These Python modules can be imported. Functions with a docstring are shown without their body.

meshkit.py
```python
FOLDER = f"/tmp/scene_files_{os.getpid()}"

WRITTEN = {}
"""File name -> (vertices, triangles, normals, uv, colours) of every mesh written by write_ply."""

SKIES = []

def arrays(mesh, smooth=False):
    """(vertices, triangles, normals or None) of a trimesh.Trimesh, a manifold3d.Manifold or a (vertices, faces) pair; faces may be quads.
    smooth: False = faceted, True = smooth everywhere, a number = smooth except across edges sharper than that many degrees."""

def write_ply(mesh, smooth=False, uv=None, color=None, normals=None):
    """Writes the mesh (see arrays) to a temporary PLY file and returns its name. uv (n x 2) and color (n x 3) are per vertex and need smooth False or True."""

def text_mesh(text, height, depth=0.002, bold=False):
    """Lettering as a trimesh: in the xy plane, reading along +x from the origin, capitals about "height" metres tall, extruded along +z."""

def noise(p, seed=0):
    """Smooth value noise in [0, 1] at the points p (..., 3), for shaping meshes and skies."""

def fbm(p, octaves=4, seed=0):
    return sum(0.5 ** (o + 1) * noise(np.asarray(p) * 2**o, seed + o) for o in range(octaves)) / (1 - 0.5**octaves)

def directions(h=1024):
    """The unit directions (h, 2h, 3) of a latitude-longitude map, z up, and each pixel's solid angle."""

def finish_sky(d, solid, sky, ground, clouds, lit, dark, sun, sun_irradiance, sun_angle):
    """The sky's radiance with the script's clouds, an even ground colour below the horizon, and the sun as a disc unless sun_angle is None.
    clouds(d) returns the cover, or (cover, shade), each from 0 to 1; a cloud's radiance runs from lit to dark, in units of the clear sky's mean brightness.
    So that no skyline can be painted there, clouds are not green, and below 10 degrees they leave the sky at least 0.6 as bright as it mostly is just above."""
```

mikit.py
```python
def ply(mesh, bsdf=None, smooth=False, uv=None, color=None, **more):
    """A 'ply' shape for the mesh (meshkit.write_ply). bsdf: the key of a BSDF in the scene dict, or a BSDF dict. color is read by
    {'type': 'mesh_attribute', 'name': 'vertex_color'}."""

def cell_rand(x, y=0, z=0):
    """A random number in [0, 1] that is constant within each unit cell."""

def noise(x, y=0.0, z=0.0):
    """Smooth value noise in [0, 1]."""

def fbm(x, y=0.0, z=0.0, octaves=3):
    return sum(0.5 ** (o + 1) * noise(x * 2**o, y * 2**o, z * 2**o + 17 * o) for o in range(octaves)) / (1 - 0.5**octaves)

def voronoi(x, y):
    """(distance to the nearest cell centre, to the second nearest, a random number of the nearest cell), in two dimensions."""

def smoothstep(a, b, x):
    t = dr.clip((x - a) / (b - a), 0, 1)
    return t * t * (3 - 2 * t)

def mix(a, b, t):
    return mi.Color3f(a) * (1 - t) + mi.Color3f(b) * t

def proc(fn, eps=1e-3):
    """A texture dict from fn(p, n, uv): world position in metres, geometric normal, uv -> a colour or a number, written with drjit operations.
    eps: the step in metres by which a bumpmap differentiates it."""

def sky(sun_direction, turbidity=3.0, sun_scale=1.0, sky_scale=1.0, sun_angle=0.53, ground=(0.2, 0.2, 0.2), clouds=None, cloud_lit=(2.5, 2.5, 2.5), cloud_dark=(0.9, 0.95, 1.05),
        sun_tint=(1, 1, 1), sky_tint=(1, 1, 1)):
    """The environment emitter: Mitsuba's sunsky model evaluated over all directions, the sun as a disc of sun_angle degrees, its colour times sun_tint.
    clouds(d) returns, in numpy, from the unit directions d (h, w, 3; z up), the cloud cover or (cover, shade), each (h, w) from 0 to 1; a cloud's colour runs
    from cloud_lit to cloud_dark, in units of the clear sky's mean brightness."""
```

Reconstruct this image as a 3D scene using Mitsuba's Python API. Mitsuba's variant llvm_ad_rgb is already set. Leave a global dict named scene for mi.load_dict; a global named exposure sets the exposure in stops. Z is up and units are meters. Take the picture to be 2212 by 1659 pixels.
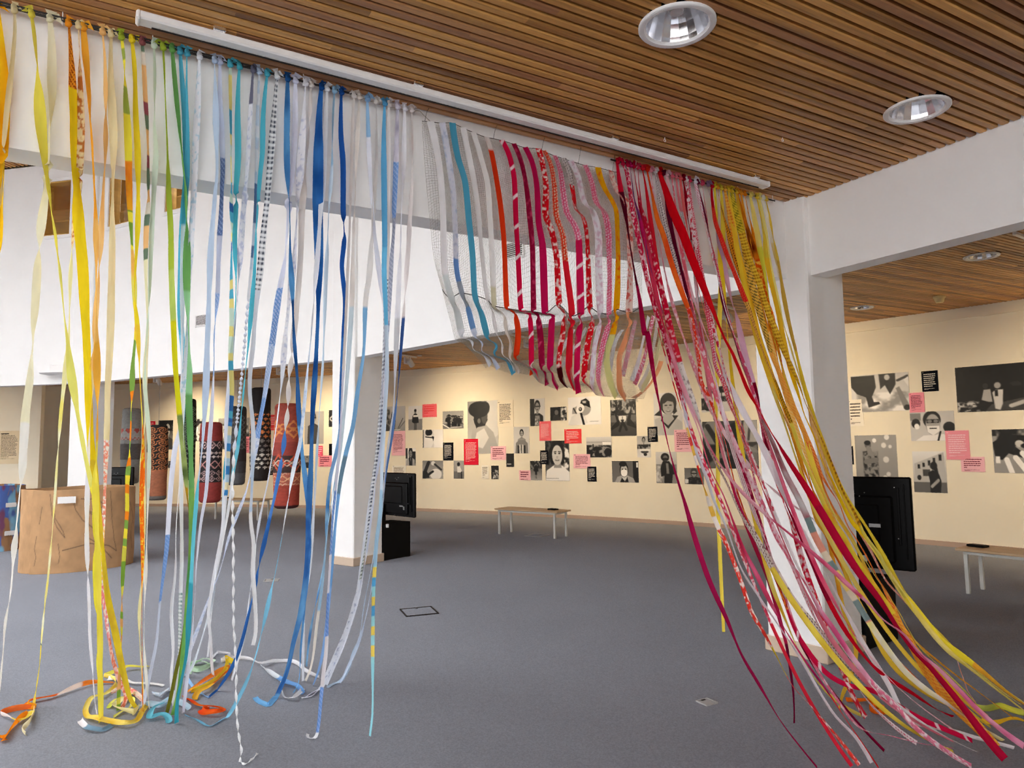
import math, random
import numpy as np, trimesh, drjit as dr, mitsuba as mi, mikit, meshkit
from shapely.geometry import Polygon, Point, LineString, box as sbox
from scipy.interpolate import PchipInterpolator
random.seed(7)
scene, labels = {}, {}

# ---------------------------------------------------------------- camera, sky, exposure
FOCAL, PITCH, ROLL = 1527.289, 0.08651, -0.014124
cp, sp, cr_, sr_ = math.cos(PITCH), math.sin(PITCH), math.cos(ROLL), math.sin(ROLL)
RIGHT_V = np.array([cr_, -sp * sr_, cp * sr_]); UP_V = np.array([-sr_, -sp * cr_, cp * cr_]); FWD = np.array([0, cp, sp])
M4 = np.eye(4); M4[:3, 0], M4[:3, 1], M4[:3, 2], M4[:3, 3] = -RIGHT_V, UP_V, FWD, [0, 0, 1.55]
scene['camera'] = {'type': 'perspective', 'fov': math.degrees(2 * math.atan(1106 / FOCAL)), 'fov_axis': 'x',
                   'near_clip': .05, 'far_clip': 200., 'to_world': mi.ScalarTransform4f(M4)}
SKY_SCALE, SPOT_POWER = 1.0, .6
def overcast(d):
    return np.full(d.shape[:2], .97), .25 + .35 * meshkit.fbm(d * 3.0, 3, seed=5)
scene['sky'] = mikit.sky([-.55, -.35, .75], turbidity=4, sun_scale=0.0, sky_scale=SKY_SCALE, clouds=overcast,
                         cloud_lit=(1.45, 1.45, 1.45), cloud_dark=(.95, .97, 1.0), ground=(.72, .71, .69))
exposure = 5.42

# ---------------------------------------------------------------- building frame (metres)
C = np.array([-15.148, -7.753])                 # centre of the round building
R_IN, R_OUT = 21.6, 28.106                      # ring of columns, gallery's outer wall
Z_BEAM, Z_CEIL, Z_GAL, Z_TOP = 2.763, 3.349, 3.442, 6.87
HN = np.array([-0.5206, 0.8538]); HD = np.array([0.8538, 0.5206]); HK = 3.368   # header: normal, direction, distance
def H(s, z, o):                                 # along the header, height, distance in front of its face
    q = HD * s + HN * (HK - o); return np.array([q[0], q[1], z])
def ring(r, a, z=0.):                           # polar coordinates of the round plan
    a = math.radians(a); return np.array([C[0] + r * math.cos(a), C[1] + r * math.sin(a), z])
COL0, STEP, COLW = 36.54, 16.22, 1.22
def lin(c):
    c = np.asarray(c, float) / 255.; return np.where(c <= .04045, c / 12.92, ((c + .055) / 1.055) ** 2.4)

# ---------------------------------------------------------------- materials
def rgb(*c): return {'type': 'rgb', 'value': [float(x) for x in lin(c)]}
def mat(name, col, rough=.6, **k):
    scene[name] = {'type': 'twosided', 'b': {'type': 'principled', 'base_color': col if isinstance(col, dict) else rgb(*col), 'roughness': rough, **k}}
    return name
mat('mat_white', mikit.proc(lambda p, n, uv: mikit.mix((.80, .79, .775), (.835, .825, .81), mikit.fbm(p.x * 1.3, p.y * 1.3, p.z * 1.3))), .7)
mat('mat_cream', mikit.proc(lambda p, n, uv: mikit.mix((.80, .72, .565), (.83, .75, .60), mikit.fbm(p.x * .9, p.y * .9, p.z * .9))), .75)
mat('mat_trim', (196, 176, 156), .5)
mat('mat_base_gal', (176, 150, 132), .5)
mat('mat_dark', (26, 20, 16), .9)
mat('mat_void', (8, 6, 5), .95)
mat('mat_plastic_white', (226, 224, 222), .4)
mat('mat_grey', (150, 150, 150), .5)
mat('mat_black', (7, 7, 8), .3, specular=.12)
mat('mat_black_matt', (8, 8, 9), .6, specular=.15)
mat('mat_print', {'type': 'mesh_attribute', 'name': 'vertex_color'}, .55)
mat('mat_matt', {'type': 'mesh_attribute', 'name': 'vertex_color'}, .85)
mat('mat_legs', (196, 196, 190), .35)
mat('mat_screw', (190, 190, 190), .3, metallic=1.)
scene['mat_steel'] = {'type': 'twosided', 'b': {'type': 'roughconductor', 'material': 'Al', 'alpha': .12}}
scene['mat_mirror'] = {'type': 'twosided', 'b': {'type': 'roughconductor', 'material': 'Al', 'alpha': .03}}
mat('mat_wire', (150, 141, 124), .5, metallic=.3)
mat('mat_rod', (40, 36, 34), .45, metallic=.6)
mat('mat_shade', (226, 206, 150), .5)
scene['mat_glass'] = {'type': 'thindielectric', 'int_ior': 1.5}
scene['mat_fabric'] = {'type': 'principledthin', 'base_color': {'type': 'mesh_attribute', 'name': 'vertex_color'}, 'roughness': .75, 'diff_trans': .75, 'spec_trans': 0., 'sheen': .2}
def carpet(p, n, uv):
    a = mikit.fbm(p.x * 160., p.y * 160., 0., 2); b = mikit.fbm(p.x * .8, p.y * .8, 3., 3)
    return mikit.mix((.112, .119, .141), (.212, .223, .256), a * .75 + b * .3)
mat('mat_carpet', mikit.proc(carpet), .95)
def wood(p, n, uv):
    idn = dr.floor(uv.y); v = uv.y - idn; L = uv.x
    bd = dr.floor((L + 2.6 * mikit.cell_rand(idn, 3, 1)) / 2.7)
    t = mikit.cell_rand(idn, bd, 7); t2 = mikit.cell_rand(idn, bd, 11)
    g = mikit.fbm(L * 1.6 + t * 50., v * 3.2 + idn * 7.31, t2 * 9., 3)
    f = mikit.fbm(L * 5. + idn * 3., v * 22. + idn * 1.7, 0., 2)
    k = dr.clip(.12 + t * .8 + (g - .5) * .8 + (f - .5) * .3, 0., 1.)
    c = mikit.mix((.165, .056, .011), (.68, .345, .095), k)
    return mikit.mix(c, mi.Color3f(.46, .215, .105), dr.select(t2 > .78, .5, 0.))
mat('mat_wood', mikit.proc(wood), .42)
def ply_wood(p, n, uv):
    g = mikit.fbm(p.x * 2., p.y * 2., p.z * 14., 3)
    return mikit.mix((.40, .21, .035), (.62, .37, .085), g)
mat('mat_plywood', mikit.proc(ply_wood), .5)
def bench_wood(p, n, uv):
    g = mikit.fbm(uv.x * 3., uv.y * 60., 1., 3)
    return mikit.mix((.50, .33, .18), (.66, .47, .28), g)
mat('mat_bench', mikit.proc(bench_wood), .45)

# ---------------------------------------------------------------- helpers
taken = {}
def numbered(name, parent=None):
    full = f'{parent}__{name}' if parent else name
    k = taken.get(full, 0); taken[full] = k + 1
    return full if k == 0 else f'{full}_{k:03d}'
def put(name, mesh, m, parent=None, smooth=False, **k):
    key = numbered(name, parent); scene[key] = mikit.ply(mesh, m, smooth, **k); return key
def tag(key, label, cat=None, group=None, kind=None):
    d = {'label': label}
    if cat: d['category'] = cat
    if group: d['group'] = group
    if kind: d['kind'] = kind
    labels[key] = d; return key
def thing(name, label, cat, group=None): return tag(numbered(name), label, cat, group)
def struct(key, label=None): labels[key] = {'kind': 'structure', **({'label': label} if label else {})}; return key
cat_ = trimesh.util.concatenate
def frame(o, ux, uy, uz):
    m = np.eye(4); m[:3, 0], m[:3, 1], m[:3, 2], m[:3, 3] = ux, uy, uz, o; return m
def cham_box(lx, ly, lz, c=.004):
    """box with chamfered edges, centred"""
    pts = []
    for s in np.ndindex(2, 2, 2):
        q = (np.array(s) * 2 - 1) * np.array([lx, ly, lz]) / 2
        for ax in range(3):
            w = q.copy()
            for b in range(3):
                if b != ax: w[b] -= np.sign(q[b]) * min(c, [lx, ly, lz][b] * .45)
            pts.append(w)
    return trimesh.convex.convex_hull(np.array(pts))
def obox(o, ux, uy, lx, ly, lz, c=.004):        # oriented chamfered box; o = centre
    ux = np.array(ux, float) / np.linalg.norm(ux); uy = np.array(uy, float); uy = uy - ux * (uy @ ux); uy /= np.linalg.norm(uy)
    m = cham_box(lx, ly, lz, c) if c else trimesh.creation.box([lx, ly, lz])
    m.apply_transform(frame(o, ux, uy, np.cross(ux, uy))); return m
def tube(pts, r, n=8):
    pts = np.asarray(pts, float); t = np.gradient(pts, axis=0); t /= np.linalg.norm(t, axis=1)[:, None] + 1e-12
    a = np.cross(t, [0, 0, 1.]); bad = np.linalg.norm(a, axis=1) < .05; a[bad] = np.cross(t[bad], [1., 0, 0]); a /= np.linalg.norm(a, axis=1)[:, None]
    b = np.cross(t, a); an = np.arange(n) * 2 * np.pi / n; r = np.broadcast_to(r, (len(pts),))
    v = pts[:, None] + r[:, None, None] * (np.cos(an)[None, :, None] * a[:, None] + np.sin(an)[None, :, None] * b[:, None])
    i, j = np.meshgrid(np.arange(len(pts) - 1), np.arange(n), indexing='ij')
    f = np.stack([i * n + j, i * n + (j + 1) % n, (i + 1) * n + (j + 1) % n, (i + 1) * n + j], -1).reshape(-1, 4)
    f = np.vstack([f[:, [0, 1, 2]], f[:, [0, 2, 3]]]); v = v.reshape(-1, 3)
    c0, c1 = len(v), len(v) + 1; e = (len(pts) - 1) * n; k = np.arange(n)
    f = np.vstack([f, np.stack([k * 0 + c0, (k + 1) % n, k], 1), np.stack([k * 0 + c1, e + k, e + (k + 1) % n], 1)])
    return trimesh.Trimesh(np.vstack([v, pts[0], pts[-1]]), f, process=False)
def lathe(prof, n=32, closed=False):
    prof = np.asarray(prof, float); an = np.arange(n) * 2 * np.pi / n
    v = np.stack([prof[:, None, 0] * np.cos(an), prof[:, None, 0] * np.sin(an), np.repeat(prof[:, 1:2], n, 1)], -1)
    i, j = np.meshgrid(np.arange(len(prof) - 1), np.arange(n), indexing='ij')
    f = np.stack([i * n + j, i * n + (j + 1) % n, (i + 1) * n + (j + 1) % n, (i + 1) * n + j], -1).reshape(-1, 4)
    return trimesh.Trimesh(v.reshape(-1, 3), np.vstack([f[:, [0, 1, 2]], f[:, [0, 2, 3]]]), process=False)
def at(m, o): m.apply_translation(o); return m
def slab(poly, z0, z1):
    parts = [trimesh.creation.extrude_polygon(g, z1 - z0, engine='earcut') for g in getattr(poly, 'geoms', [poly]) if g.area > 1e-4]
    return at(cat_(parts), [0, 0, z0])
def arc(r, a0, a1, n=60): return [tuple(ring(r, a)[:2]) for a in np.linspace(a0, a1, n)]
def hp(s, o): return tuple(H(s, 0, o)[:2])
def wall_panel(p0, p1, z0, z1, th, holes=(), side=1):
    """vertical wall from p0 to p1 (plan points), thickness th to the outer side, holes in (u0,u1,z0,z1)"""
    p0, p1 = np.array(p0), np.array(p1); L = np.linalg.norm(p1 - p0); u = (p1 - p0) / L; nn = np.array([u[1], -u[0]]) * side
    g = sbox(0, z0, L, z1)
    for h in holes: g = g.difference(sbox(h[0], h[2], h[1], h[3]))
    m = trimesh.creation.extrude_polygon(g, th, engine='earcut')      # x=u, y=z, z=thickness
    v = m.vertices.copy(); w = np.zeros_like(v)
    w[:, :2] = p0 + v[:, :1] * u + v[:, 2:3] * nn; w[:, 2] = v[:, 1]
    m = trimesh.Trimesh(w, m.faces, process=False); m.fix_normals(); return m

# ================================================================ SETTING
A_LO, A_HI = 8., 128.
plan = Polygon([hp(-9, 6.8), hp(13, 6.8)] + arc(R_OUT + .25, 5, 131, 90) + [hp(-9, -16)]).convex_hull
struct(put('floor', slab(plan, -.12, 0), 'mat_carpet'), 'blue grey carpet')
# gallery's outer wall and its base
outer = Polygon(arc(R_OUT, A_LO, A_HI, 120) + arc(R_OUT + .2, A_HI, A_LO, 120))
struct(put('wall_gallery', slab(outer, 0, 3.75), 'mat_cream', smooth=30), 'cream curved gallery wall')
bb = Polygon(arc(R_OUT - .015, A_LO, A_HI, 120) + arc(R_OUT, A_HI, A_LO, 120))
struct(put('baseboard_gallery', slab(bb, 0, .072), 'mat_base_gal', smooth=30))
corn = Polygon(arc(R_OUT - .03, A_LO, A_HI, 120) + arc(R_OUT, A_HI, A_LO, 120))
struct(put('trim_1', slab(corn, Z_GAL - .16, Z_GAL - .145), 'mat_cream', smooth=30))
# partition at the far left of the gallery
pw = wall_panel(ring(25.4, 94)[:2], ring(25.4, 82.0)[:2], 0, Z_GAL, .12, side=-1)
struct(put('wall_partition', pw, 'mat_cream'))

# ring walls between the columns
def col_ang(k): return COL0 + STEP * k
WIN = {}
def seg_pts(k):
    return ring(R_IN, col_ang(k) + COLW)[:2], ring(R_IN, col_ang(k + 1))[:2]
def seg_u(k, a):                                   # distance along the segment for a polar angle
    p0, p1 = seg_pts(k); u = (p1 - p0) / np.linalg.norm(p1 - p0); q = np.array([math.cos(math.radians(a)), math.sin(math.radians(a))])
    A = np.array([[q[0], -u[0]], [q[1], -u[1]]]); return np.linalg.solve(A, p0 - C)[1]
WINDOWS = [(1, 63.15), (1, 67.3), (2, 71.5), (2, 75.7), (2, 79.9)]
WZ0, WZ1, WHW = 5.5, 6.52, .30
names = {-1: 'wall_beam_right', 0: 'wall_court_right', 1: 'wall_court_middle', 2: 'wall_court_left', 3: 'wall_court_far_left', 4: 'wall_court_farthest_left'}
for k in range(-1, 5):
    p0, p1 = seg_pts(k); top = 3.75 if k < 0 else Z_TOP
    holes = [(seg_u(k, a) - WHW, seg_u(k, a) + WHW, WZ0, WZ1) for kk, a in WINDOWS if kk == k]
    struct(put(names[k], wall_panel(p0, p1, Z_BEAM, top, .17, holes, side=1), 'mat_white'), 'white wall above the column line')
# header wall that the cloth hangs from
S_END = 4.56
hw = wall_panel(hp(-9, 0), hp(S_END, 0), Z_BEAM, Z_TOP, .17, side=-1)
struct(put('wall_header', hw, 'mat_white'), 'white header wall')

# columns (radial boxes) with timber base
for k in range(-1, 6):
    a0 = col_ang(k); am = a0 + COLW / 2; er = ring(1, am)[:2] - C; et = np.array([-er[1], er[0]])
    top = 3.6 if k < 0 else Z_TOP
    w = 21.55 * math.radians(COLW)
    names_c = {-1: 'white column beyond the right edge', 0: 'white column nearest the camera, behind the slanting yellow and red ribbons', 1: 'white column in the middle of the room beside a television',
               2: 'white column farthest left, behind the brown paper roll', 3: 'white column outside the left edge', 4: 'white column far outside the left edge', 5: 'white column beyond the left windows'}
    t = thing('column', names_c[k], 'column')
    put('shaft', obox([*(C + er * 21.805), top / 2], [*er, 0], [*et, 0], .51, w, top, .012), 'mat_white', t)
    put('baseboard', obox([*(C + er * 21.805), .055], [*er, 0], [*et, 0], .545, w + .035, .11, .006), 'mat_trim', t)

# windows high in the court wall: casing, sash, pane and a plywood-lined room behind
for i, (k, a) in enumerate(WINDOWS):
    p0, p1 = seg_pts(k); u = (p1 - p0) / np.linalg.norm(p1 - p0); nn = np.array([u[1], -u[0]]); cu = seg_u(k, a)
    key = f'window_{i + 1}'
    def bar(uc, zc, lu, lz, dep, off): return obox([*(p0 + u * (cu + uc) + nn * off), zc], [*u, 0], [*nn, 0], lu, dep, lz, .004)
    zc, hh = (WZ0 + WZ1) / 2, (WZ1 - WZ0) / 2
    fr = cat_([bar(s * (WHW + .03), zc, .06, 2 * hh + .12, .05, -.012) for s in (-1, 1)] + [bar(0, zc + s * (hh + .03), 2 * WHW, .06, .05, -.012) for s in (-1, 1)])
    struct(put(key, fr, 'mat_white'))
    rim = cat_([bar(s * (WHW - .012), zc, .024, 2 * hh, .19, .08) for s in (-1, 1)] + [bar(0, zc + s * (hh - .012), 2 * WHW - .05, .024, .19, .08) for s in (-1, 1)])
    put('reveal', rim, 'mat_plywood', key)
    put('pane', bar(0, zc, 2 * WHW - .05, 2 * hh - .05, .004, .12), 'mat_glass', key)
    put('lining', cat_([bar(0, zc - .15, 2.2, .03, 1.6, 1.05 - 0 * a), bar(0, zc + .75, 2.2, .03, 1.6, 1.05), bar(0, zc, 2.2, 2.4, .03, 1.85)] + [bar(s * 1.1, zc, .03, 2.4, 1.6, 1.05) for s in (-1, 1)][:0]), 'mat_plywood', key)
    put('cabinet', cat_([bar(.1, zc - .1, .7, .5, .4, 1.3), bar(.1, zc - .1, .5, .34, .02, 1.09)]), 'mat_bench', key)

# near ceiling: dark deck with timber slats
near = Polygon([hp(-9, 0), hp(-9, 6.5), hp(13, 6.5)] + arc(R_IN + .1, 0, 38, 60) + [hp(S_END, 0)]).buffer(0)
near = near.intersection(Point(*C).buffer(R_IN + .1, 256))
struct(put('ceiling', slab(near, Z_CEIL + .14, Z_CEIL + .3), 'mat_void'), 'dark deck above the slats')
DOWN = [(2.142, 1.266, .165, 'large round chrome downlight nearest the top edge'), (3.845, 1.352, .165, 'round chrome downlight at the right end of the near ceiling')]
PITCH_S, SLAT_W, SLAT_H = .0575, .0428, .055
b0, b1 = seg_pts(-1)
ub = (b1 - b0) / np.linalg.norm(b1 - b0)
def slat_mesh(p, e, t0, t1, ident, zb, cut=()):
    """pieces of one slat along direction e from plan point p; rounded lower edges; uv = (metres along, id + across)"""
    spans = [(t0, t1)]
    for (c0, c1) in cut:
        nxt = []
        for a, b in spans:
            if c1 <= a or c0 >= b: nxt.append((a, b))
            else:
                if c0 - a > .02: nxt.append((a, c0))
                if b - c1 > .02: nxt.append((c1, b))
        spans = nxt
    w, h, c = SLAT_W / 2, SLAT_H, .005
    prof = [(-w, h), (-w, c), (-w + c, 0), (w - c, 0), (w, c), (w, h)]
    per = np.array([0, .22, .28, .72, .78, 1.]); q = np.array([-e[1], e[0]])
    V, F, UV = [], [], []
    for a, b in spans:
        ts = [a, b]; k0 = len(V)
        for t in ts:
            for (x, z), s in zip(prof, per):
                V.append([*(p + e * t + q * x), zb + z]); UV.append([t, ident + .02 + .96 * s])
        for j in range(5): F += [[k0 + j, k0 + j + 1, k0 + 6 + j + 1], [k0 + j, k0 + 6 + j + 1, k0 + 6 + j]]
        F += [[k0, k0 + 6, k0 + 11], [k0, k0 + 11, k0 + 5]]
        k1 = len(V)
        for e0 in (0, 6):
            for j in range(6): V.append(V[k0 + e0 + j]); UV.append(UV[k0 + e0 + j])
        for j in range(1, 5): F += [[k1, k1 + j + 1, k1 + j], [k1 + 6, k1 + 6 + j, k1 + 6 + j + 1]]
    return V, F, UV
def slat_put(name, V, F, UV, parent, kind=None):
    key = numbered(name, parent); scene[key] = mikit.ply((np.array(V), np.array(F)), 'mat_wood', False, uv=np.array(UV))
    if kind: labels[key] = {'label': 'timber ceiling slats', 'kind': kind}
for i in range(112):
    o = .032 + PITCH_S * i
    az = math.radians(31.38 - 1.3 * min(o, 2.0)); e = np.array([math.cos(az), math.sin(az)])
    A = np.array([[e[0], -ub[0]], [e[1], -ub[1]]]); p = H(4.3 - .6 * o, 0, o)[:2]
    # pivot every slat at the right column line so that the spacing holds there
    t1, uu = np.linalg.solve(A, b1 - p)
    if uu < 0: t1 -= 0
    cut = []
    for (s, off, rr, _) in DOWN:
        c = H(s, 0, off)[:2] - p; al = c @ e; pe = c @ np.array([-e[1], e[0]])
        if abs(pe) < rr - .01: hc = math.sqrt((rr - .01) ** 2 - pe ** 2); cut.append((al - hc, al + hc))
    V, F, UV = slat_mesh(p, e, t1 - 13.5, t1 - .006, i + 3, Z_CEIL, cut)
    slat_put('slat', V, F, UV, 'ceiling')

# gallery ceiling
gal = Polygon(arc(R_IN + .15, A_LO, A_HI, 120) + arc(R_OUT + .1, A_HI, A_LO, 120))
struct(put('ceiling_gallery', slab(gal, Z_GAL + .11, Z_GAL + .3), 'mat_void'))
GAL_DOWN = [(25.018, 36.745, .165), (26.845, 41.32, .155), (26.0, 59.42, .05), (26.78, 49.46, .05)]
V, F, UV, ident = [], [], [], 1000
az = math.radians(28.6); e = np.array([math.cos(az), math.sin(az)]); q = np.array([-e[1], e[0]])
ringpoly = Polygon([tuple(x[:2]) for x in (ring(R_IN + .178, a) for a in np.linspace(12, 104, 200))] + [tuple(x[:2]) for x in (ring(R_OUT - .006, a) for a in np.linspace(104, 12, 200))])
for x in np.arange(-10, R_OUT, PITCH_S):
    ln = ringpoly.intersection(LineString([tuple(C + q * x - e * 40), tuple(C + q * x + e * 40)]))
    cut = []
    for (r, ang, rr) in GAL_DOWN:
        c = ring(r, ang)[:2] - C; al, pe = c @ e, c @ q - x
        if abs(pe) < rr - .01: hc = math.sqrt((rr - .01) ** 2 - pe ** 2); cut.append((al - hc, al + hc))
    for g in getattr(ln, 'geoms', [ln]):
        if g.geom_type != 'LineString' or g.length < .05: continue
        ts = sorted((np.array(p_[:2]) - C) @ e for p_ in g.coords)
        v, f, w = slat_mesh(C + q * x, e, ts[0], ts[-1], ident, Z_GAL, cut)
        F += [[i + len(V) for i in t] for t in f]; V += v; UV += w
    ident += 1
slat_put('slat', V, F, UV, 'ceiling_gallery', 'stuff')

# court roof: a slatted strip along the ring wall, the rest rooflights
court = Polygon([hp(-9, -.17)] + [hp(S_END, -.17)] + arc(R_IN + .17, 37, 125, 120)).buffer(0)
court = court.intersection(Polygon([hp(-9, -.17), hp(12, -.17), hp(12, -30), hp(-9, -30)]))
inner = Point(*C).buffer(R_IN - 5.0, 256)
strip = court.difference(inner)
struct(put('ceiling_court', slab(strip, Z_TOP + .06, Z_TOP + .25), 'mat_void'))
V, F, UV = [], [], []
for k in range(0, 5):
    am = col_ang(k) + COLW / 2 + STEP / 2; a = math.radians(am); e = np.array([math.cos(a), math.sin(a)]); q = np.array([-e[1], e[0]]); half = math.radians(STEP / 2)
    for x in np.arange(-3.0, 3.0, .09):
        v, f, w = slat_mesh(C + q * x, e, R_IN - 5.1, R_IN * math.cos(half) - .02, ident, Z_TOP, ()); ident += 1
        F += [[i + len(V) for i in t] for t in f]; V += v; UV += w
slat_put('slat', V, F, UV, 'ceiling_court', 'stuff')
opening = court.intersection(inner)
rl = opening.buffer(-.05)
bars = []
for s in np.arange(-8.5, 6, 1.6):
    ln = rl.intersection(sbox(-60, -60, 60, 60)).intersection(Polygon([hp(s, -.17), hp(s + .07, -.17), hp(s + .07, -30), hp(s, -30)]))
    for g in getattr(ln, 'geoms', [ln]):
        if g.geom_type == 'Polygon' and g.area > 1e-3: bars.append(slab(g, Z_TOP + .1, Z_TOP + .26))
struct(put('window_roof', cat_(bars), 'mat_white'))
put('pane', slab(rl, Z_TOP + .262, Z_TOP + .27), 'mat_glass', 'window_roof')

# glazed fronts behind the camera and at the left (daylight)
def glazed(name, P0, P1, zt, stepw=1.5, sill=0.0):
    P0, P1 = np.array(P0), np.array(P1); L = np.linalg.norm(P1 - P0); u = (P1 - P0) / L; nn = np.array([-u[1], u[0]])
    n = max(1, int(L / stepw)); w = L / n
    m = [obox([*(P0 + u * w * i), zt / 2], [*u, 0], [*nn, 0], .06, .1, zt, 0) for i in range(n + 1)]
    m += [obox([*(P0 + u * L / 2), z], [*u, 0], [*nn, 0], L, .1, .06, 0) for z in (.03, 1.05, zt - .03)]
    struct(put(name, cat_(m), 'mat_grey'))
    for i in range(n): put('pane', obox([*(P0 + u * w * (i + .5)), zt / 2], [*u, 0], [*nn, 0], w - .06, .006, zt - .06, 0), 'mat_glass', name)
glazed('window_front', hp(-9, 6.6), hp(1.0, 6.6), Z_CEIL + .1)
glazed('window_near_left', hp(-9, 0.05), hp(-9, 6.6), Z_CEIL + .1)
struct(put('wall_court_end', wall_panel(hp(-9, -14.4), hp(-9, -.17), 0, Z_TOP + .1, .15, side=1), 'mat_white'))
endw = wall_panel(hp(1.0, 6.6), hp(12.9, 6.6), 0, 3.7, .15, side=1)
struct(put('wall_end', endw, 'mat_white'))

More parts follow.
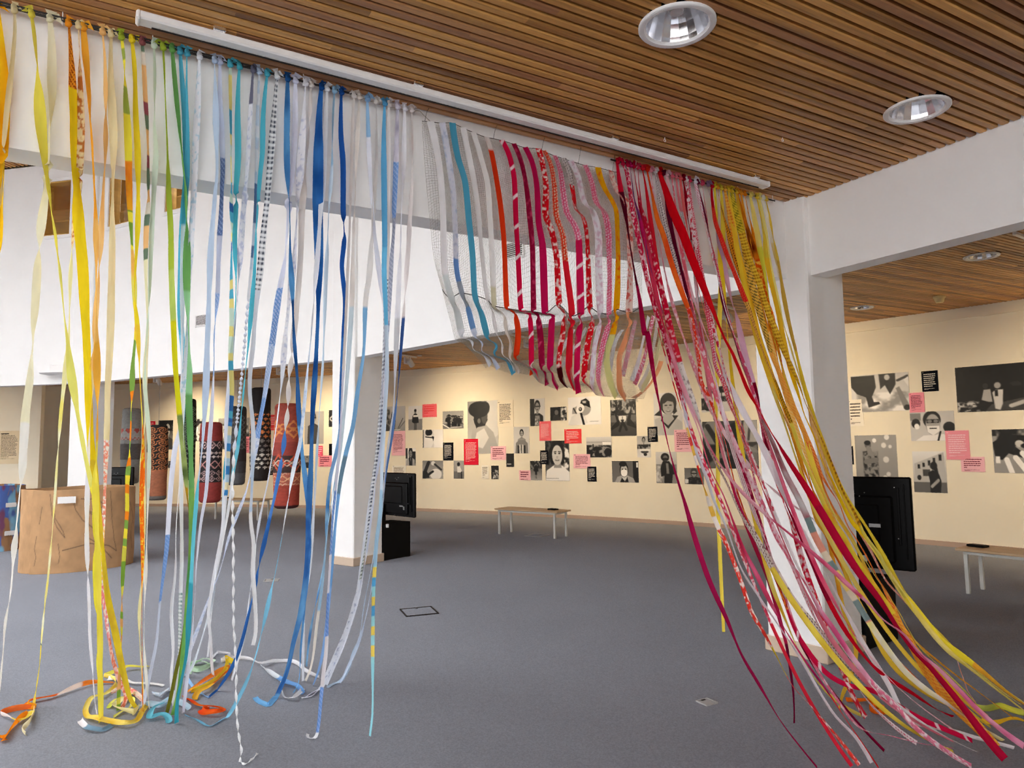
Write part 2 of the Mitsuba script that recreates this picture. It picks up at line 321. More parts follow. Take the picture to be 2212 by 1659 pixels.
# ================================================================ MEASURED TABLES (header frame: along, height, out; wall: angle, height, size)
LEFT = [
('wide yellow and orange printed ribbon at the far left end of the rod',0.0959,0.2,0,[(0,'w',(235,160,20),(245,205,40)),(0.35,'w',(230,190,30),(245,215,60))],[(-0.349,3.304,0.060),(-0.339,3.105,0.051),(-0.324,2.775,0.036),(-0.324,2.753,0.035),(-0.344,2.615,-0.239),(-0.363,2.487,-0.448),(-0.393,2.287,-0.727),(-0.419,2.054,-1.007),(-0.490,1.223,-1.798),(-0.564,0.006,-2.681)]),
('pale cream ribbon, thin and sheer, second from the left end of the rod',0.0254,0.9,0,[(0,'p',(226,214,170),0)],[(-0.282,3.314,0.060),(-0.278,3.236,0.056),(-0.281,3.122,0.051),(-0.287,2.989,0.046),(-0.293,2.856,0.040),(-0.297,2.753,0.035),(-0.305,2.727,-0.025),(-0.340,2.552,-0.365),(-0.421,1.745,-1.384),(-0.522,0.006,-2.766)]),
('pale lemon ribbon swinging from upper left to the pale yellow tangle on the carpet',0.0442,1.0,0,[(0,'p',(232,222,90),0),(0.28,'p',(228,226,120),0),(0.6,'p',(236,226,70),0)],[(-0.225,3.303,0.060),(-0.211,3.218,0.056),(-0.192,3.032,0.048),(-0.174,2.808,0.038),(-0.166,2.753,0.035),(-0.149,2.634,-0.065),(-0.126,2.491,-0.177),(-0.099,2.300,-0.314),(-0.074,2.093,-0.450),(-0.052,1.932,-0.550),(-0.020,1.763,-0.650),(0.022,1.538,-0.775),(0.061,1.349,-0.876),(0.088,1.100,-1.000),(0.094,0.894,-1.099),(0.115,0.627,-1.221),(0.130,0.367,-1.336),(0.156,0.006,-1.488)]),
('long ivory ribbon drifting off the left edge near the carpet',0.0451,1.0,0,[(0,'p',(233,228,196),0),(0.5,'p',(232,230,222),0)],[(-0.163,3.301,0.060),(-0.152,3.177,0.054),(-0.148,3.005,0.046),(-0.151,2.813,0.038),(-0.150,2.753,0.035),(-0.154,2.673,-0.064),(-0.162,2.628,-0.115),(-0.184,2.437,-0.319),(-0.201,2.186,-0.557),(-0.216,1.946,-0.760),(-0.240,1.728,-0.931),(-0.254,1.471,-1.117),(-0.275,1.247,-1.270),(-0.292,1.012,-1.423),(-0.305,0.784,-1.564),(-0.330,0.598,-1.677),(-0.343,0.404,-1.789),(-0.360,0.161,-1.925),(-0.374,0.006,-2.011)]),
('broad bright yellow ribbon with a striped orange top',0.0496,0.7,0,[(0,'s',(245,165,50),(150,50,30)),(0.07,'p',(240,215,40),0),(0.55,'w',(240,220,50),(220,190,60))],[(-0.099,3.305,0.060),(-0.093,3.233,0.057),(-0.083,3.119,0.052),(-0.073,2.965,0.045),(-0.062,2.774,0.036),(-0.060,2.753,0.035),(-0.049,2.618,-0.084),(-0.024,2.437,-0.233),(-0.007,2.257,-0.367),(0.012,2.042,-0.515),(0.026,1.831,-0.650),(0.047,1.584,-0.798),(0.081,1.296,-0.960),(0.117,1.039,-1.095),(0.159,0.729,-1.249),(0.205,0.520,-1.348),(0.245,0.322,-1.438),(0.270,0.208,-1.489),(0.300,0.090,-1.541),(0.344,0.006,-1.580)]),
('narrow patterned ribbon turning pale yellow, ending at the orange tangle at left',0.0302,1.0,0,[(0,'f',(238,220,170),(190,120,60)),(0.25,'p',(238,232,170),0),(0.45,'w',(240,228,120),(240,240,200)),(0.88,'b',(240,215,70),[(240,215,70),(210,120,90),(60,90,70)]),(0.93,'p',(240,218,90),0)],[(-0.064,3.324,0.060),(-0.058,3.204,0.055),(-0.049,3.030,0.047),(-0.040,2.856,0.040),(-0.040,2.753,0.035),(-0.041,2.687,-0.043),(-0.055,2.548,-0.196),(-0.066,2.343,-0.398),(-0.066,2.115,-0.600),(-0.074,1.949,-0.734),(-0.087,1.773,-0.870),(-0.099,1.540,-1.038),(-0.107,1.314,-1.191),(-0.119,1.055,-1.358),(-0.131,0.835,-1.493),(-0.144,0.664,-1.595),(-0.156,0.461,-1.711),(-0.163,0.307,-1.797),(-0.177,0.137,-1.890),(-0.192,0.006,-1.962)]),
('wide apricot ribbon changing to lemon yellow halfway down',0.0454,0.6,0,[(0,'p',(246,178,60),0),(0.22,'p',(246,196,110),0),(0.38,'p',(240,180,70),0),(0.52,'w',(230,215,70),(240,226,90))],[(-0.046,3.305,0.060),(-0.034,3.171,0.054),(-0.018,2.998,0.046),(-0.000,2.806,0.037),(0.004,2.753,0.035),(0.013,2.672,-0.029),(0.024,2.506,-0.151),(0.035,2.328,-0.274),(0.041,2.176,-0.372),(0.053,1.975,-0.495),(0.065,1.784,-0.605),(0.072,1.584,-0.715),(0.072,1.374,-0.826),(0.091,1.104,-0.960),(0.112,0.793,-1.107),(0.130,0.466,-1.254),(0.151,0.006,-1.451)]),
('pale peach ribbon continuing as white cloth to the tangle',0.0309,0.9,0,[(0,'p',(244,200,130),0),(0.42,'p',(244,222,170),0),(0.5,'p',(232,232,238),0)],[(0.023,3.321,0.060),(0.036,3.191,0.054),(0.045,3.014,0.046),(0.051,2.817,0.038),(0.050,2.752,0.035),(0.050,2.647,-0.057),(0.047,2.496,-0.179),(0.044,2.335,-0.301),(0.039,2.103,-0.465),(0.039,1.831,-0.641),(0.038,1.491,-0.845),(0.043,1.123,-1.049),(0.055,0.914,-1.157),(0.070,0.697,-1.266),(0.081,0.503,-1.360),(0.100,0.310,-1.450),(0.119,0.112,-1.540),(0.135,0.006,-1.586)]),
('cream ribbon joined to a pink daisy print lower down',0.0379,0.5,0,[(0,'p',(240,226,180),0),(0.52,'f',(240,150,130),(250,246,240)),(0.66,'f',(246,190,100),(250,246,240)),(0.75,'f',(236,140,150),(250,246,240)),(0.86,'f',(226,120,90),(246,200,190))],[(0.053,3.299,0.060),(0.056,3.156,0.054),(0.067,2.999,0.046),(0.080,2.803,0.037),(0.081,2.752,0.035),(0.085,2.653,-0.056),(0.093,2.486,-0.196),(0.101,2.267,-0.365),(0.106,2.027,-0.535),(0.106,1.834,-0.661),(0.112,1.668,-0.766),(0.118,1.416,-0.915),(0.121,1.113,-1.084),(0.114,0.875,-1.211),(0.144,0.687,-1.307),(0.170,0.510,-1.393),(0.207,0.317,-1.485),(0.241,0.196,-1.541),(0.283,0.096,-1.588),(0.263,0.006,-1.633)]),
('green and yellow patchwork ribbon with red poppy print near the top',0.0306,0.7,0,[(0,'b',(170,190,60),[(235,225,70),(160,180,80),(235,225,70)]),(0.14,'w',(226,70,40),(240,180,40)),(0.2,'b',(235,225,70),[(235,225,70),(120,160,60)]),(0.25,'w',(236,110,70),(230,225,110)),(0.32,'b',(230,215,60),[(240,225,70),(130,170,80),(240,225,70),(240,140,40)]),(0.7,'b',(200,200,70),[(210,205,80),(120,160,60),(220,170,110)])],[(0.092,3.301,0.060),(0.104,3.209,0.056),(0.113,3.071,0.049),(0.127,2.913,0.042),(0.136,2.775,0.036),(0.137,2.752,0.035),(0.146,2.661,-0.047),(0.164,2.529,-0.158),(0.181,2.405,-0.256),(0.196,2.274,-0.353),(0.211,2.115,-0.465),(0.209,1.967,-0.563),(0.213,1.768,-0.688),(0.218,1.583,-0.799),(0.220,1.363,-0.925),(0.227,1.237,-0.994),(0.226,1.055,-1.092),(0.225,0.867,-1.190),(0.231,0.616,-1.315),(0.239,0.413,-1.412),(0.239,0.265,-1.482),(0.245,0.006,-1.600)]),
('yellow ribbon turning into a vivid orange flower print lower down',0.0297,0.7,0,[(0,'p',(238,216,50),0),(0.35,'w',(240,226,90),(240,190,40)),(0.5,'f',(240,110,30),(250,205,60))],[(0.132,3.313,0.060),(0.145,3.180,0.054),(0.154,3.000,0.046),(0.168,2.821,0.038),(0.172,2.752,0.035),(0.178,2.696,-0.010),(0.186,2.562,-0.113),(0.187,2.419,-0.216),(0.192,2.267,-0.319),(0.211,2.150,-0.396),(0.230,1.985,-0.499),(0.240,1.899,-0.550),(0.250,1.811,-0.602),(0.270,1.628,-0.704),(0.290,1.239,-0.910),(0.310,0.979,-1.038),(0.322,0.708,-1.166),(0.347,0.307,-1.346),(0.369,0.006,-1.474)]),
('brown, white and green banded ribbon over a cream tail',0.0302,0.7,0,[(0,'b',(150,90,90),[(150,80,90),(236,226,210),(110,130,110),(240,190,130)]),(0.26,'p',(240,232,196),0),(0.5,'p',(238,230,170),0)],[(0.171,3.314,0.060),(0.181,3.190,0.054),(0.189,3.069,0.049),(0.199,2.950,0.044),(0.208,2.789,0.037),(0.209,2.752,0.035),(0.221,2.623,-0.084),(0.220,2.572,-0.128),(0.235,2.356,-0.302),(0.258,2.161,-0.448),(0.264,1.950,-0.593),(0.282,1.724,-0.739),(0.282,1.484,-0.885),(0.315,1.177,-1.059),(0.327,0.878,-1.219),(0.324,0.594,-1.365),(0.351,0.292,-1.511),(0.388,0.006,-1.642)]),
('pale mint ribbon hanging beside the banded one',0.0277,0.8,0,[(0,'p',(216,232,212),0),(0.6,'p',(236,236,226),0)],[(0.217,3.317,0.060),(0.225,3.161,0.053),(0.229,2.977,0.045),(0.239,2.836,0.039),(0.237,2.752,0.035),(0.239,2.656,-0.045),(0.245,2.482,-0.181),(0.254,2.256,-0.344),(0.257,2.031,-0.493),(0.264,1.880,-0.588),(0.304,1.605,-0.752),(0.320,1.234,-0.955),(0.336,0.834,-1.158),(0.357,0.406,-1.362),(0.405,0.006,-1.539)]),
('lime ribbon that turns olive and brown below',0.0345,0.7,0,[(0,'p',(178,200,70),0),(0.27,'p',(196,216,110),0),(0.34,'p',(222,216,40),0),(0.48,'w',(196,216,130),(90,110,60)),(0.6,'w',(200,160,30),(120,90,30)),(0.78,'p',(110,110,40),0)],[(0.252,3.317,0.060),(0.261,3.170,0.054),(0.269,3.048,0.048),(0.278,2.906,0.042),(0.287,2.752,0.035),(0.292,2.712,0.005),(0.318,2.541,-0.117),(0.338,2.355,-0.239),(0.364,2.156,-0.362),(0.388,1.966,-0.472),(0.421,1.766,-0.582),(0.462,1.531,-0.705),(0.496,1.332,-0.803),(0.524,1.152,-0.889),(0.541,1.033,-0.944),(0.548,0.692,-1.097),(0.538,0.410,-1.220),(0.519,0.268,-1.283),(0.504,0.123,-1.345),(0.487,0.006,-1.396)]),
('wide leaf green ribbon in the middle of the left group',0.0418,0.6,0,[(0,'p',(120,180,100),0),(0.3,'p',(150,206,150),0),(0.45,'p',(110,170,100),0),(0.6,'w',(140,190,90),(90,160,90))],[(0.288,3.310,0.060),(0.307,3.119,0.051),(0.325,2.957,0.044),(0.344,2.816,0.038),(0.350,2.752,0.035),(0.365,2.671,-0.022),(0.387,2.510,-0.128),(0.407,2.319,-0.246),(0.434,2.116,-0.363),(0.454,1.945,-0.458),(0.463,1.788,-0.540),(0.500,1.482,-0.693),(0.520,1.232,-0.810),(0.534,1.025,-0.904),(0.542,0.702,-1.046),(0.541,0.423,-1.164),(0.534,0.135,-1.282),(0.511,0.006,-1.337)]),
('turquoise ribbon over a lilac tail with a blue striped panel',0.0355,0.6,0,[(0,'p',(90,180,206),0),(0.36,'p',(120,196,220),0),(0.5,'p',(222,226,240),0),(0.68,'s',(110,150,210),(150,180,225)),(0.8,'p',(206,214,232),0)],[(0.320,3.322,0.060),(0.334,3.147,0.052),(0.353,2.943,0.043),(0.360,2.757,0.035),(0.360,2.752,0.035),(0.361,2.656,-0.045),(0.379,2.404,-0.239),(0.397,2.186,-0.391),(0.434,1.975,-0.530),(0.444,1.840,-0.613),(0.448,1.652,-0.724),(0.432,1.580,-0.768),(0.427,1.482,-0.824),(0.427,1.253,-0.949),(0.431,1.015,-1.073),(0.426,0.859,-1.153),(0.419,0.683,-1.241),(0.417,0.425,-1.364),(0.399,0.246,-1.450),(0.385,0.126,-1.507),(0.367,0.006,-1.564)]),
('short turquoise length knotted to a long white tail',0.0286,0.7,0,[(0,'p',(92,186,210),0),(0.21,'p',(234,236,240),0)],[(0.348,3.323,0.060),(0.352,3.131,0.052),(0.357,2.923,0.042),(0.361,2.752,0.035),(0.362,2.740,0.025),(0.370,2.585,-0.092),(0.390,2.323,-0.273),(0.414,2.035,-0.455),(0.433,1.721,-0.636),(0.456,1.442,-0.786),(0.462,1.126,-0.947),(0.477,0.865,-1.073),(0.476,0.618,-1.189),(0.502,0.386,-1.291),(0.505,0.193,-1.376),(0.533,0.006,-1.454)]),
('white ribbon with pale blue blossoms and a grey gingham end',0.0324,0.4,0,[(0,'f',(236,238,244),(186,214,230)),(0.45,'p',(236,238,242),0),(0.78,'g',(236,240,238),(110,140,140)),(0.9,'p',(220,228,230),0)],[(0.399,3.321,0.060),(0.399,3.143,0.052),(0.394,2.889,0.041),(0.393,2.752,0.035),(0.397,2.693,-0.009),(0.406,2.515,-0.135),(0.421,2.284,-0.286),(0.432,2.034,-0.437),(0.443,1.721,-0.614),(0.468,1.341,-0.811),(0.503,0.914,-1.016),(0.516,0.637,-1.142),(0.530,0.406,-1.243),(0.532,0.171,-1.344),(0.526,0.006,-1.414)]),
('pale blue ribbon ending in a broad teal band at the floor',0.04,0.5,0,[(0,'p',(196,214,236),0),(0.58,'p',(104,196,212),0),(0.75,'p',(60,160,178),0)],[(0.463,3.313,0.060),(0.476,3.055,0.049),(0.489,2.802,0.037),(0.487,2.752,0.035),(0.488,2.649,-0.024),(0.492,2.459,-0.129),(0.505,2.260,-0.234),(0.520,1.985,-0.370),(0.529,1.808,-0.454),(0.535,1.577,-0.559),(0.532,1.458,-0.611),(0.530,1.137,-0.749),(0.539,0.670,-0.937),(0.539,0.401,-1.041),(0.525,0.265,-1.095),(0.513,0.155,-1.137),(0.518,0.006,-1.192)]),
('lavender ribbon with a slate blue striped section near the top',0.0322,0.5,0,[(0,'p',(206,214,236),0),(0.12,'s',(96,120,170),(150,170,210)),(0.22,'p',(206,210,230),0),(0.3,'s',(140,170,220),(190,206,236)),(0.42,'p',(222,224,240),0)],[(0.485,3.319,0.060),(0.489,3.165,0.053),(0.500,2.975,0.045),(0.509,2.806,0.037),(0.508,2.752,0.035),(0.512,2.709,0.005),(0.529,2.488,-0.139),(0.545,2.291,-0.259),(0.549,2.123,-0.355),(0.565,1.949,-0.451),(0.576,1.720,-0.571),(0.578,1.577,-0.643),(0.586,1.318,-0.769),(0.575,1.152,-0.848),(0.573,0.885,-0.970),(0.581,0.696,-1.053),(0.581,0.414,-1.173),(0.572,0.124,-1.294),(0.568,0.006,-1.342)]),
('yellow, teal and blue block print ribbon with a white tail',0.0311,0.5,0,[(0,'b',(90,190,210),[(240,226,140),(90,180,206),(60,110,170),(210,230,210)]),(0.5,'b',(90,190,210),[(190,220,236),(70,140,200),(240,230,190)]),(0.63,'p',(236,238,242),0)],[(0.529,3.309,0.060),(0.532,3.176,0.054),(0.540,2.962,0.044),(0.550,2.752,0.035),(0.550,2.750,0.033),(0.585,2.590,-0.153),(0.618,2.408,-0.340),(0.657,2.205,-0.526),(0.681,2.026,-0.675),(0.710,1.885,-0.787),(0.725,1.735,-0.899),(0.737,1.578,-1.011),(0.756,1.359,-1.160),(0.762,1.187,-1.273),(0.767,1.008,-1.385),(0.760,0.886,-1.461),(0.752,0.790,-1.520),(0.748,0.599,-1.633),(0.750,0.471,-1.706),(0.775,0.333,-1.781),(0.812,0.079,-1.916),(0.827,0.006,-1.953)]),
('teal ribbon hanging right of the block print one',0.0292,0.7,0,[(0,'p',(84,184,200),0),(0.45,'p',(70,160,180),0),(0.6,'p',(220,232,240),0)],[(0.569,3.299,0.060),(0.567,3.076,0.050),(0.574,2.905,0.042),(0.571,2.752,0.035),(0.583,2.692,-0.043),(0.616,2.525,-0.240),(0.644,2.414,-0.358),(0.675,2.211,-0.556),(0.707,1.913,-0.813),(0.732,1.659,-1.011),(0.745,1.441,-1.169),(0.761,1.240,-1.308),(0.773,1.057,-1.428),(0.770,0.811,-1.586),(0.776,0.549,-1.745),(0.759,0.399,-1.837),(0.732,0.212,-1.950),(0.703,0.074,-2.034),(0.672,0.006,-2.081)]),
('white ribbon with a lilac swirl crossing behind the teal one',0.0352,0.7,0,[(0,'p',(110,110,130),0),(0.04,'f',(234,234,242),(200,204,226)),(0.3,'p',(222,226,238),0)],[(0.630,3.302,0.060),(0.624,3.090,0.050),(0.620,2.914,0.042),(0.613,2.752,0.035),(0.616,2.728,0.005),(0.636,2.561,-0.188),(0.663,2.333,-0.419),(0.680,2.074,-0.650),(0.697,1.861,-0.824),(0.724,1.605,-1.016),(0.751,1.330,-1.208),(0.767,1.004,-1.420),(0.765,0.691,-1.613),(0.755,0.528,-1.711),(0.770,0.386,-1.792),(0.798,0.217,-1.884),(0.834,0.006,-1.996)]),
('blue and white banded ribbon wrung into a white cord that curls nearest the camera',0.0207,0.5,44,[(0,'b',(196,214,236),[(90,120,160),(226,232,240),(196,214,232)]),(0.3,'p',(214,222,236),0),(0.5,'p',(236,238,240),0)],[(0.657,3.312,0.060),(0.655,3.141,0.052),(0.655,2.921,0.043),(0.654,2.752,0.035),(0.656,2.706,0.026),(0.656,2.476,-0.020),(0.650,2.221,-0.071),(0.641,1.921,-0.129),(0.632,1.704,-0.171),(0.625,1.529,-0.205),(0.630,1.309,-0.246),(0.644,1.105,-0.284),(0.655,0.901,-0.322),(0.667,0.693,-0.360),(0.689,0.483,-0.398),(0.697,0.322,-0.426),(0.713,0.165,-0.454),(0.736,0.054,-0.473),(0.728,0.006,-0.482),(0.736,0.006,-0.421),(0.775,0.006,-0.451),(0.822,0.006,-0.522)]),
('aqua ribbon that narrows to a white tail by the hanging bolsters',0.0295,0.8,0,[(0,'p',(86,184,204),0),(0.55,'p',(120,200,220),0),(0.62,'p',(234,238,242),0)],[(0.693,3.312,0.060),(0.680,3.081,0.050),(0.682,2.927,0.043),(0.674,2.816,0.038),(0.671,2.752,0.035),(0.703,2.617,-0.189),(0.730,2.516,-0.337),(0.760,2.364,-0.533),(0.779,2.238,-0.681),(0.798,2.079,-0.854),(0.818,1.880,-1.051),(0.830,1.748,-1.175),(0.846,1.537,-1.360),(0.844,1.433,-1.448),(0.853,1.249,-1.596),(0.853,1.057,-1.745),(0.844,0.822,-1.920),(0.835,0.612,-2.071),(0.849,0.316,-2.268),(0.862,0.006,-2.465)]),
('black and white gingham ribbon with a loosely knotted white lower half',0.0336,0.4,0,[(0,'g',(240,242,244),(50,60,80)),(0.36,'p',(216,222,232),0),(0.55,'w',(190,214,240),(236,238,242)),(0.75,'p',(236,238,240),0)],[(0.738,3.304,0.060),(0.728,3.092,0.050),(0.720,2.913,0.042),(0.712,2.752,0.035),(0.712,2.736,0.031),(0.704,2.528,-0.024),(0.700,2.380,-0.062),(0.696,2.312,-0.079),(0.691,2.166,-0.117),(0.691,2.041,-0.148),(0.686,1.927,-0.177),(0.691,1.818,-0.204),(0.716,1.662,-0.242),(0.726,1.482,-0.285),(0.730,1.345,-0.318),(0.736,1.183,-0.356),(0.755,1.086,-0.379),(0.763,0.923,-0.416),(0.786,0.739,-0.457),(0.795,0.632,-0.481),(0.786,0.551,-0.500)]),
('indigo dyed ribbon left of the broad dark blue one',0.0373,0.7,0,[(0,'w',(40,90,150),(90,150,200)),(0.3,'w',(60,110,170),(30,70,120)),(0.5,'w',(120,180,226),(70,130,196))],[(0.787,3.308,0.060),(0.789,3.151,0.053),(0.794,2.928,0.043),(0.807,2.752,0.035),(0.816,2.716,0.010),(0.863,2.487,-0.141),(0.897,2.322,-0.241),(0.931,2.148,-0.342),(0.974,1.966,-0.443),(1.024,1.724,-0.568),(1.071,1.520,-0.669),(1.124,1.306,-0.770),(1.170,1.080,-0.872),(1.193,0.864,-0.966),(1.202,0.642,-1.061),(1.214,0.310,-1.198),(1.225,0.060,-1.298),(1.201,0.006,-1.324)]),
('lilac white ribbon with blue pinstripe blocks slanting to lower left',0.0448,0.5,0,[(0,'p',(226,228,244),0),(0.27,'s',(110,150,210),(190,206,236)),(0.36,'s',(200,214,240),(150,180,226)),(0.45,'s',(120,160,220),(170,196,236)),(0.52,'f',(222,228,242),(180,196,226))],[(0.824,3.295,0.060),(0.826,3.114,0.052),(0.822,2.933,0.043),(0.809,2.752,0.035),(0.818,2.704,-0.025),(0.856,2.510,-0.245),(0.866,2.350,-0.406),(0.881,2.177,-0.567),(0.892,1.990,-0.727),(0.898,1.841,-0.848),(0.897,1.685,-0.970),(0.896,1.466,-1.132),(0.883,1.294,-1.255),(0.853,1.146,-1.361),(0.827,1.017,-1.453),(0.800,0.772,-1.614),(0.745,0.527,-1.776),(0.694,0.276,-1.935),(0.659,0.111,-2.037),(0.645,0.006,-2.099)]),
('white ribbon with faint grey lilac rosettes slanting left',0.0381,0.6,0,[(0,'f',(238,238,244),(200,204,224)),(0.4,'p',(230,234,242),0)],[(0.873,3.312,0.060),(0.868,3.124,0.052),(0.859,2.941,0.043),(0.850,2.752,0.035),(0.861,2.689,-0.029),(0.892,2.505,-0.203),(0.914,2.300,-0.377),(0.935,2.077,-0.552),(0.955,1.835,-0.726),(0.964,1.602,-0.884),(0.965,1.355,-1.042),(0.951,1.126,-1.184),(0.958,0.761,-1.394),(0.949,0.241,-1.675),(0.918,0.006,-1.801)]),
('off white ribbon stitched to a long royal blue twist',0.0352,0.9,6,[(0,'p',(230,222,216),0),(0.42,'p',(80,130,200),0),(0.55,'p',(50,100,170),0),(0.86,'p',(150,190,230),0)],[(0.900,3.273,0.060),(0.894,3.130,0.053),(0.881,2.923,0.043),(0.873,2.752,0.035),(0.876,2.725,0.012),(0.912,2.540,-0.142),(0.939,2.337,-0.295),(0.951,2.184,-0.403),(0.960,2.058,-0.488),(0.970,1.927,-0.573),(0.990,1.729,-0.696),(0.997,1.521,-0.820),(0.991,1.331,-0.929),(0.974,1.075,-1.072),(0.956,0.812,-1.213),(0.929,0.490,-1.380),(0.903,0.274,-1.490),(0.868,0.146,-1.558),(0.803,0.006,-1.641),(0.734,0.006,-1.526),(0.694,0.006,-1.713),(0.678,0.006,-2.136)]),
('broad dark blue satin ribbon, widest of the left group, curling up at the floor',0.0511,0.25,0,[(0,'w',(30,80,150),(60,120,190)),(0.45,'w',(40,90,160),(80,140,200)),(0.6,'w',(110,170,220),(50,100,170)),(0.9,'p',(120,180,226),0)],[(0.949,3.318,0.060),(0.943,3.165,0.053),(0.943,2.981,0.045),(0.944,2.752,0.035),(0.951,2.715,0.011),(0.997,2.500,-0.125),(1.042,2.199,-0.298),(1.067,1.968,-0.422),(1.089,1.724,-0.546),(1.118,1.467,-0.669),(1.145,1.197,-0.793),(1.182,0.825,-0.955),(1.179,0.558,-1.068),(1.159,0.380,-1.145),(1.137,0.162,-1.236),(1.094,0.006,-1.306),(1.022,0.006,-1.183),(0.989,0.006,-1.280),(0.984,0.006,-1.379)]),
('white ribbon turning sky blue and sweeping left along the carpet',0.0312,0.7,0,[(0,'p',(238,240,244),0),(0.3,'f',(210,222,238),(170,194,226)),(0.5,'p',(230,238,244),0),(0.6,'p',(130,196,224),0)],[(0.977,3.297,0.060),(0.971,3.055,0.049),(0.967,2.825,0.038),(0.963,2.752,0.035),(0.974,2.615,-0.033),(0.986,2.405,-0.134),(1.001,2.141,-0.255),(1.008,1.886,-0.366),(1.012,1.718,-0.437),(1.012,1.571,-0.497),(0.995,1.444,-0.550),(0.985,1.269,-0.621),(0.972,1.048,-0.707),(0.960,0.873,-0.775),(0.931,0.629,-0.869),(0.905,0.424,-0.946),(0.874,0.267,-1.006),(0.829,0.126,-1.063),(0.767,0.006,-1.117),(0.671,0.006,-1.035),(0.616,0.006,-1.201),(0.575,0.006,-1.294)]),
('pale blue ribbon with a white lower end between the two darkest blues',0.0315,0.7,0,[(0,'p',(160,200,226),0),(0.1,'p',(206,224,238),0),(0.6,'p',(226,232,240),0)],[(1.014,3.311,0.060),(1.008,3.156,0.053),(1.008,2.925,0.043),(0.999,2.752,0.035),(1.001,2.742,0.027),(1.031,2.592,-0.093),(1.059,2.430,-0.213),(1.089,2.258,-0.333),(1.127,2.028,-0.483),(1.155,1.780,-0.634),(1.178,1.571,-0.754),(1.206,1.324,-0.889),(1.234,1.035,-1.039),(1.257,0.761,-1.174),(1.255,0.575,-1.266),(1.281,0.315,-1.386),(1.318,0.006,-1.522)]),
('narrow royal blue ribbon left of the middle column',0.0307,0.9,0,[(0,'p',(36,84,160),0),(0.35,'w',(60,120,190),(40,90,160)),(0.5,'p',(140,180,224),0),(0.62,'w',(70,130,190),(150,196,226))],[(1.049,3.297,0.060),(1.050,3.119,0.052),(1.066,2.936,0.043),(1.070,2.752,0.035),(1.070,2.751,0.035),(1.123,2.610,-0.113),(1.148,2.492,-0.224),(1.202,2.370,-0.335),(1.244,2.191,-0.483),(1.282,1.998,-0.630),(1.322,1.791,-0.778),(1.356,1.571,-0.925),(1.352,1.354,-1.067),(1.384,1.063,-1.243),(1.412,0.834,-1.374),(1.415,0.605,-1.503),(1.408,0.400,-1.616),(1.410,0.224,-1.709),(1.423,0.006,-1.820)]),
('white ribbon with blue striped blocks whose end lies on the open carpet',0.0293,0.3,0,[(0,'p',(234,228,224),0),(0.4,'p',(222,224,240),0),(0.58,'s',(110,150,216),(170,196,236)),(0.68,'p',(224,224,236),0),(0.74,'s',(100,140,210),(150,180,230)),(0.81,'p',(226,222,226),0),(0.89,'s',(110,150,216),(160,190,236)),(0.96,'p',(236,238,242),0)],[(1.113,3.291,0.060),(1.107,3.085,0.051),(1.106,2.804,0.037),(1.105,2.752,0.035),(1.111,2.625,0.006),(1.119,2.401,-0.045),(1.129,2.129,-0.105),(1.137,1.803,-0.176),(1.143,1.567,-0.227),(1.140,1.376,-0.267),(1.134,1.183,-0.308),(1.138,0.964,-0.353),(1.140,0.725,-0.402),(1.150,0.477,-0.453),(1.144,0.350,-0.478),(1.140,0.216,-0.505),(1.137,0.080,-0.533),(1.125,0.006,-0.548),(1.103,0.006,-0.549),(1.107,0.006,-0.626)]),
('ivory ribbon right of the narrow royal blue one',0.0302,0.7,0,[(0,'p',(234,226,218),0),(0.3,'p',(206,220,226),0),(0.6,'p',(160,196,220),0),(0.85,'p',(232,226,214),0)],[(1.141,3.284,0.060),(1.136,3.091,0.051),(1.131,2.855,0.040),(1.130,2.752,0.035),(1.163,2.607,-0.078),(1.220,2.335,-0.273),(1.266,2.033,-0.468),(1.300,1.730,-0.648),(1.315,1.515,-0.768),(1.317,1.234,-0.920),(1.326,0.966,-1.057),(1.344,0.692,-1.190),(1.350,0.405,-1.326),(1.355,0.107,-1.462),(1.333,0.006,-1.512)]),
('pale blue edged white ribbon crossing in front of the gingham strip',0.0301,0.6,0,[(0,'p',(150,190,226),0),(0.05,'p',(230,232,244),0),(0.45,'p',(206,214,234),0),(0.7,'f',(226,230,240),(180,190,214))],[(1.183,3.289,0.060),(1.197,3.057,0.049),(1.216,2.823,0.038),(1.224,2.751,0.035),(1.256,2.655,-0.027),(1.316,2.491,-0.127),(1.391,2.270,-0.252),(1.432,2.081,-0.352),(1.472,1.830,-0.477),(1.503,1.566,-0.602),(1.518,1.318,-0.715),(1.526,1.090,-0.815),(1.530,0.837,-0.923),(1.522,0.614,-1.017),(1.489,0.398,-1.110),(1.446,0.243,-1.179),(1.409,0.127,-1.232),(1.361,0.006,-1.288),(1.250,0.006,-1.202)]),
('off white ribbon sewn to a sky blue length in front of the middle column',0.032,0.4,0,[(0,'p',(234,230,226),0),(0.3,'p',(130,180,220),0),(0.55,'p',(110,140,160),0),(0.62,'p',(120,170,220),0),(0.8,'p',(140,180,230),0)],[(1.229,3.291,0.060),(1.237,3.041,0.048),(1.229,2.825,0.038),(1.226,2.751,0.035),(1.251,2.615,-0.061),(1.279,2.446,-0.171),(1.284,2.346,-0.234),(1.331,2.080,-0.393),(1.338,1.856,-0.519),(1.345,1.675,-0.616),(1.333,1.515,-0.702),(1.328,1.350,-0.786),(1.341,1.094,-0.911),(1.361,0.794,-1.051),(1.374,0.581,-1.147),(1.385,0.327,-1.258),(1.376,0.134,-1.342),(1.351,0.006,-1.401)]),
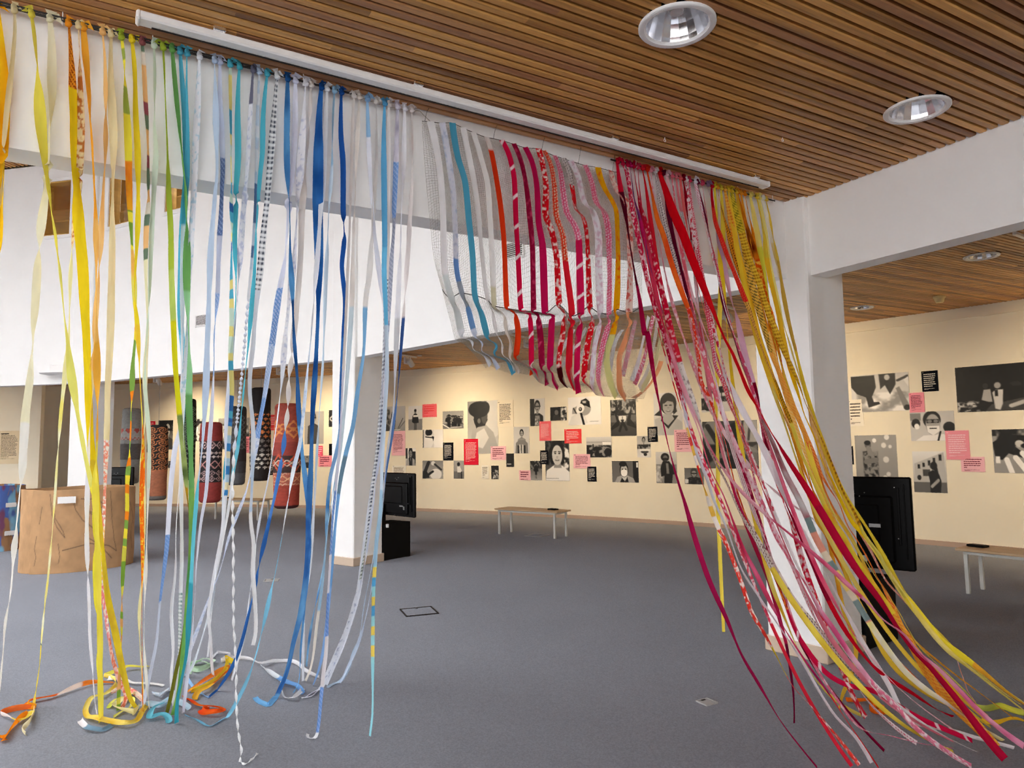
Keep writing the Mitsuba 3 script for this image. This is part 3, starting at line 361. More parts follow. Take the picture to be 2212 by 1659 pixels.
('sky blue ribbon ending in a yellow and teal striped tail on the bare carpet',0.029,0.4,0,[(0,'p',(96,170,214),0),(0.22,'p',(110,190,230),0),(0.34,'p',(200,216,232),0),(0.6,'p',(160,196,220),0),(0.72,'b',(90,190,210),[(240,216,100),(90,170,216),(160,220,226)]),(0.88,'p',(150,214,226),0)],[(1.276,3.303,0.060),(1.276,3.049,0.049),(1.283,2.811,0.038),(1.285,2.751,0.035),(1.297,2.603,0.010),(1.305,2.441,-0.018),(1.327,2.232,-0.053),(1.350,1.996,-0.092),(1.355,1.757,-0.131),(1.356,1.516,-0.171),(1.364,1.226,-0.217),(1.352,1.051,-0.246),(1.351,0.941,-0.263),(1.350,0.830,-0.281),(1.359,0.605,-0.316),(1.375,0.341,-0.358),(1.386,0.151,-0.387),(1.379,0.006,-0.410)]),
('white ribbon with a long black and white check band over the column',0.0329,0.3,0,[(0,'p',(234,228,224),0),(0.24,'g',(238,240,242),(60,70,90)),(0.66,'g',(226,230,226),(90,100,90)),(0.74,'f',(226,230,238),(170,176,196))],[(1.299,3.286,0.060),(1.300,3.006,0.047),(1.302,2.751,0.035),(1.304,2.744,0.030),(1.336,2.601,-0.058),(1.380,2.361,-0.196),(1.428,2.080,-0.347),(1.460,1.856,-0.460),(1.491,1.566,-0.599),(1.500,1.319,-0.713),(1.514,1.015,-0.847),(1.515,0.838,-0.923),(1.512,0.685,-0.988),(1.495,0.525,-1.057),(1.474,0.400,-1.111),(1.432,0.245,-1.181),(1.396,0.116,-1.238),(1.361,0.006,-1.288),(1.281,0.006,-1.191),(1.223,0.006,-1.200)]),
('lilac grey ribbon with a blue pinstripe patch third from the right',0.0322,0.4,0,[(0,'w',(226,222,236),(120,110,140)),(0.08,'s',(120,160,220),(170,196,236)),(0.16,'s',(196,200,216),(150,160,186)),(0.3,'f',(206,212,226),(150,166,200)),(0.45,'p',(220,226,236),0)],[(1.347,3.290,0.060),(1.344,3.063,0.049),(1.340,2.893,0.042),(1.335,2.751,0.035),(1.336,2.748,0.033),(1.376,2.542,-0.101),(1.421,2.274,-0.262),(1.447,2.084,-0.369),(1.483,1.858,-0.489),(1.502,1.567,-0.637),(1.520,1.231,-0.799),(1.530,0.907,-0.947),(1.534,0.632,-1.069),(1.522,0.414,-1.164),(1.494,0.257,-1.235),(1.458,0.132,-1.293),(1.425,0.006,-1.351)]),
('plain white ribbon second from the right end of the wire',0.0332,0.5,0,[(0,'p',(240,240,246),0),(0.3,'p',(214,214,216),0),(0.6,'p',(226,218,220),0),(0.7,'p',(190,214,234),0)],[(1.386,3.297,0.060),(1.385,3.072,0.050),(1.379,2.803,0.037),(1.378,2.751,0.035),(1.423,2.548,-0.099),(1.476,2.279,-0.262),(1.528,1.988,-0.425),(1.568,1.728,-0.560),(1.571,1.566,-0.643),(1.588,1.342,-0.752),(1.596,1.180,-0.829),(1.603,0.775,-1.014),(1.595,0.538,-1.119),(1.595,0.298,-1.222),(1.576,0.241,-1.249),(1.558,0.096,-1.313),(1.508,0.006,-1.361),(1.417,0.006,-1.304)]),
('rightmost white ribbon of the left group with a thin navy twist below',0.0326,0.7,0,[(0,'p',(236,228,226),0),(0.31,'p',(60,90,150),0),(0.45,'p',(110,150,210),0),(0.6,'p',(200,214,234),0)],[(1.425,3.317,0.060),(1.432,3.081,0.050),(1.430,2.860,0.040),(1.425,2.751,0.035),(1.448,2.637,-0.039),(1.485,2.419,-0.173),(1.508,2.280,-0.253),(1.535,2.088,-0.360),(1.564,1.860,-0.481),(1.581,1.593,-0.615),(1.584,1.427,-0.696),(1.601,1.169,-0.817),(1.613,0.871,-0.951),(1.617,0.624,-1.059),(1.609,0.436,-1.141),(1.583,0.246,-1.225),(1.548,0.120,-1.283),(1.513,0.006,-1.336)]),
]
RIGHT = [
('leftmost burgundy ribbon of the right group, sweeping alone across the carpet',0.0406,0.35,0,[(0,'p',(200,20,50),0),(0.06,'p',(90,14,36),0),(0.24,'w',(150,10,50),(176,20,80)),(0.4,'f',(170,24,70),(200,90,130)),(0.46,'p',(170,26,80),0),(0.7,'p',(160,24,76),0)],[(2.810,3.297,0.060),(2.796,3.123,0.101),(2.790,2.992,0.134),(2.763,2.603,0.233),(2.752,2.380,0.293),(2.736,2.163,0.352),(2.733,2.189,0.360),(2.708,1.900,0.443),(2.695,1.704,0.503),(2.689,1.568,0.546),(2.687,1.368,0.611),(2.695,1.226,0.660),(2.697,1.070,0.715),(2.708,0.871,0.789),(2.745,0.678,0.865),(2.764,0.528,0.926),(2.807,0.408,0.978),(2.866,0.240,1.054),(2.941,0.104,1.119),(2.987,0.030,1.156)]),
('red and white floral ribbon second from the left in the right group',0.0309,0.4,0,[(0,'f',(200,30,70),(240,200,210)),(0.3,'b',(200,50,60),[(200,40,60),(240,220,220)]),(0.42,'b',(220,50,40),[(220,50,40),(240,230,220),(236,190,80)]),(0.65,'f',(220,60,50),(246,230,220)),(0.82,'d',(236,210,60),(60,50,20)),(0.86,'f',(226,60,50),(240,220,220))],[(2.852,3.297,0.060),(2.864,3.249,0.074),(2.852,2.985,0.143),(2.845,2.827,0.186),(2.839,2.640,0.238),(2.833,2.495,0.279),(2.824,2.325,0.329),(2.821,2.138,0.385),(2.824,1.983,0.434),(2.828,1.807,0.492),(2.834,1.604,0.560),(2.830,1.415,0.626),(2.833,1.256,0.684),(2.840,1.136,0.730),(2.868,0.994,0.787),(2.878,0.807,0.863),(2.875,0.721,0.899),(2.910,0.605,0.951),(2.935,0.502,0.999),(2.964,0.379,1.057),(3.014,0.308,1.095),(3.079,0.205,1.151),(3.127,0.122,1.195),(3.175,0.030,1.245)]),
('magenta and purple dyed ribbon ending bright red at the bottom edge',0.0404,0.5,0,[(0,'w',(196,30,100),(120,60,130)),(0.3,'w',(220,50,90),(246,200,214)),(0.55,'w',(200,20,70),(230,110,150)),(0.78,'w',(150,26,80),(210,50,110)),(0.9,'p',(226,30,40),0)],[(2.916,3.301,0.060),(2.887,3.091,0.115),(2.889,2.928,0.161),(2.879,2.729,0.218),(2.868,2.513,0.281),(2.879,2.348,0.333),(2.878,2.168,0.390),(2.862,1.943,0.463),(2.873,1.783,0.519),(2.893,1.627,0.576),(2.890,1.473,0.632),(2.901,1.362,0.675),(2.921,1.275,0.710),(2.927,1.161,0.755),(2.930,1.028,0.809),(2.960,0.875,0.876),(2.985,0.730,0.942),(3.027,0.567,1.020),(3.075,0.441,1.084),(3.120,0.337,1.140),(3.168,0.200,1.214),(3.206,0.090,1.276),(3.222,0.030,1.310)]),
('broad red ribbon with small white flowers, changing to dotted grey and then yellow',0.0461,0.4,0,[(0,'f',(196,24,56),(240,190,196)),(0.3,'f',(206,40,60),(236,170,180)),(0.36,'f',(226,220,214),(150,130,130)),(0.5,'d',(226,216,206),(110,70,60)),(0.68,'w',(240,220,90),(220,190,60))],[(2.943,3.297,0.060),(2.930,3.181,0.092),(2.917,3.031,0.134),(2.924,2.869,0.183),(2.912,2.655,0.247),(2.909,2.500,0.296),(2.904,2.349,0.344),(2.889,2.152,0.409),(2.885,1.966,0.473),(2.898,1.742,0.555),(2.894,1.588,0.613),(2.912,1.450,0.669),(2.931,1.384,0.697),(2.945,1.311,0.728),(2.963,1.169,0.789),(3.005,1.043,0.848),(3.035,0.905,0.912),(3.059,0.817,0.955),(3.132,0.626,1.054),(3.196,0.491,1.129),(3.268,0.371,1.199),(3.341,0.266,1.265),(3.428,0.180,1.325),(3.522,0.112,1.380),(3.636,0.050,1.437)]),
('plain scarlet ribbon with a long plain white lower half',0.0383,0.45,0,[(0,'p',(214,34,50),0),(0.35,'p',(200,40,70),0),(0.43,'p',(222,228,234),0),(0.7,'p',(230,226,234),0)],[(3.017,3.299,0.060),(3.010,3.174,0.093),(2.984,2.945,0.153),(2.964,2.784,0.197),(2.946,2.623,0.242),(2.934,2.432,0.298),(2.927,2.216,0.364),(2.892,1.989,0.434),(2.869,1.799,0.496),(2.840,1.650,0.546),(2.845,1.511,0.596),(2.862,1.363,0.653),(2.865,1.234,0.702),(2.887,1.114,0.751),(2.893,0.909,0.835),(2.937,0.788,0.890),(3.004,0.627,0.968),(3.065,0.462,1.049),(3.093,0.342,1.109),(3.127,0.241,1.162),(3.204,0.130,1.226),(3.223,0.040,1.276)]),
('orange red flower print ribbon with a red and white lower end',0.0381,0.4,0,[(0,'w',(220,50,30),(240,120,40)),(0.25,'f',(226,60,40),(246,200,190)),(0.5,'f',(196,30,40),(240,150,60)),(0.7,'c',(206,24,70),(240,210,220))],[(3.056,3.307,0.060),(3.045,3.104,0.115),(3.039,2.953,0.157),(3.056,2.826,0.195),(3.057,2.713,0.229),(3.065,2.565,0.274),(3.082,2.420,0.320),(3.095,2.270,0.368),(3.069,2.077,0.428),(3.026,1.908,0.482),(3.051,1.786,0.527),(3.054,1.666,0.569),(3.065,1.546,0.613),(3.039,1.372,0.677),(3.031,1.226,0.733),(3.035,1.113,0.779),(3.064,0.959,0.845),(3.080,0.760,0.933),(3.075,0.634,0.990),(3.099,0.530,1.041),(3.171,0.408,1.108),(3.256,0.354,1.151),(3.394,0.313,1.206),(3.476,0.256,1.247),(3.596,0.175,1.308),(3.712,0.116,1.359),(3.849,0.050,1.417)]),
('spotted grey white ribbon turning pink near the header edge',0.0386,0.4,0,[(0,'d',(222,214,214),(60,50,60)),(0.2,'d',(236,150,166),(240,220,226)),(0.4,'f',(226,214,204),(140,110,110)),(0.75,'d',(230,222,210),(90,70,70))],[(3.127,3.299,0.060),(3.110,3.108,0.109),(3.100,2.901,0.164),(3.104,2.764,0.202),(3.104,2.604,0.248),(3.110,2.451,0.292),(3.105,2.289,0.340),(3.066,1.998,0.427),(3.065,1.777,0.499),(3.069,1.617,0.553),(3.071,1.461,0.607),(3.065,1.274,0.674),(3.106,1.043,0.764),(3.151,0.912,0.819),(3.203,0.739,0.893),(3.289,0.598,0.960),(3.386,0.438,1.038),(3.503,0.298,1.113),(3.673,0.153,1.199),(3.861,0.050,1.273)]),
('widest bright red ribbon running diagonally across the whole right group',0.0611,0.3,0,[(0,'p',(206,12,28),0),(0.25,'p',(226,24,36),0),(0.5,'p',(196,20,50),0),(0.62,'p',(176,20,56),0)],[(3.165,3.322,0.060),(3.169,3.181,0.104),(3.178,3.013,0.159),(3.205,2.848,0.216),(3.214,2.688,0.271),(3.227,2.528,0.328),(3.242,2.336,0.398),(3.256,2.170,0.460),(3.275,2.084,0.495),(3.286,1.944,0.550),(3.292,1.843,0.590),(3.320,1.729,0.640),(3.348,1.600,0.697),(3.382,1.464,0.759),(3.435,1.288,0.844),(3.464,1.169,0.903),(3.499,0.994,0.990),(3.529,0.860,1.061),(3.581,0.708,1.148),(3.598,0.593,1.213),(3.624,0.494,1.273),(3.665,0.422,1.322),(3.698,0.341,1.376),(3.728,0.242,1.444),(3.751,0.131,1.523),(3.779,0.040,1.592)]),
('thin black and white pinstripe ribbon in the middle of the right group',0.0289,0.4,0,[(0,'p',(226,130,140),0),(0.07,'l',(240,236,236),(40,30,40)),(0.2,'w',(206,180,190),(240,230,236)),(0.45,'l',(236,220,220),(110,40,60)),(0.7,'f',(226,120,150),(246,226,230))],[(3.311,3.300,0.060),(3.294,3.187,0.090),(3.273,2.951,0.154),(3.270,2.786,0.201),(3.254,2.621,0.249),(3.204,2.420,0.307),(3.170,2.190,0.377),(3.161,2.041,0.426),(3.161,1.911,0.470),(3.150,1.797,0.508),(3.124,1.538,0.600),(3.120,1.392,0.655),(3.119,1.280,0.698),(3.121,1.120,0.762),(3.128,0.975,0.824),(3.128,0.840,0.883),(3.107,0.691,0.950),(3.109,0.566,1.009),(3.123,0.444,1.071),(3.163,0.323,1.137),(3.243,0.171,1.227),(3.368,0.134,1.281),(3.518,0.086,1.345),(3.680,0.050,1.410)]),
('dark red ribbon with a loose burgundy end dangling over the carpet',0.0354,0.6,0,[(0,'p',(150,10,36),0),(0.13,'l',(236,226,226),(60,30,50)),(0.3,'w',(226,160,170),(200,80,100)),(0.6,'p',(170,30,70),0),(0.88,'p',(96,14,46),0)],[(3.375,3.302,0.060),(3.373,3.102,0.094),(3.378,2.938,0.123),(3.356,2.803,0.146),(3.313,2.476,0.204),(3.291,2.171,0.261),(3.275,1.906,0.312),(3.277,1.649,0.364),(3.288,1.428,0.410),(3.328,1.183,0.464),(3.381,0.943,0.518),(3.436,0.733,0.566),(3.455,0.530,0.613),(3.458,0.359,0.654),(3.439,0.220,0.688),(3.375,0.020,0.740)]),
('pink ribbon printed with little white triangles',0.0461,0.3,0,[(0,'d',(214,60,96),(250,236,240)),(0.4,'d',(216,70,80),(250,236,240)),(0.55,'f',(226,110,140),(246,220,230)),(0.72,'w',(240,190,210),(220,90,140)),(0.85,'f',(226,120,150),(246,226,232))],[(3.434,3.298,0.060),(3.363,3.008,0.141),(3.327,2.793,0.206),(3.297,2.624,0.258),(3.275,2.464,0.310),(3.211,2.189,0.401),(3.167,2.013,0.462),(3.179,1.895,0.508),(3.169,1.779,0.553),(3.178,1.666,0.599),(3.170,1.563,0.640),(3.164,1.430,0.696),(3.134,1.297,0.752),(3.137,1.195,0.798),(3.124,1.082,0.851),(3.145,0.974,0.905),(3.188,0.836,0.980),(3.205,0.706,1.051),(3.236,0.607,1.109),(3.258,0.512,1.166),(3.287,0.424,1.222),(3.312,0.358,1.265),(3.356,0.303,1.307),(3.412,0.195,1.386),(3.498,0.103,1.464),(3.594,0.030,1.536)]),
('white ribbon with red outlined triangles near the top',0.0468,0.4,0,[(0,'s',(242,240,248),(214,40,80)),(0.12,'f',(240,236,242),(220,110,140)),(0.3,'f',(216,80,120),(240,220,226)),(0.46,'w',(196,196,196),(150,30,60)),(0.62,'b',(226,220,190),[(226,214,190),(120,140,140),(220,150,130),(236,210,120)]),(0.78,'w',(226,222,210),(226,216,110))],[(3.486,3.298,0.060),(3.472,3.112,0.115),(3.459,2.904,0.178),(3.440,2.725,0.233),(3.427,2.558,0.287),(3.405,2.358,0.353),(3.406,2.259,0.388),(3.402,2.067,0.457),(3.402,1.919,0.512),(3.392,1.782,0.563),(3.390,1.666,0.609),(3.401,1.521,0.669),(3.404,1.362,0.737),(3.423,1.247,0.789),(3.431,1.121,0.846),(3.428,1.045,0.882),(3.455,0.894,0.957),(3.489,0.778,1.019),(3.520,0.634,1.098),(3.549,0.506,1.171),(3.592,0.386,1.245),(3.659,0.304,1.304),(3.729,0.244,1.354),(3.831,0.148,1.432),(3.945,0.060,1.510)]),
('thin burgundy ribbon crossing in front of the right column',0.0343,0.6,0,[(0,'p',(110,20,56),0),(0.4,'f',(170,30,70),(220,120,150)),(0.6,'p',(150,16,50),0),(0.75,'p',(200,16,40),0)],[(3.508,3.302,0.060),(3.502,3.092,0.114),(3.486,2.836,0.181),(3.466,2.605,0.243),(3.448,2.350,0.314),(3.461,2.152,0.374),(3.475,1.989,0.425),(3.474,1.814,0.480),(3.456,1.617,0.543),(3.420,1.454,0.596),(3.428,1.382,0.621),(3.445,1.268,0.662),(3.466,1.109,0.721),(3.483,1.013,0.758),(3.496,0.887,0.806),(3.508,0.734,0.866),(3.542,0.568,0.936),(3.596,0.441,0.993),(3.689,0.312,1.058),(3.850,0.196,1.128),(3.968,0.109,1.180),(4.065,0.060,1.216)]),
('lilac ribbon over a burgundy and floral tail before the right column',0.0454,0.6,0,[(0,'w',(150,120,150),(206,170,200)),(0.2,'p',(214,170,196),0),(0.42,'p',(120,10,40),0),(0.55,'f',(206,30,60),(240,210,220)),(0.8,'f',(206,40,60),(246,220,220))],[(3.605,3.304,0.060),(3.604,3.116,0.101),(3.596,2.968,0.133),(3.585,2.713,0.191),(3.576,2.508,0.239),(3.587,2.347,0.278),(3.582,2.182,0.318),(3.580,2.029,0.356),(3.586,1.851,0.403),(3.573,1.619,0.464),(3.558,1.395,0.524),(3.568,1.205,0.579),(3.582,1.098,0.610),(3.587,0.993,0.642),(3.587,0.845,0.686),(3.594,0.719,0.726),(3.610,0.569,0.774),(3.612,0.424,0.822),(3.627,0.307,0.862),(3.646,0.168,0.910),(3.693,0.050,0.953)]),
('red ribbon with tiny dots that becomes a yellow one with black dots',0.0487,0.3,0,[(0,'p',(196,20,40),0),(0.05,'d',(226,30,30),(240,110,80)),(0.25,'d',(240,186,90),(120,60,30)),(0.4,'d',(214,160,40),(70,30,20)),(0.48,'p',(236,216,90),0),(0.62,'w',(240,220,70),(230,150,40)),(0.8,'s',(236,180,70),(226,120,50))],[(3.645,3.301,0.060),(3.579,3.045,0.133),(3.581,2.889,0.183),(3.585,2.744,0.231),(3.599,2.603,0.281),(3.608,2.454,0.333),(3.614,2.387,0.357),(3.607,2.264,0.400),(3.602,2.077,0.468),(3.612,1.907,0.534),(3.607,1.734,0.601),(3.605,1.625,0.645),(3.590,1.499,0.696),(3.595,1.356,0.759),(3.597,1.202,0.828),(3.605,1.082,0.885),(3.627,1.042,0.908),(3.642,0.927,0.966),(3.680,0.776,1.047),(3.708,0.662,1.111),(3.728,0.535,1.184),(3.731,0.424,1.250),(3.738,0.318,1.316),(3.786,0.239,1.373),(3.850,0.147,1.444),(3.882,0.050,1.517)]),
('first yellow ribbon right of the red ones',0.0365,0.6,0,[(0,'p',(228,214,60),0),(0.12,'p',(236,210,50),0),(0.5,'p',(240,216,70),0),(0.7,'w',(240,200,60),(236,226,120))],[(3.672,3.306,0.060),(3.631,3.061,0.107),(3.599,2.861,0.146),(3.562,2.649,0.189),(3.543,2.467,0.227),(3.493,2.226,0.279),(3.467,2.070,0.313),(3.433,1.846,0.364),(3.404,1.648,0.411),(3.376,1.426,0.466),(3.360,1.186,0.528),(3.349,0.954,0.591),(3.349,0.755,0.647),(3.379,0.583,0.697),(3.448,0.316,0.779),(3.556,0.163,0.831),(3.752,0.030,0.887)]),
('lemon yellow ribbon hanging nearly straight and ending in mid air',0.034,0.5,0,[(0,'p',(228,210,70),0),(0.3,'p',(246,226,90),0)],[(3.736,3.311,0.060),(3.705,2.986,0.093),(3.599,2.517,0.140),(3.480,2.012,0.195),(3.411,1.697,0.231),(3.377,1.423,0.264),(3.325,1.126,0.300),(3.285,0.823,0.339),(3.237,0.450,0.388)]),
('yellow ribbon with brown polka dots, tied up into a knot near the floor',0.0433,0.3,0,[(0,'d',(236,160,50),(60,30,20)),(0.25,'d',(244,196,80),(150,90,40)),(0.5,'w',(236,190,60),(240,150,40)),(0.8,'p',(236,200,70),0)],[(3.699,3.301,0.060),(3.703,3.181,0.080),(3.724,2.993,0.112),(3.737,2.867,0.134),(3.759,2.726,0.159),(3.792,2.561,0.189),(3.802,2.364,0.224),(3.817,2.174,0.259),(3.843,1.956,0.299),(3.899,1.772,0.335),(3.942,1.621,0.365),(3.970,1.440,0.400),(3.996,1.233,0.441),(4.013,1.059,0.476),(4.086,0.920,0.506),(4.082,0.702,0.551),(4.074,0.527,0.587),(4.106,0.378,0.619),(4.107,0.280,0.640),(3.982,0.136,0.677),(3.865,0.065,0.699),(3.804,0.006,0.716)]),
('orange check ribbon with a plain golden lower part',0.0422,0.4,0,[(0,'g',(240,190,80),(226,120,30)),(0.12,'p',(240,196,50),0),(0.45,'p',(236,160,40),0),(0.65,'p',(240,206,70),0)],[(3.773,3.308,0.060),(3.757,3.106,0.109),(3.747,2.972,0.143),(3.739,2.857,0.172),(3.735,2.685,0.217),(3.726,2.506,0.265),(3.717,2.312,0.319),(3.718,2.124,0.373),(3.722,1.910,0.436),(3.735,1.704,0.501),(3.743,1.560,0.546),(3.745,1.391,0.601),(3.764,1.226,0.657),(3.781,1.119,0.695),(3.804,0.961,0.752),(3.787,0.760,0.824),(3.824,0.563,0.902),(3.845,0.397,0.968),(3.906,0.275,1.022),(4.024,0.169,1.077),(4.188,0.080,1.135)]),
('yellow ribbon with dark crosswise stripes, fourth yellow from the left',0.0537,0.3,0,[(0,'s',(226,200,60),(90,90,30)),(0.1,'g',(230,196,60),(170,110,30)),(0.55,'g',(226,180,40),(130,80,30)),(0.68,'w',(236,220,80),(200,200,110)),(0.8,'p',(246,226,60),0),(0.92,'w',(236,190,60),(240,170,60))],[(3.843,3.311,0.060),(3.810,3.129,0.116),(3.795,2.937,0.179),(3.780,2.785,0.230),(3.788,2.656,0.278),(3.783,2.511,0.330),(3.764,2.343,0.391),(3.772,2.302,0.408),(3.771,2.129,0.476),(3.781,1.928,0.559),(3.770,1.787,0.618),(3.769,1.649,0.678),(3.765,1.516,0.738),(3.752,1.376,0.803),(3.737,1.259,0.858),(3.742,1.145,0.917),(3.728,1.038,0.972),(3.757,0.925,1.038),(3.751,0.824,1.095),(3.783,0.717,1.164),(3.809,0.599,1.242),(3.832,0.515,1.301),(3.893,0.449,1.360),(3.962,0.368,1.432),(4.019,0.281,1.508),(4.073,0.220,1.568)]),
('yellow and black barred ribbon that turns into orange candy stripes',0.0502,0.3,0,[(0,'p',(230,196,60),0),(0.12,'s',(236,190,80),(70,60,40)),(0.35,'s',(246,190,90),(236,150,60)),(0.52,'s',(226,110,40),(250,190,120)),(0.8,'s',(240,180,70),(226,140,50))],[(3.889,3.299,0.060),(3.844,3.062,0.128),(3.794,2.826,0.198),(3.766,2.676,0.245),(3.738,2.428,0.326),(3.718,2.257,0.384),(3.704,2.115,0.434),(3.711,1.984,0.484),(3.711,1.824,0.546),(3.719,1.685,0.602),(3.722,1.567,0.650),(3.722,1.448,0.700),(3.714,1.359,0.737),(3.726,1.288,0.770),(3.756,1.177,0.823),(3.740,1.072,0.871),(3.755,1.019,0.898),(3.773,0.906,0.955),(3.779,0.785,1.016),(3.784,0.670,1.077),(3.769,0.566,1.132),(3.759,0.455,1.195),(3.759,0.338,1.266),(3.780,0.239,1.331),(3.838,0.138,1.407),(3.880,0.060,1.467)]),
('orange and dark red paisley ribbon',0.051,0.3,0,[(0,'w',(226,130,30),(110,30,10)),(0.15,'f',(226,90,20),(246,190,70)),(0.35,'f',(230,170,50),(200,40,20)),(0.5,'p',(236,150,60),0),(0.65,'w',(230,210,90),(240,180,60))],[(3.899,3.297,0.060),(3.891,3.135,0.107),(3.888,2.991,0.150),(3.884,2.804,0.207),(3.873,2.672,0.247),(3.843,2.481,0.306),(3.843,2.357,0.347),(3.805,2.201,0.397),(3.776,2.025,0.456),(3.744,1.861,0.513),(3.743,1.744,0.557),(3.754,1.615,0.608),(3.746,1.447,0.673),(3.729,1.299,0.733),(3.736,1.155,0.795),(3.765,1.027,0.855),(3.781,0.939,0.896),(3.781,0.783,0.970),(3.802,0.619,1.052),(3.843,0.482,1.128),(3.882,0.370,1.192),(3.971,0.235,1.279),(4.085,0.100,1.374)]),
('plain orange ribbon hidden among the yellow ones',0.0405,0.5,0,[(0,'p',(232,140,30),0),(0.3,'p',(240,160,60),0),(0.6,'p',(236,120,40),0)],[(3.975,3.304,0.060),(3.964,3.114,0.104),(3.953,2.942,0.145),(3.930,2.732,0.195),(3.912,2.494,0.255),(3.879,2.263,0.313),(3.843,2.071,0.364),(3.824,1.855,0.423),(3.822,1.691,0.471),(3.832,1.459,0.541),(3.817,1.249,0.605),(3.812,1.113,0.648),(3.812,0.954,0.701),(3.857,0.796,0.757),(3.864,0.644,0.810),(3.916,0.492,0.868),(3.984,0.340,0.927),(4.077,0.233,0.974),(4.193,0.100,1.033)]),
('pale yellow ribbon fifth from the right end of the rod',0.0396,0.5,0,[(0,'p',(236,220,120),0),(0.12,'p',(216,214,70),0),(0.3,'p',(240,216,80),0),(0.6,'w',(236,206,70),(226,226,120))],[(4.034,3.307,0.060),(3.994,3.068,0.129),(3.950,2.855,0.193),(3.916,2.701,0.240),(3.856,2.479,0.310),(3.792,2.215,0.398),(3.758,1.996,0.476),(3.736,1.787,0.555),(3.731,1.614,0.624),(3.695,1.449,0.692),(3.676,1.289,0.760),(3.680,1.135,0.832),(3.712,1.034,0.885),(3.746,0.910,0.950),(3.773,0.767,1.027),(3.802,0.629,1.105),(3.807,0.478,1.192),(3.873,0.367,1.268),(3.947,0.239,1.360),(3.993,0.100,1.460)]),
('golden ribbon fourth from the right end of the rod',0.0456,0.4,0,[(0,'p',(236,210,70),0),(0.15,'p',(240,196,50),0),(0.4,'p',(240,206,30),0),(0.7,'w',(226,210,80),(240,226,140))],[(4.102,3.306,0.060),(4.054,3.033,0.145),(3.982,2.822,0.212),(3.934,2.615,0.281),(3.893,2.399,0.357),(3.840,2.199,0.430),(3.800,2.040,0.490),(3.769,1.858,0.564),(3.744,1.718,0.623),(3.741,1.582,0.685),(3.712,1.417,0.761),(3.713,1.306,0.816),(3.701,1.184,0.878),(3.708,1.080,0.935),(3.732,1.040,0.961),(3.759,0.931,1.027),(3.767,0.815,1.096),(3.773,0.711,1.162),(3.791,0.636,1.213),(3.809,0.543,1.278),(3.834,0.467,1.337),(3.887,0.398,1.399),(3.943,0.317,1.474),(3.996,0.246,1.543),(4.030,0.200,1.590)]),
('white and yellow ribbon with a coral end, third from the right end',0.0403,0.5,0,[(0,'p',(240,238,226),0),(0.1,'w',(236,210,120),(240,238,230)),(0.2,'p',(232,150,100),0),(0.4,'f',(220,180,120),(200,150,90)),(0.65,'f',(226,150,130),(246,226,220))],[(4.162,3.309,0.060),(4.162,3.129,0.103),(4.139,2.916,0.153),(4.122,2.780,0.186),(4.109,2.619,0.226),(4.092,2.515,0.252),(4.082,2.360,0.293),(4.074,2.228,0.328),(4.083,2.196,0.337),(4.050,1.989,0.393),(4.047,1.858,0.430),(4.023,1.707,0.473),(4.010,1.528,0.526),(4.006,1.326,0.588),(4.041,1.183,0.636),(4.094,1.042,0.685),(4.152,0.876,0.744),(4.186,0.714,0.802),(4.268,0.602,0.847),(4.353,0.490,0.893),(4.460,0.325,0.959),(4.557,0.220,1.004),(4.532,0.092,1.052),(4.562,0.006,1.086)]),
('last yellow ribbon at the right end of the rod, by the column',0.0438,0.4,0,[(0,'p',(232,204,80),0),(0.15,'p',(206,170,70),0),(0.35,'p',(240,210,60),0),(0.6,'p',(240,220,70),0),(0.8,'w',(226,216,130),(236,190,90))],[(4.202,3.309,0.060),(4.165,3.125,0.116),(4.117,2.905,0.186),(4.068,2.703,0.252),(4.008,2.491,0.323),(3.965,2.321,0.383),(3.920,2.125,0.456),(3.867,1.907,0.541),(3.841,1.728,0.615),(3.813,1.529,0.702),(3.780,1.340,0.790),(3.780,1.210,0.856),(3.809,1.095,0.921),(3.826,0.924,1.017),(3.825,0.762,1.112),(3.842,0.619,1.205),(3.877,0.491,1.297),(3.952,0.384,1.389),(4.045,0.280,1.491),(4.112,0.200,1.571)]),
('pink shaded ribbon trailing to the lower right corner over the burgundy ones',0.0467,0.4,0,[(0,'p',(214,60,90),0),(0.3,'w',(226,100,130),(244,200,214)),(0.6,'w',(210,30,90),(240,150,180)),(0.75,'w',(240,190,210),(226,90,150))],[(2.978,3.297,0.060),(2.929,3.036,0.134),(2.880,2.711,0.233),(2.849,2.436,0.322),(2.832,2.119,0.432),(2.834,1.874,0.524),(2.855,1.692,0.598),(2.887,1.491,0.684),(2.960,1.319,0.768),(3.050,1.198,0.837),(3.165,1.077,0.913),(3.279,0.958,0.989),(3.362,0.863,1.048),(3.425,0.782,1.098),(3.482,0.713,1.141),(3.519,0.644,1.181),(3.610,0.564,1.238),(3.648,0.478,1.289),(3.717,0.403,1.341),(3.778,0.305,1.403),(3.822,0.227,1.454),(3.895,0.135,1.519),(3.988,0.050,1.586)]),
('pale pink ribbon whose white end curls up in front of the right column',0.0376,0.5,0,[(0,'f',(230,150,166),(250,230,236)),(0.5,'p',(240,206,214),0),(0.75,'p',(240,238,242),0)],[(3.087,3.301,0.060),(3.101,3.116,0.067),(3.127,2.843,0.078),(3.169,2.574,0.089),(3.250,2.309,0.100),(3.371,2.015,0.113),(3.522,1.717,0.126),(3.718,1.474,0.137),(3.940,1.284,0.147),(4.203,1.116,0.156),(4.458,0.973,0.164),(4.566,0.846,0.170),(4.688,0.693,0.176),(4.786,0.618,0.179),(4.971,0.620,0.183)]),
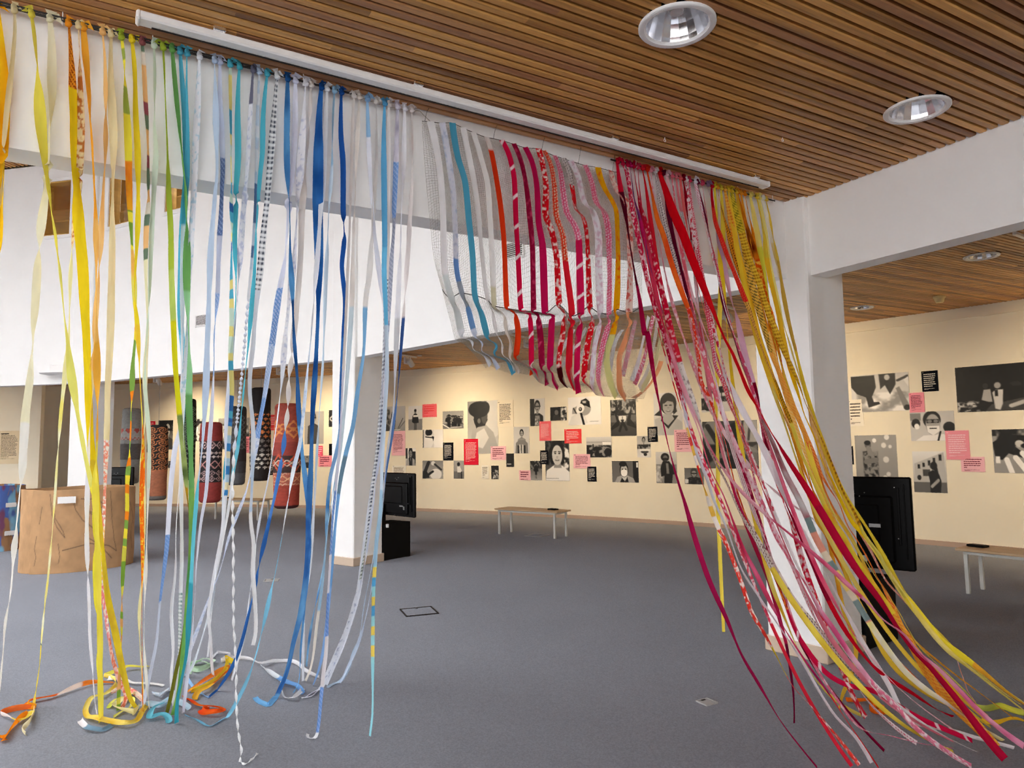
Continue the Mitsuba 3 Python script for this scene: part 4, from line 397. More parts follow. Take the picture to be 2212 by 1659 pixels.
('white ribbon that lies flat toward the lower right corner',0.0444,0.4,0,[(0,'p',(236,196,204),0),(0.3,'p',(238,236,242),0)],[(3.229,3.309,0.060),(3.206,3.056,0.123),(3.189,2.761,0.201),(3.187,2.509,0.270),(3.209,2.239,0.350),(3.263,1.979,0.433),(3.323,1.754,0.509),(3.397,1.535,0.586),(3.444,1.269,0.678),(3.498,1.038,0.763),(3.551,0.838,0.840),(3.596,0.645,0.916),(3.651,0.435,1.003),(3.714,0.252,1.082),(3.738,0.097,1.151),(3.956,0.020,1.221),(4.019,0.006,1.390),(4.039,0.006,1.517)]),
('pink sprig print ribbon beside the pinstripe one',0.0342,0.4,0,[(0,'f',(226,110,130),(244,214,220)),(0.45,'f',(240,206,216),(206,60,100)),(0.75,'d',(236,226,230),(206,50,90))],[(3.274,3.302,0.060),(3.236,3.061,0.122),(3.204,2.827,0.184),(3.172,2.569,0.256),(3.149,2.323,0.329),(3.135,2.058,0.411),(3.140,1.833,0.485),(3.158,1.617,0.561),(3.184,1.433,0.628),(3.211,1.230,0.706),(3.252,1.034,0.785),(3.287,0.844,0.864),(3.292,0.665,0.941),(3.324,0.511,1.011),(3.372,0.381,1.075),(3.417,0.254,1.139),(3.501,0.144,1.202),(3.618,0.040,1.269)]),
('thin crimson floral ribbon close beside the lone burgundy one',0.029,0.5,0,[(0,'f',(190,24,64),(240,200,210)),(0.5,'f',(214,60,90),(250,226,232)),(0.8,'p',(210,40,60),0)],[(2.893,3.299,0.060),(2.866,3.059,0.121),(2.847,2.773,0.198),(2.838,2.470,0.284),(2.853,2.182,0.371),(2.857,1.906,0.459),(2.864,1.643,0.546),(2.891,1.416,0.628),(2.924,1.221,0.701),(2.949,0.987,0.791),(2.967,0.765,0.882),(2.995,0.553,0.974),(3.027,0.370,1.059),(3.063,0.232,1.126),(3.109,0.097,1.196),(3.138,0.030,1.232)]),
('thin dark burgundy ribbon right of the widest red one',0.0288,0.6,0,[(0,'p',(90,12,40),0),(0.4,'f',(150,24,60),(220,120,150)),(0.7,'p',(120,14,50),0)],[(3.193,3.315,0.060),(3.163,3.081,0.119),(3.148,2.818,0.188),(3.141,2.503,0.276),(3.152,2.204,0.365),(3.158,1.918,0.454),(3.170,1.670,0.535),(3.178,1.433,0.616),(3.182,1.206,0.697),(3.170,0.967,0.786),(3.152,0.742,0.876),(3.158,0.547,0.958),(3.199,0.398,1.027),(3.263,0.269,1.091),(3.338,0.142,1.158),(3.421,0.030,1.219)]),
('coral ribbon with a plain rose lower half',0.035,0.5,0,[(0,'p',(230,110,110),0),(0.3,'f',(226,90,110),(250,220,226)),(0.6,'p',(236,140,160),0)],[(3.349,3.301,0.060),(3.307,3.040,0.128),(3.268,2.771,0.203),(3.247,2.483,0.287),(3.242,2.210,0.373),(3.233,1.947,0.458),(3.238,1.697,0.545),(3.245,1.458,0.633),(3.255,1.204,0.731),(3.265,0.964,0.830),(3.285,0.735,0.931),(3.326,0.537,1.025),(3.402,0.383,1.107),(3.501,0.251,1.184),(3.639,0.135,1.263),(3.812,0.030,1.346)]),
('white ribbon with small red sprigs left of the triangle print',0.0324,0.5,0,[(0,'f',(240,232,234),(206,50,80)),(0.6,'p',(238,234,236),0)],[(3.404,3.299,0.060),(3.353,3.014,0.139),(3.309,2.678,0.238),(3.280,2.392,0.328),(3.255,2.120,0.418),(3.236,1.833,0.520),(3.225,1.563,0.622),(3.229,1.306,0.727),(3.232,1.065,0.832),(3.241,0.858,0.928),(3.274,0.661,1.029),(3.313,0.492,1.121),(3.389,0.346,1.211),(3.500,0.219,1.301),(3.645,0.109,1.393),(3.782,0.030,1.469)]),
('rose ribbon with white dots just left of the lilac one',0.0337,0.5,0,[(0,'d',(222,80,110),(250,230,236)),(0.5,'w',(236,150,170),(220,70,110)),(0.8,'p',(240,200,214),0)],[(3.552,3.300,0.060),(3.503,3.005,0.141),(3.467,2.699,0.231),(3.444,2.408,0.321),(3.429,2.161,0.402),(3.418,1.924,0.484),(3.411,1.698,0.566),(3.408,1.481,0.649),(3.400,1.248,0.743),(3.396,1.028,0.837),(3.404,0.818,0.933),(3.436,0.616,1.034),(3.491,0.443,1.129),(3.584,0.291,1.222),(3.713,0.158,1.316),(3.863,0.040,1.409)]),
('thin yellow ribbon between the orange check and the dark striped one',0.0359,0.5,0,[(0,'p',(240,206,60),0),(0.4,'w',(236,190,60),(230,220,120)),(0.75,'p',(244,216,80),0)],[(3.810,3.308,0.060),(3.770,3.085,0.120),(3.716,2.799,0.201),(3.671,2.495,0.293),(3.639,2.206,0.385),(3.627,1.932,0.479),(3.617,1.672,0.574),(3.601,1.423,0.668),(3.595,1.213,0.753),(3.612,1.011,0.842),(3.646,0.840,0.922),(3.693,0.651,1.016),(3.749,0.490,1.102),(3.830,0.332,1.194),(3.953,0.193,1.286),(4.098,0.050,1.387)]),
('amber ribbon with pale stripes right of the paisley one',0.037,0.5,0,[(0,'p',(236,160,50),0),(0.3,'s',(240,186,80),(250,220,150)),(0.7,'p',(236,170,60),0)],[(3.937,3.301,0.060),(3.890,3.035,0.135),(3.837,2.747,0.219),(3.785,2.440,0.314),(3.751,2.182,0.400),(3.724,1.905,0.497),(3.699,1.643,0.595),(3.692,1.421,0.683),(3.686,1.210,0.772),(3.704,1.007,0.865),(3.733,0.812,0.960),(3.788,0.645,1.050),(3.853,0.484,1.142),(3.975,0.342,1.238),(4.121,0.201,1.341),(4.247,0.080,1.432)]),
('pale lemon ribbon near the right end of the rod',0.0378,0.5,0,[(0,'p',(238,228,140),0),(0.5,'p',(240,222,90),0)],[(4.132,3.308,0.060),(4.068,3.025,0.145),(3.983,2.694,0.250),(3.929,2.417,0.344),(3.896,2.187,0.428),(3.860,1.937,0.524),(3.816,1.670,0.633),(3.789,1.420,0.744),(3.776,1.209,0.844),(3.791,1.008,0.950),(3.813,0.817,1.058),(3.861,0.656,1.161),(3.930,0.500,1.271),(4.003,0.351,1.385),(4.130,0.200,1.522)]),
]
FLOOR_STRIPS = [
('white strip lying in a long wavy line across the carpet behind the left tangle',0.0349,[(0,'p',(236,238,242),0)],[(0.870,-2.364),(0.942,-2.524),(1.018,-2.387),(0.923,-2.275),(1.034,-2.293),(1.107,-2.163),(1.154,-2.002),(1.244,-2.045),(1.320,-2.020),(1.368,-1.883),(1.375,-1.668),(1.427,-1.516)]),
('white and blue strip looping on the carpet below the dark blue ribbon',0.039,[(0,'p',(226,234,240),0),(0.5,'p',(120,170,226),0)],[(1.154,-2.002),(1.160,-1.812),(1.179,-1.626),(1.208,-1.496),(1.241,-1.390),(1.244,-1.266)]),
('white loop of cloth on the carpet in front of the blue strip',0.0336,[(0,'p',(236,238,240),0)],[(1.181,-1.558),(1.146,-1.381),(1.135,-1.220),(1.170,-1.179),(1.234,-1.272),(1.276,-1.366)]),
('orange strip lying on the carpet under the white cord',0.0406,[(0,'w',(236,110,50),(240,150,60))],[(0.957,-2.084),(0.885,-2.034),(0.808,-1.920),(0.749,-1.826),(0.694,-1.755),(0.639,-1.709)]),
('yellow strip folded beside the orange one on the carpet',0.0376,[(0,'p',(236,206,60),0)],[(1.000,-2.209),(0.962,-2.302),(0.935,-2.099),(0.882,-1.940),(0.812,-1.828),(0.735,-1.728),(0.657,-1.717)]),
('bright red and orange curl of cloth right of the teal ribbon end',0.0428,[(0,'w',(226,50,30),(240,120,40))],[(0.607,-1.611),(0.626,-1.465),(0.660,-1.370),(0.712,-1.335),(0.759,-1.269),(0.766,-1.203),(0.720,-1.182),(0.667,-1.234),(0.657,-1.292),(0.702,-1.306)]),
('rust and gold strip trailing from the red curl on the carpet',0.036,[(0,'p',(200,90,40),0),(0.5,'p',(236,180,60),0)],[(0.954,-2.012),(0.894,-1.908),(0.836,-1.834),(0.787,-1.736),(0.742,-1.660),(0.695,-1.631),(0.656,-1.539)]),
('pale blue strip crossing the tangle under the teal ribbon end',0.0341,[(0,'p',(190,216,232),0)],[(0.352,-1.556),(0.409,-1.591),(0.461,-1.520),(0.519,-1.573),(0.567,-1.486),(0.611,-1.384)]),
('lime strip curling in the left tangle',0.0314,[(0,'w',(200,210,80),(240,230,120))],[(0.201,-1.674),(0.244,-1.775),(0.291,-1.821),(0.327,-1.720),(0.305,-1.587),(0.259,-1.547),(0.214,-1.475)]),
('cream and rose strip at the front of the left tangle',0.0323,[(0,'f',(240,220,200),(220,120,110))],[(0.220,-1.968),(0.278,-1.991),(0.326,-1.897),(0.365,-1.771),(0.386,-1.624),(0.359,-1.516)]),
('small heap of pale green strips farthest back on the carpet',0.0353,[(0,'w',(150,190,150),(220,236,220))],[(0.691,-2.189),(0.749,-2.274),(0.822,-2.356),(0.877,-2.266),(0.837,-2.202),(0.762,-2.190),(0.715,-2.246),(0.752,-2.111),(0.823,-2.149),(0.810,-2.272),(0.752,-2.350),(0.693,-2.114)]),
('orange and white strip stretched from the left tangle toward the far left',0.038,[(0,'p',(236,130,50),0),(0.3,'p',(236,214,200),0),(0.55,'p',(226,100,40),0),(0.8,'p',(240,160,40),0)],[(0.244,-2.186),(0.135,-2.236),(0.069,-2.215),(-0.008,-2.161),(-0.081,-2.098),(-0.166,-2.067),(-0.220,-2.065),(-0.227,-1.976),(-0.181,-1.927)]),
('orange, white and yellow strip coiled at the far left of the carpet',0.0398,[(0,'p',(236,120,60),0),(0.35,'p',(236,226,220),0),(0.6,'p',(236,214,90),0)],[(-0.205,-1.943),(-0.247,-1.953),(-0.306,-1.948),(-0.345,-1.930),(-0.303,-1.783),(-0.253,-1.685),(-0.212,-1.723),(-0.198,-1.806),(-0.229,-1.801)]),
('cream strip ending in a fold under the yellow ribbon at far left',0.0314,[(0,'p',(236,230,190),0)],[(-0.186,-1.931),(-0.190,-1.742),(-0.205,-1.589),(-0.224,-1.525),(-0.204,-1.467)]),
('vivid orange strip curling off the left edge of the carpet',0.0485,[(0,'p',(240,140,30),0)],[(-0.212,-1.816),(-0.246,-1.713),(-0.280,-1.577),(-0.297,-1.412),(-0.331,-1.536)]),
('long yellow loop circling in front of the pale yellow tangle',0.0353,[(0,'w',(240,226,130),(236,190,50))],[(0.190,-2.381),(0.246,-2.251),(0.246,-2.097),(0.184,-1.932),(0.117,-1.869),(0.082,-1.735),(0.086,-1.576),(0.126,-1.467),(0.201,-1.369),(0.266,-1.279),(0.318,-1.308),(0.360,-1.446),(0.402,-1.632)]),
('white and grey loop at the front left of the pale yellow tangle',0.0297,[(0,'p',(226,222,222),0),(0.5,'p',(120,150,170),0)],[(0.053,-1.547),(0.067,-1.403),(0.101,-1.318),(0.154,-1.291),(0.205,-1.351)]),
('yellow strip end lying behind the orange flower ribbon',0.0323,[(0,'p',(226,214,90),0)],[(0.196,-2.401),(0.268,-2.411),(0.339,-2.462),(0.407,-2.429),(0.473,-2.460)]),
('white band lying behind the tangle of yellow strips',0.0343,[(0,'p',(236,236,232),0)],[(0.210,-2.310),(0.289,-2.223),(0.357,-2.076),(0.436,-2.024),(0.515,-1.928)]),
('pale blue and white crumpled strips under the teal ribbon',0.0377,[(0,'f',(200,220,236),(240,244,246)),(0.6,'p',(110,190,210),0)],[(0.445,-1.798),(0.477,-1.678),(0.533,-1.821),(0.568,-1.746),(0.508,-1.562),(0.435,-1.474),(0.398,-1.319),(0.445,-1.338),(0.482,-1.215)]),
('pale yellow crumple in the centre of the left tangle',0.0388,[(0,'p',(238,230,170),0)],[(0.295,-2.001),(0.333,-1.873),(0.293,-1.752),(0.236,-1.696),(0.259,-1.547),(0.317,-1.465),(0.354,-1.591)]),
('orange crumpled strip on the carpet right of the column foot',0.036,[(0,'p',(236,110,30),0)],[(3.947,0.668),(3.996,0.719),(4.012,0.784),(3.891,0.876),(3.903,0.917),(3.982,0.886),(3.962,0.821)]),
('yellow green strip lying along the carpet at the far right',0.0382,[(0,'w',(226,222,80),(180,190,90))],[(4.463,1.119),(4.467,1.190),(4.578,1.212),(4.560,1.303),(4.595,1.391)]),
('golden strip flat on the carpet at the far right corner',0.0398,[(0,'p',(240,190,50),0)],[(4.259,1.264),(4.279,1.323),(4.389,1.365),(4.420,1.462)]),
]
WOVEN = [
('white ribbon woven at the left edge of the wire mesh',0.0378,[(0,'p',(236,234,236),0),(0.55,'p',(214,220,220),0),(0.75,'p',(232,234,240),0)],[(1.528,3.268,0.060),(1.554,3.090,0.090),(1.562,2.915,0.120),(1.572,2.729,0.120),(1.576,2.481,0.120),(1.615,2.317,0.120),(1.670,2.249,0.078),(1.727,2.128,0.035),(1.797,2.118,-0.007),(1.833,2.080,-0.050),(1.908,2.056,-0.075),(1.969,2.002,-0.100)]),
('lilac print ribbon woven second from the left in the wire mesh',0.0384,[(0,'f',(222,224,238),(180,190,216)),(0.5,'p',(110,150,210),0),(0.58,'p',(160,170,184),0),(0.68,'p',(110,150,200),0),(0.76,'p',(206,214,234),0)],[(1.599,3.277,0.060),(1.621,3.063,0.090),(1.632,2.863,0.120),(1.641,2.677,0.120),(1.645,2.490,0.120),(1.677,2.348,0.120),(1.734,2.279,0.078),(1.806,2.134,0.035),(1.863,2.110,-0.007),(1.889,2.070,-0.050),(1.950,2.053,-0.075),(2.021,1.985,-0.100)]),
('teal blue ribbon woven third from the left in the wire mesh',0.0392,[(0,'p',(80,160,190),0)],[(1.660,3.291,0.060),(1.671,3.106,0.090),(1.704,2.942,0.120),(1.722,2.752,0.120),(1.742,2.564,0.120),(1.754,2.343,0.120),(1.818,2.249,0.078),(1.883,2.131,0.035),(1.954,2.103,-0.007),(1.969,2.057,-0.050),(2.053,2.035,-0.075),(2.122,1.960,-0.100)]),
('white ribbon woven right of the teal one in the mesh',0.0367,[(0,'p',(238,236,236),0)],[(1.724,3.280,0.060),(1.741,3.121,0.090),(1.760,2.939,0.120),(1.781,2.795,0.120),(1.796,2.604,0.120),(1.832,2.326,0.120),(1.884,2.267,0.078),(1.936,2.163,0.035),(1.990,2.118,-0.007),(2.023,2.060,-0.050),(2.084,2.031,-0.075),(2.129,1.982,-0.100)]),
('ivory ribbon woven left of the orange red one in the mesh',0.0372,[(0,'p',(238,236,234),0),(0.58,'p',(216,210,180),0),(0.7,'p',(234,226,214),0)],[(1.787,3.268,0.060),(1.821,3.104,0.090),(1.840,2.954,0.120),(1.852,2.773,0.120),(1.863,2.547,0.120),(1.872,2.297,0.120),(1.957,2.256,0.078),(1.996,2.185,0.035),(2.050,2.117,-0.007),(2.069,2.049,-0.050),(2.121,2.011,-0.075),(2.160,1.967,-0.100)]),
('orange red ribbon with a short white top woven into the mesh',0.0379,[(0,'p',(236,226,222),0),(0.06,'p',(226,60,24),0)],[(1.869,3.259,0.060),(1.880,3.171,0.090),(1.893,3.011,0.120),(1.920,2.849,0.120),(1.938,2.654,0.120),(1.953,2.292,0.120),(2.020,2.279,0.078),(2.074,2.173,0.035),(2.083,2.045,-0.007),(2.162,2.016,-0.050),(2.218,2.000,-0.075),(2.247,1.960,-0.100)]),
('crimson ribbon with slanting white bars woven into the mesh',0.0389,[(0,'c',(214,20,70),(246,220,226))],[(1.967,3.262,0.060),(2.002,3.156,0.090),(2.012,2.999,0.120),(2.017,2.799,0.120),(2.028,2.568,0.120),(2.044,2.287,0.120),(2.117,2.282,0.078),(2.160,2.163,0.035),(2.185,2.002,-0.007),(2.237,1.976,-0.050),(2.272,1.948,-0.075),(2.304,1.918,-0.100)]),
('dark crimson ribbon with scroll pattern woven into the mesh',0.0396,[(0,'f',(150,16,56),(196,60,100))],[(2.046,3.258,0.060),(2.078,3.142,0.090),(2.088,2.999,0.120),(2.109,2.813,0.120),(2.124,2.614,0.120),(2.123,2.289,0.120),(2.172,2.279,0.078),(2.223,2.167,0.035),(2.261,1.992,-0.008),(2.302,1.968,-0.050),(2.328,1.944,-0.075),(2.354,1.903,-0.100)]),
('plain magenta ribbon woven into the mesh right of the scroll pattern',0.0438,[(0,'p',(190,20,80),0)],[(2.124,3.253,0.060),(2.159,3.131,0.090),(2.162,2.972,0.120),(2.165,2.822,0.120),(2.193,2.658,0.120),(2.201,2.285,0.120),(2.277,2.285,0.078),(2.297,2.172,0.035),(2.312,1.994,-0.007),(2.354,1.965,-0.050),(2.384,1.930,-0.075),(2.434,1.884,-0.100)]),
('red ribbon with big white flowers woven left of the plain vermilion one',0.0446,[(0,'f',(216,24,36),(250,226,220)),(0.9,'p',(70,14,20),0)],[(2.214,3.266,0.060),(2.224,3.152,0.090),(2.223,3.002,0.120),(2.213,2.865,0.120),(2.259,2.753,0.120),(2.287,2.600,0.120),(2.297,2.344,0.120),(2.375,2.299,0.063),(2.400,2.200,0.007),(2.406,2.053,-0.050),(2.438,1.951,-0.075),(2.502,1.897,-0.100)]),
('vermilion ribbon with white spots at the top woven into the mesh',0.0454,[(0,'d',(230,60,34),(246,220,190)),(0.45,'p',(224,34,50),0)],[(2.252,3.261,0.060),(2.282,3.164,0.090),(2.281,3.013,0.120),(2.287,2.869,0.120),(2.333,2.745,0.120),(2.346,2.608,0.120),(2.386,2.285,0.120),(2.420,2.250,0.063),(2.449,2.153,0.007),(2.479,2.001,-0.050),(2.513,1.940,-0.075),(2.557,1.882,-0.100)]),
('pink ribbon changing to crimson with white bars woven into the mesh',0.0462,[(0,'d',(220,90,130),(246,220,230)),(0.36,'c',(206,24,80),(246,220,226))],[(2.328,3.248,0.060),(2.347,3.140,0.090),(2.345,2.988,0.120),(2.363,2.895,0.120),(2.427,2.808,0.120),(2.448,2.726,0.120),(2.450,2.309,0.120),(2.487,2.256,0.063),(2.510,2.177,0.007),(2.536,1.944,-0.050),(2.560,1.908,-0.075),(2.584,1.860,-0.100)]),
('white speckled ribbon changing to bold red blossoms woven into the mesh',0.0472,[(0,'d',(226,216,214),(90,80,80)),(0.12,'f',(220,24,36),(250,230,226))],[(2.388,3.244,0.060),(2.408,3.152,0.090),(2.415,3.001,0.120),(2.424,2.933,0.120),(2.486,2.873,0.120),(2.509,2.734,0.120),(2.515,2.350,0.120),(2.574,2.273,0.063),(2.578,2.139,0.007),(2.588,1.946,-0.050),(2.638,1.910,-0.075),(2.713,1.875,-0.100)]),
('white ribbon with faint pink sprigs woven into the mesh',0.0481,[(0,'f',(238,234,240),(222,190,206))],[(2.438,3.240,0.060),(2.475,3.137,0.090),(2.489,2.980,0.120),(2.560,2.921,0.120),(2.594,2.783,0.120),(2.589,2.532,0.120),(2.593,2.321,0.120),(2.629,2.267,0.063),(2.631,2.128,0.007),(2.651,1.934,-0.050),(2.680,1.889,-0.075),(2.720,1.857,-0.100)]),
('rose ribbon with white motifs woven left of the yellow one in the mesh',0.0492,[(0,'d',(226,90,130),(250,226,236))],[(2.552,3.234,0.060),(2.578,3.113,0.090),(2.579,2.995,0.120),(2.647,2.927,0.120),(2.671,2.794,0.120),(2.670,2.541,0.120),(2.659,2.319,0.120),(2.697,2.272,0.063),(2.695,2.146,0.007),(2.698,1.959,-0.050),(2.734,1.896,-0.075),(2.785,1.847,-0.100)]),
('golden ribbon with orange flowers woven into the mesh',0.0504,[(0,'f',(244,180,20),(240,110,20)),(0.72,'p',(226,226,150),0)],[(2.651,3.239,0.060),(2.677,3.094,0.090),(2.697,3.030,0.120),(2.738,2.950,0.120),(2.741,2.732,0.120),(2.729,2.491,0.120),(2.717,2.355,0.120),(2.755,2.305,0.063),(2.769,2.208,0.007),(2.768,2.097,-0.050),(2.812,1.945,-0.075),(2.882,1.844,-0.100)]),
('pale coral speckled ribbon woven at the right edge of the mesh',0.0559,[(0,'f',(246,226,214),(222,110,100)),(0.6,'p',(244,170,120),0)],[(2.753,3.238,0.060),(2.768,3.110,0.090),(2.817,3.036,0.120),(2.839,2.929,0.120),(2.836,2.733,0.120),(2.827,2.502,0.120),(2.814,2.343,0.120),(2.861,2.285,0.063),(2.880,2.207,0.007),(2.867,2.068,-0.050),(2.886,1.924,-0.075),(2.957,1.834,-0.100)]),
]
SHEET_EDGES = [[(1.485,3.261,0.060),(1.479,3.101,0.090),(1.481,2.893,0.120),(1.503,2.676,0.120),(1.523,2.509,0.120),(1.567,2.356,0.120),(1.632,2.211,0.078),(1.688,2.111,0.035),(1.751,2.103,-0.007),(1.802,2.091,-0.050),(1.873,2.041,-0.075),(1.945,1.987,-0.100)],[(2.808,3.240,0.060),(2.842,3.124,0.090),(2.896,3.035,0.120),(2.937,2.923,0.120),(2.934,2.746,0.120),(2.931,2.571,0.120),(2.924,2.396,0.120),(2.979,2.323,0.063),(2.993,2.185,0.007),(2.999,2.044,-0.050),(3.023,1.914,-0.075),(3.065,1.818,-0.100)]]
FAR_STRIPS = [
('white strip woven in the far side of the mesh, leftmost',0.0292,[(0,'p',(236,238,242),0)],[(3.007,2.377,-0.700),(2.709,2.182,-0.430),(2.445,2.058,-0.160)]),
('second white strip in the far side of the mesh',0.0295,[(0,'p',(226,230,232),0)],[(3.124,2.396,-0.700),(2.804,2.187,-0.430),(2.499,2.018,-0.160)]),
('grey white strip in the far side of the mesh behind the blossoms',0.0299,[(0,'p',(220,220,216),0)],[(3.210,2.416,-0.700),(2.914,2.232,-0.430),(2.622,2.009,-0.160)]),
('dull red strip in the far side of the mesh',0.0302,[(0,'p',(190,60,60),0)],[(3.275,2.428,-0.700),(3.014,2.260,-0.430),(2.713,2.013,-0.160)]),
('white curved strip in the far side of the mesh behind the coral ribbon',0.0275,[(0,'p',(232,236,240),0)],[(3.470,2.408,-0.700),(3.161,2.247,-0.430),(2.892,2.021,-0.160)]),
('pink sprig strip in the far side of the mesh',0.0314,[(0,'f',(230,150,170),(246,226,232))],[(3.596,2.489,-0.700),(3.314,2.297,-0.430),(2.994,1.989,-0.160)]),
('white strip in the far side of the mesh near its right end',0.0318,[(0,'p',(236,238,240),0)],[(3.729,2.529,-0.700),(3.518,2.350,-0.520),(3.279,2.088,-0.340),(3.068,1.961,-0.160)]),
('pink floral strip in the far side of the mesh near its right end',0.032,[(0,'f',(226,110,140),(246,220,228))],[(3.778,2.540,-0.700),(3.563,2.343,-0.520),(3.330,2.106,-0.340),(3.091,1.938,-0.160)]),
('narrow ivory strip in the far side of the mesh, second from its right end',0.0322,[(0,'p',(238,234,226),0)],[(3.820,2.514,-0.700),(3.606,2.277,-0.520),(3.380,2.076,-0.340),(3.130,1.915,-0.160)]),
('pale yellow strip at the right end of the far side of the mesh',0.036,[(0,'p',(234,230,180),0)],[(3.874,2.518,-0.700),(3.661,2.280,-0.520),(3.433,2.095,-0.340),(3.145,1.894,-0.160)]),
('peach strip at the lower right corner of the mesh',0.0357,[(0,'p',(244,170,120),0)],[(3.845,2.188,-0.700),(3.493,1.990,-0.430),(3.079,1.846,-0.160)]),
]
FAR_SHEET = [[(2.847,2.286,-0.700),(3.223,2.431,-0.700),(3.583,2.502,-0.700),(3.919,2.544,-0.700)],[(2.416,1.998,-0.140),(2.694,1.909,-0.140),(2.954,1.857,-0.140),(3.149,1.841,-0.140)]]
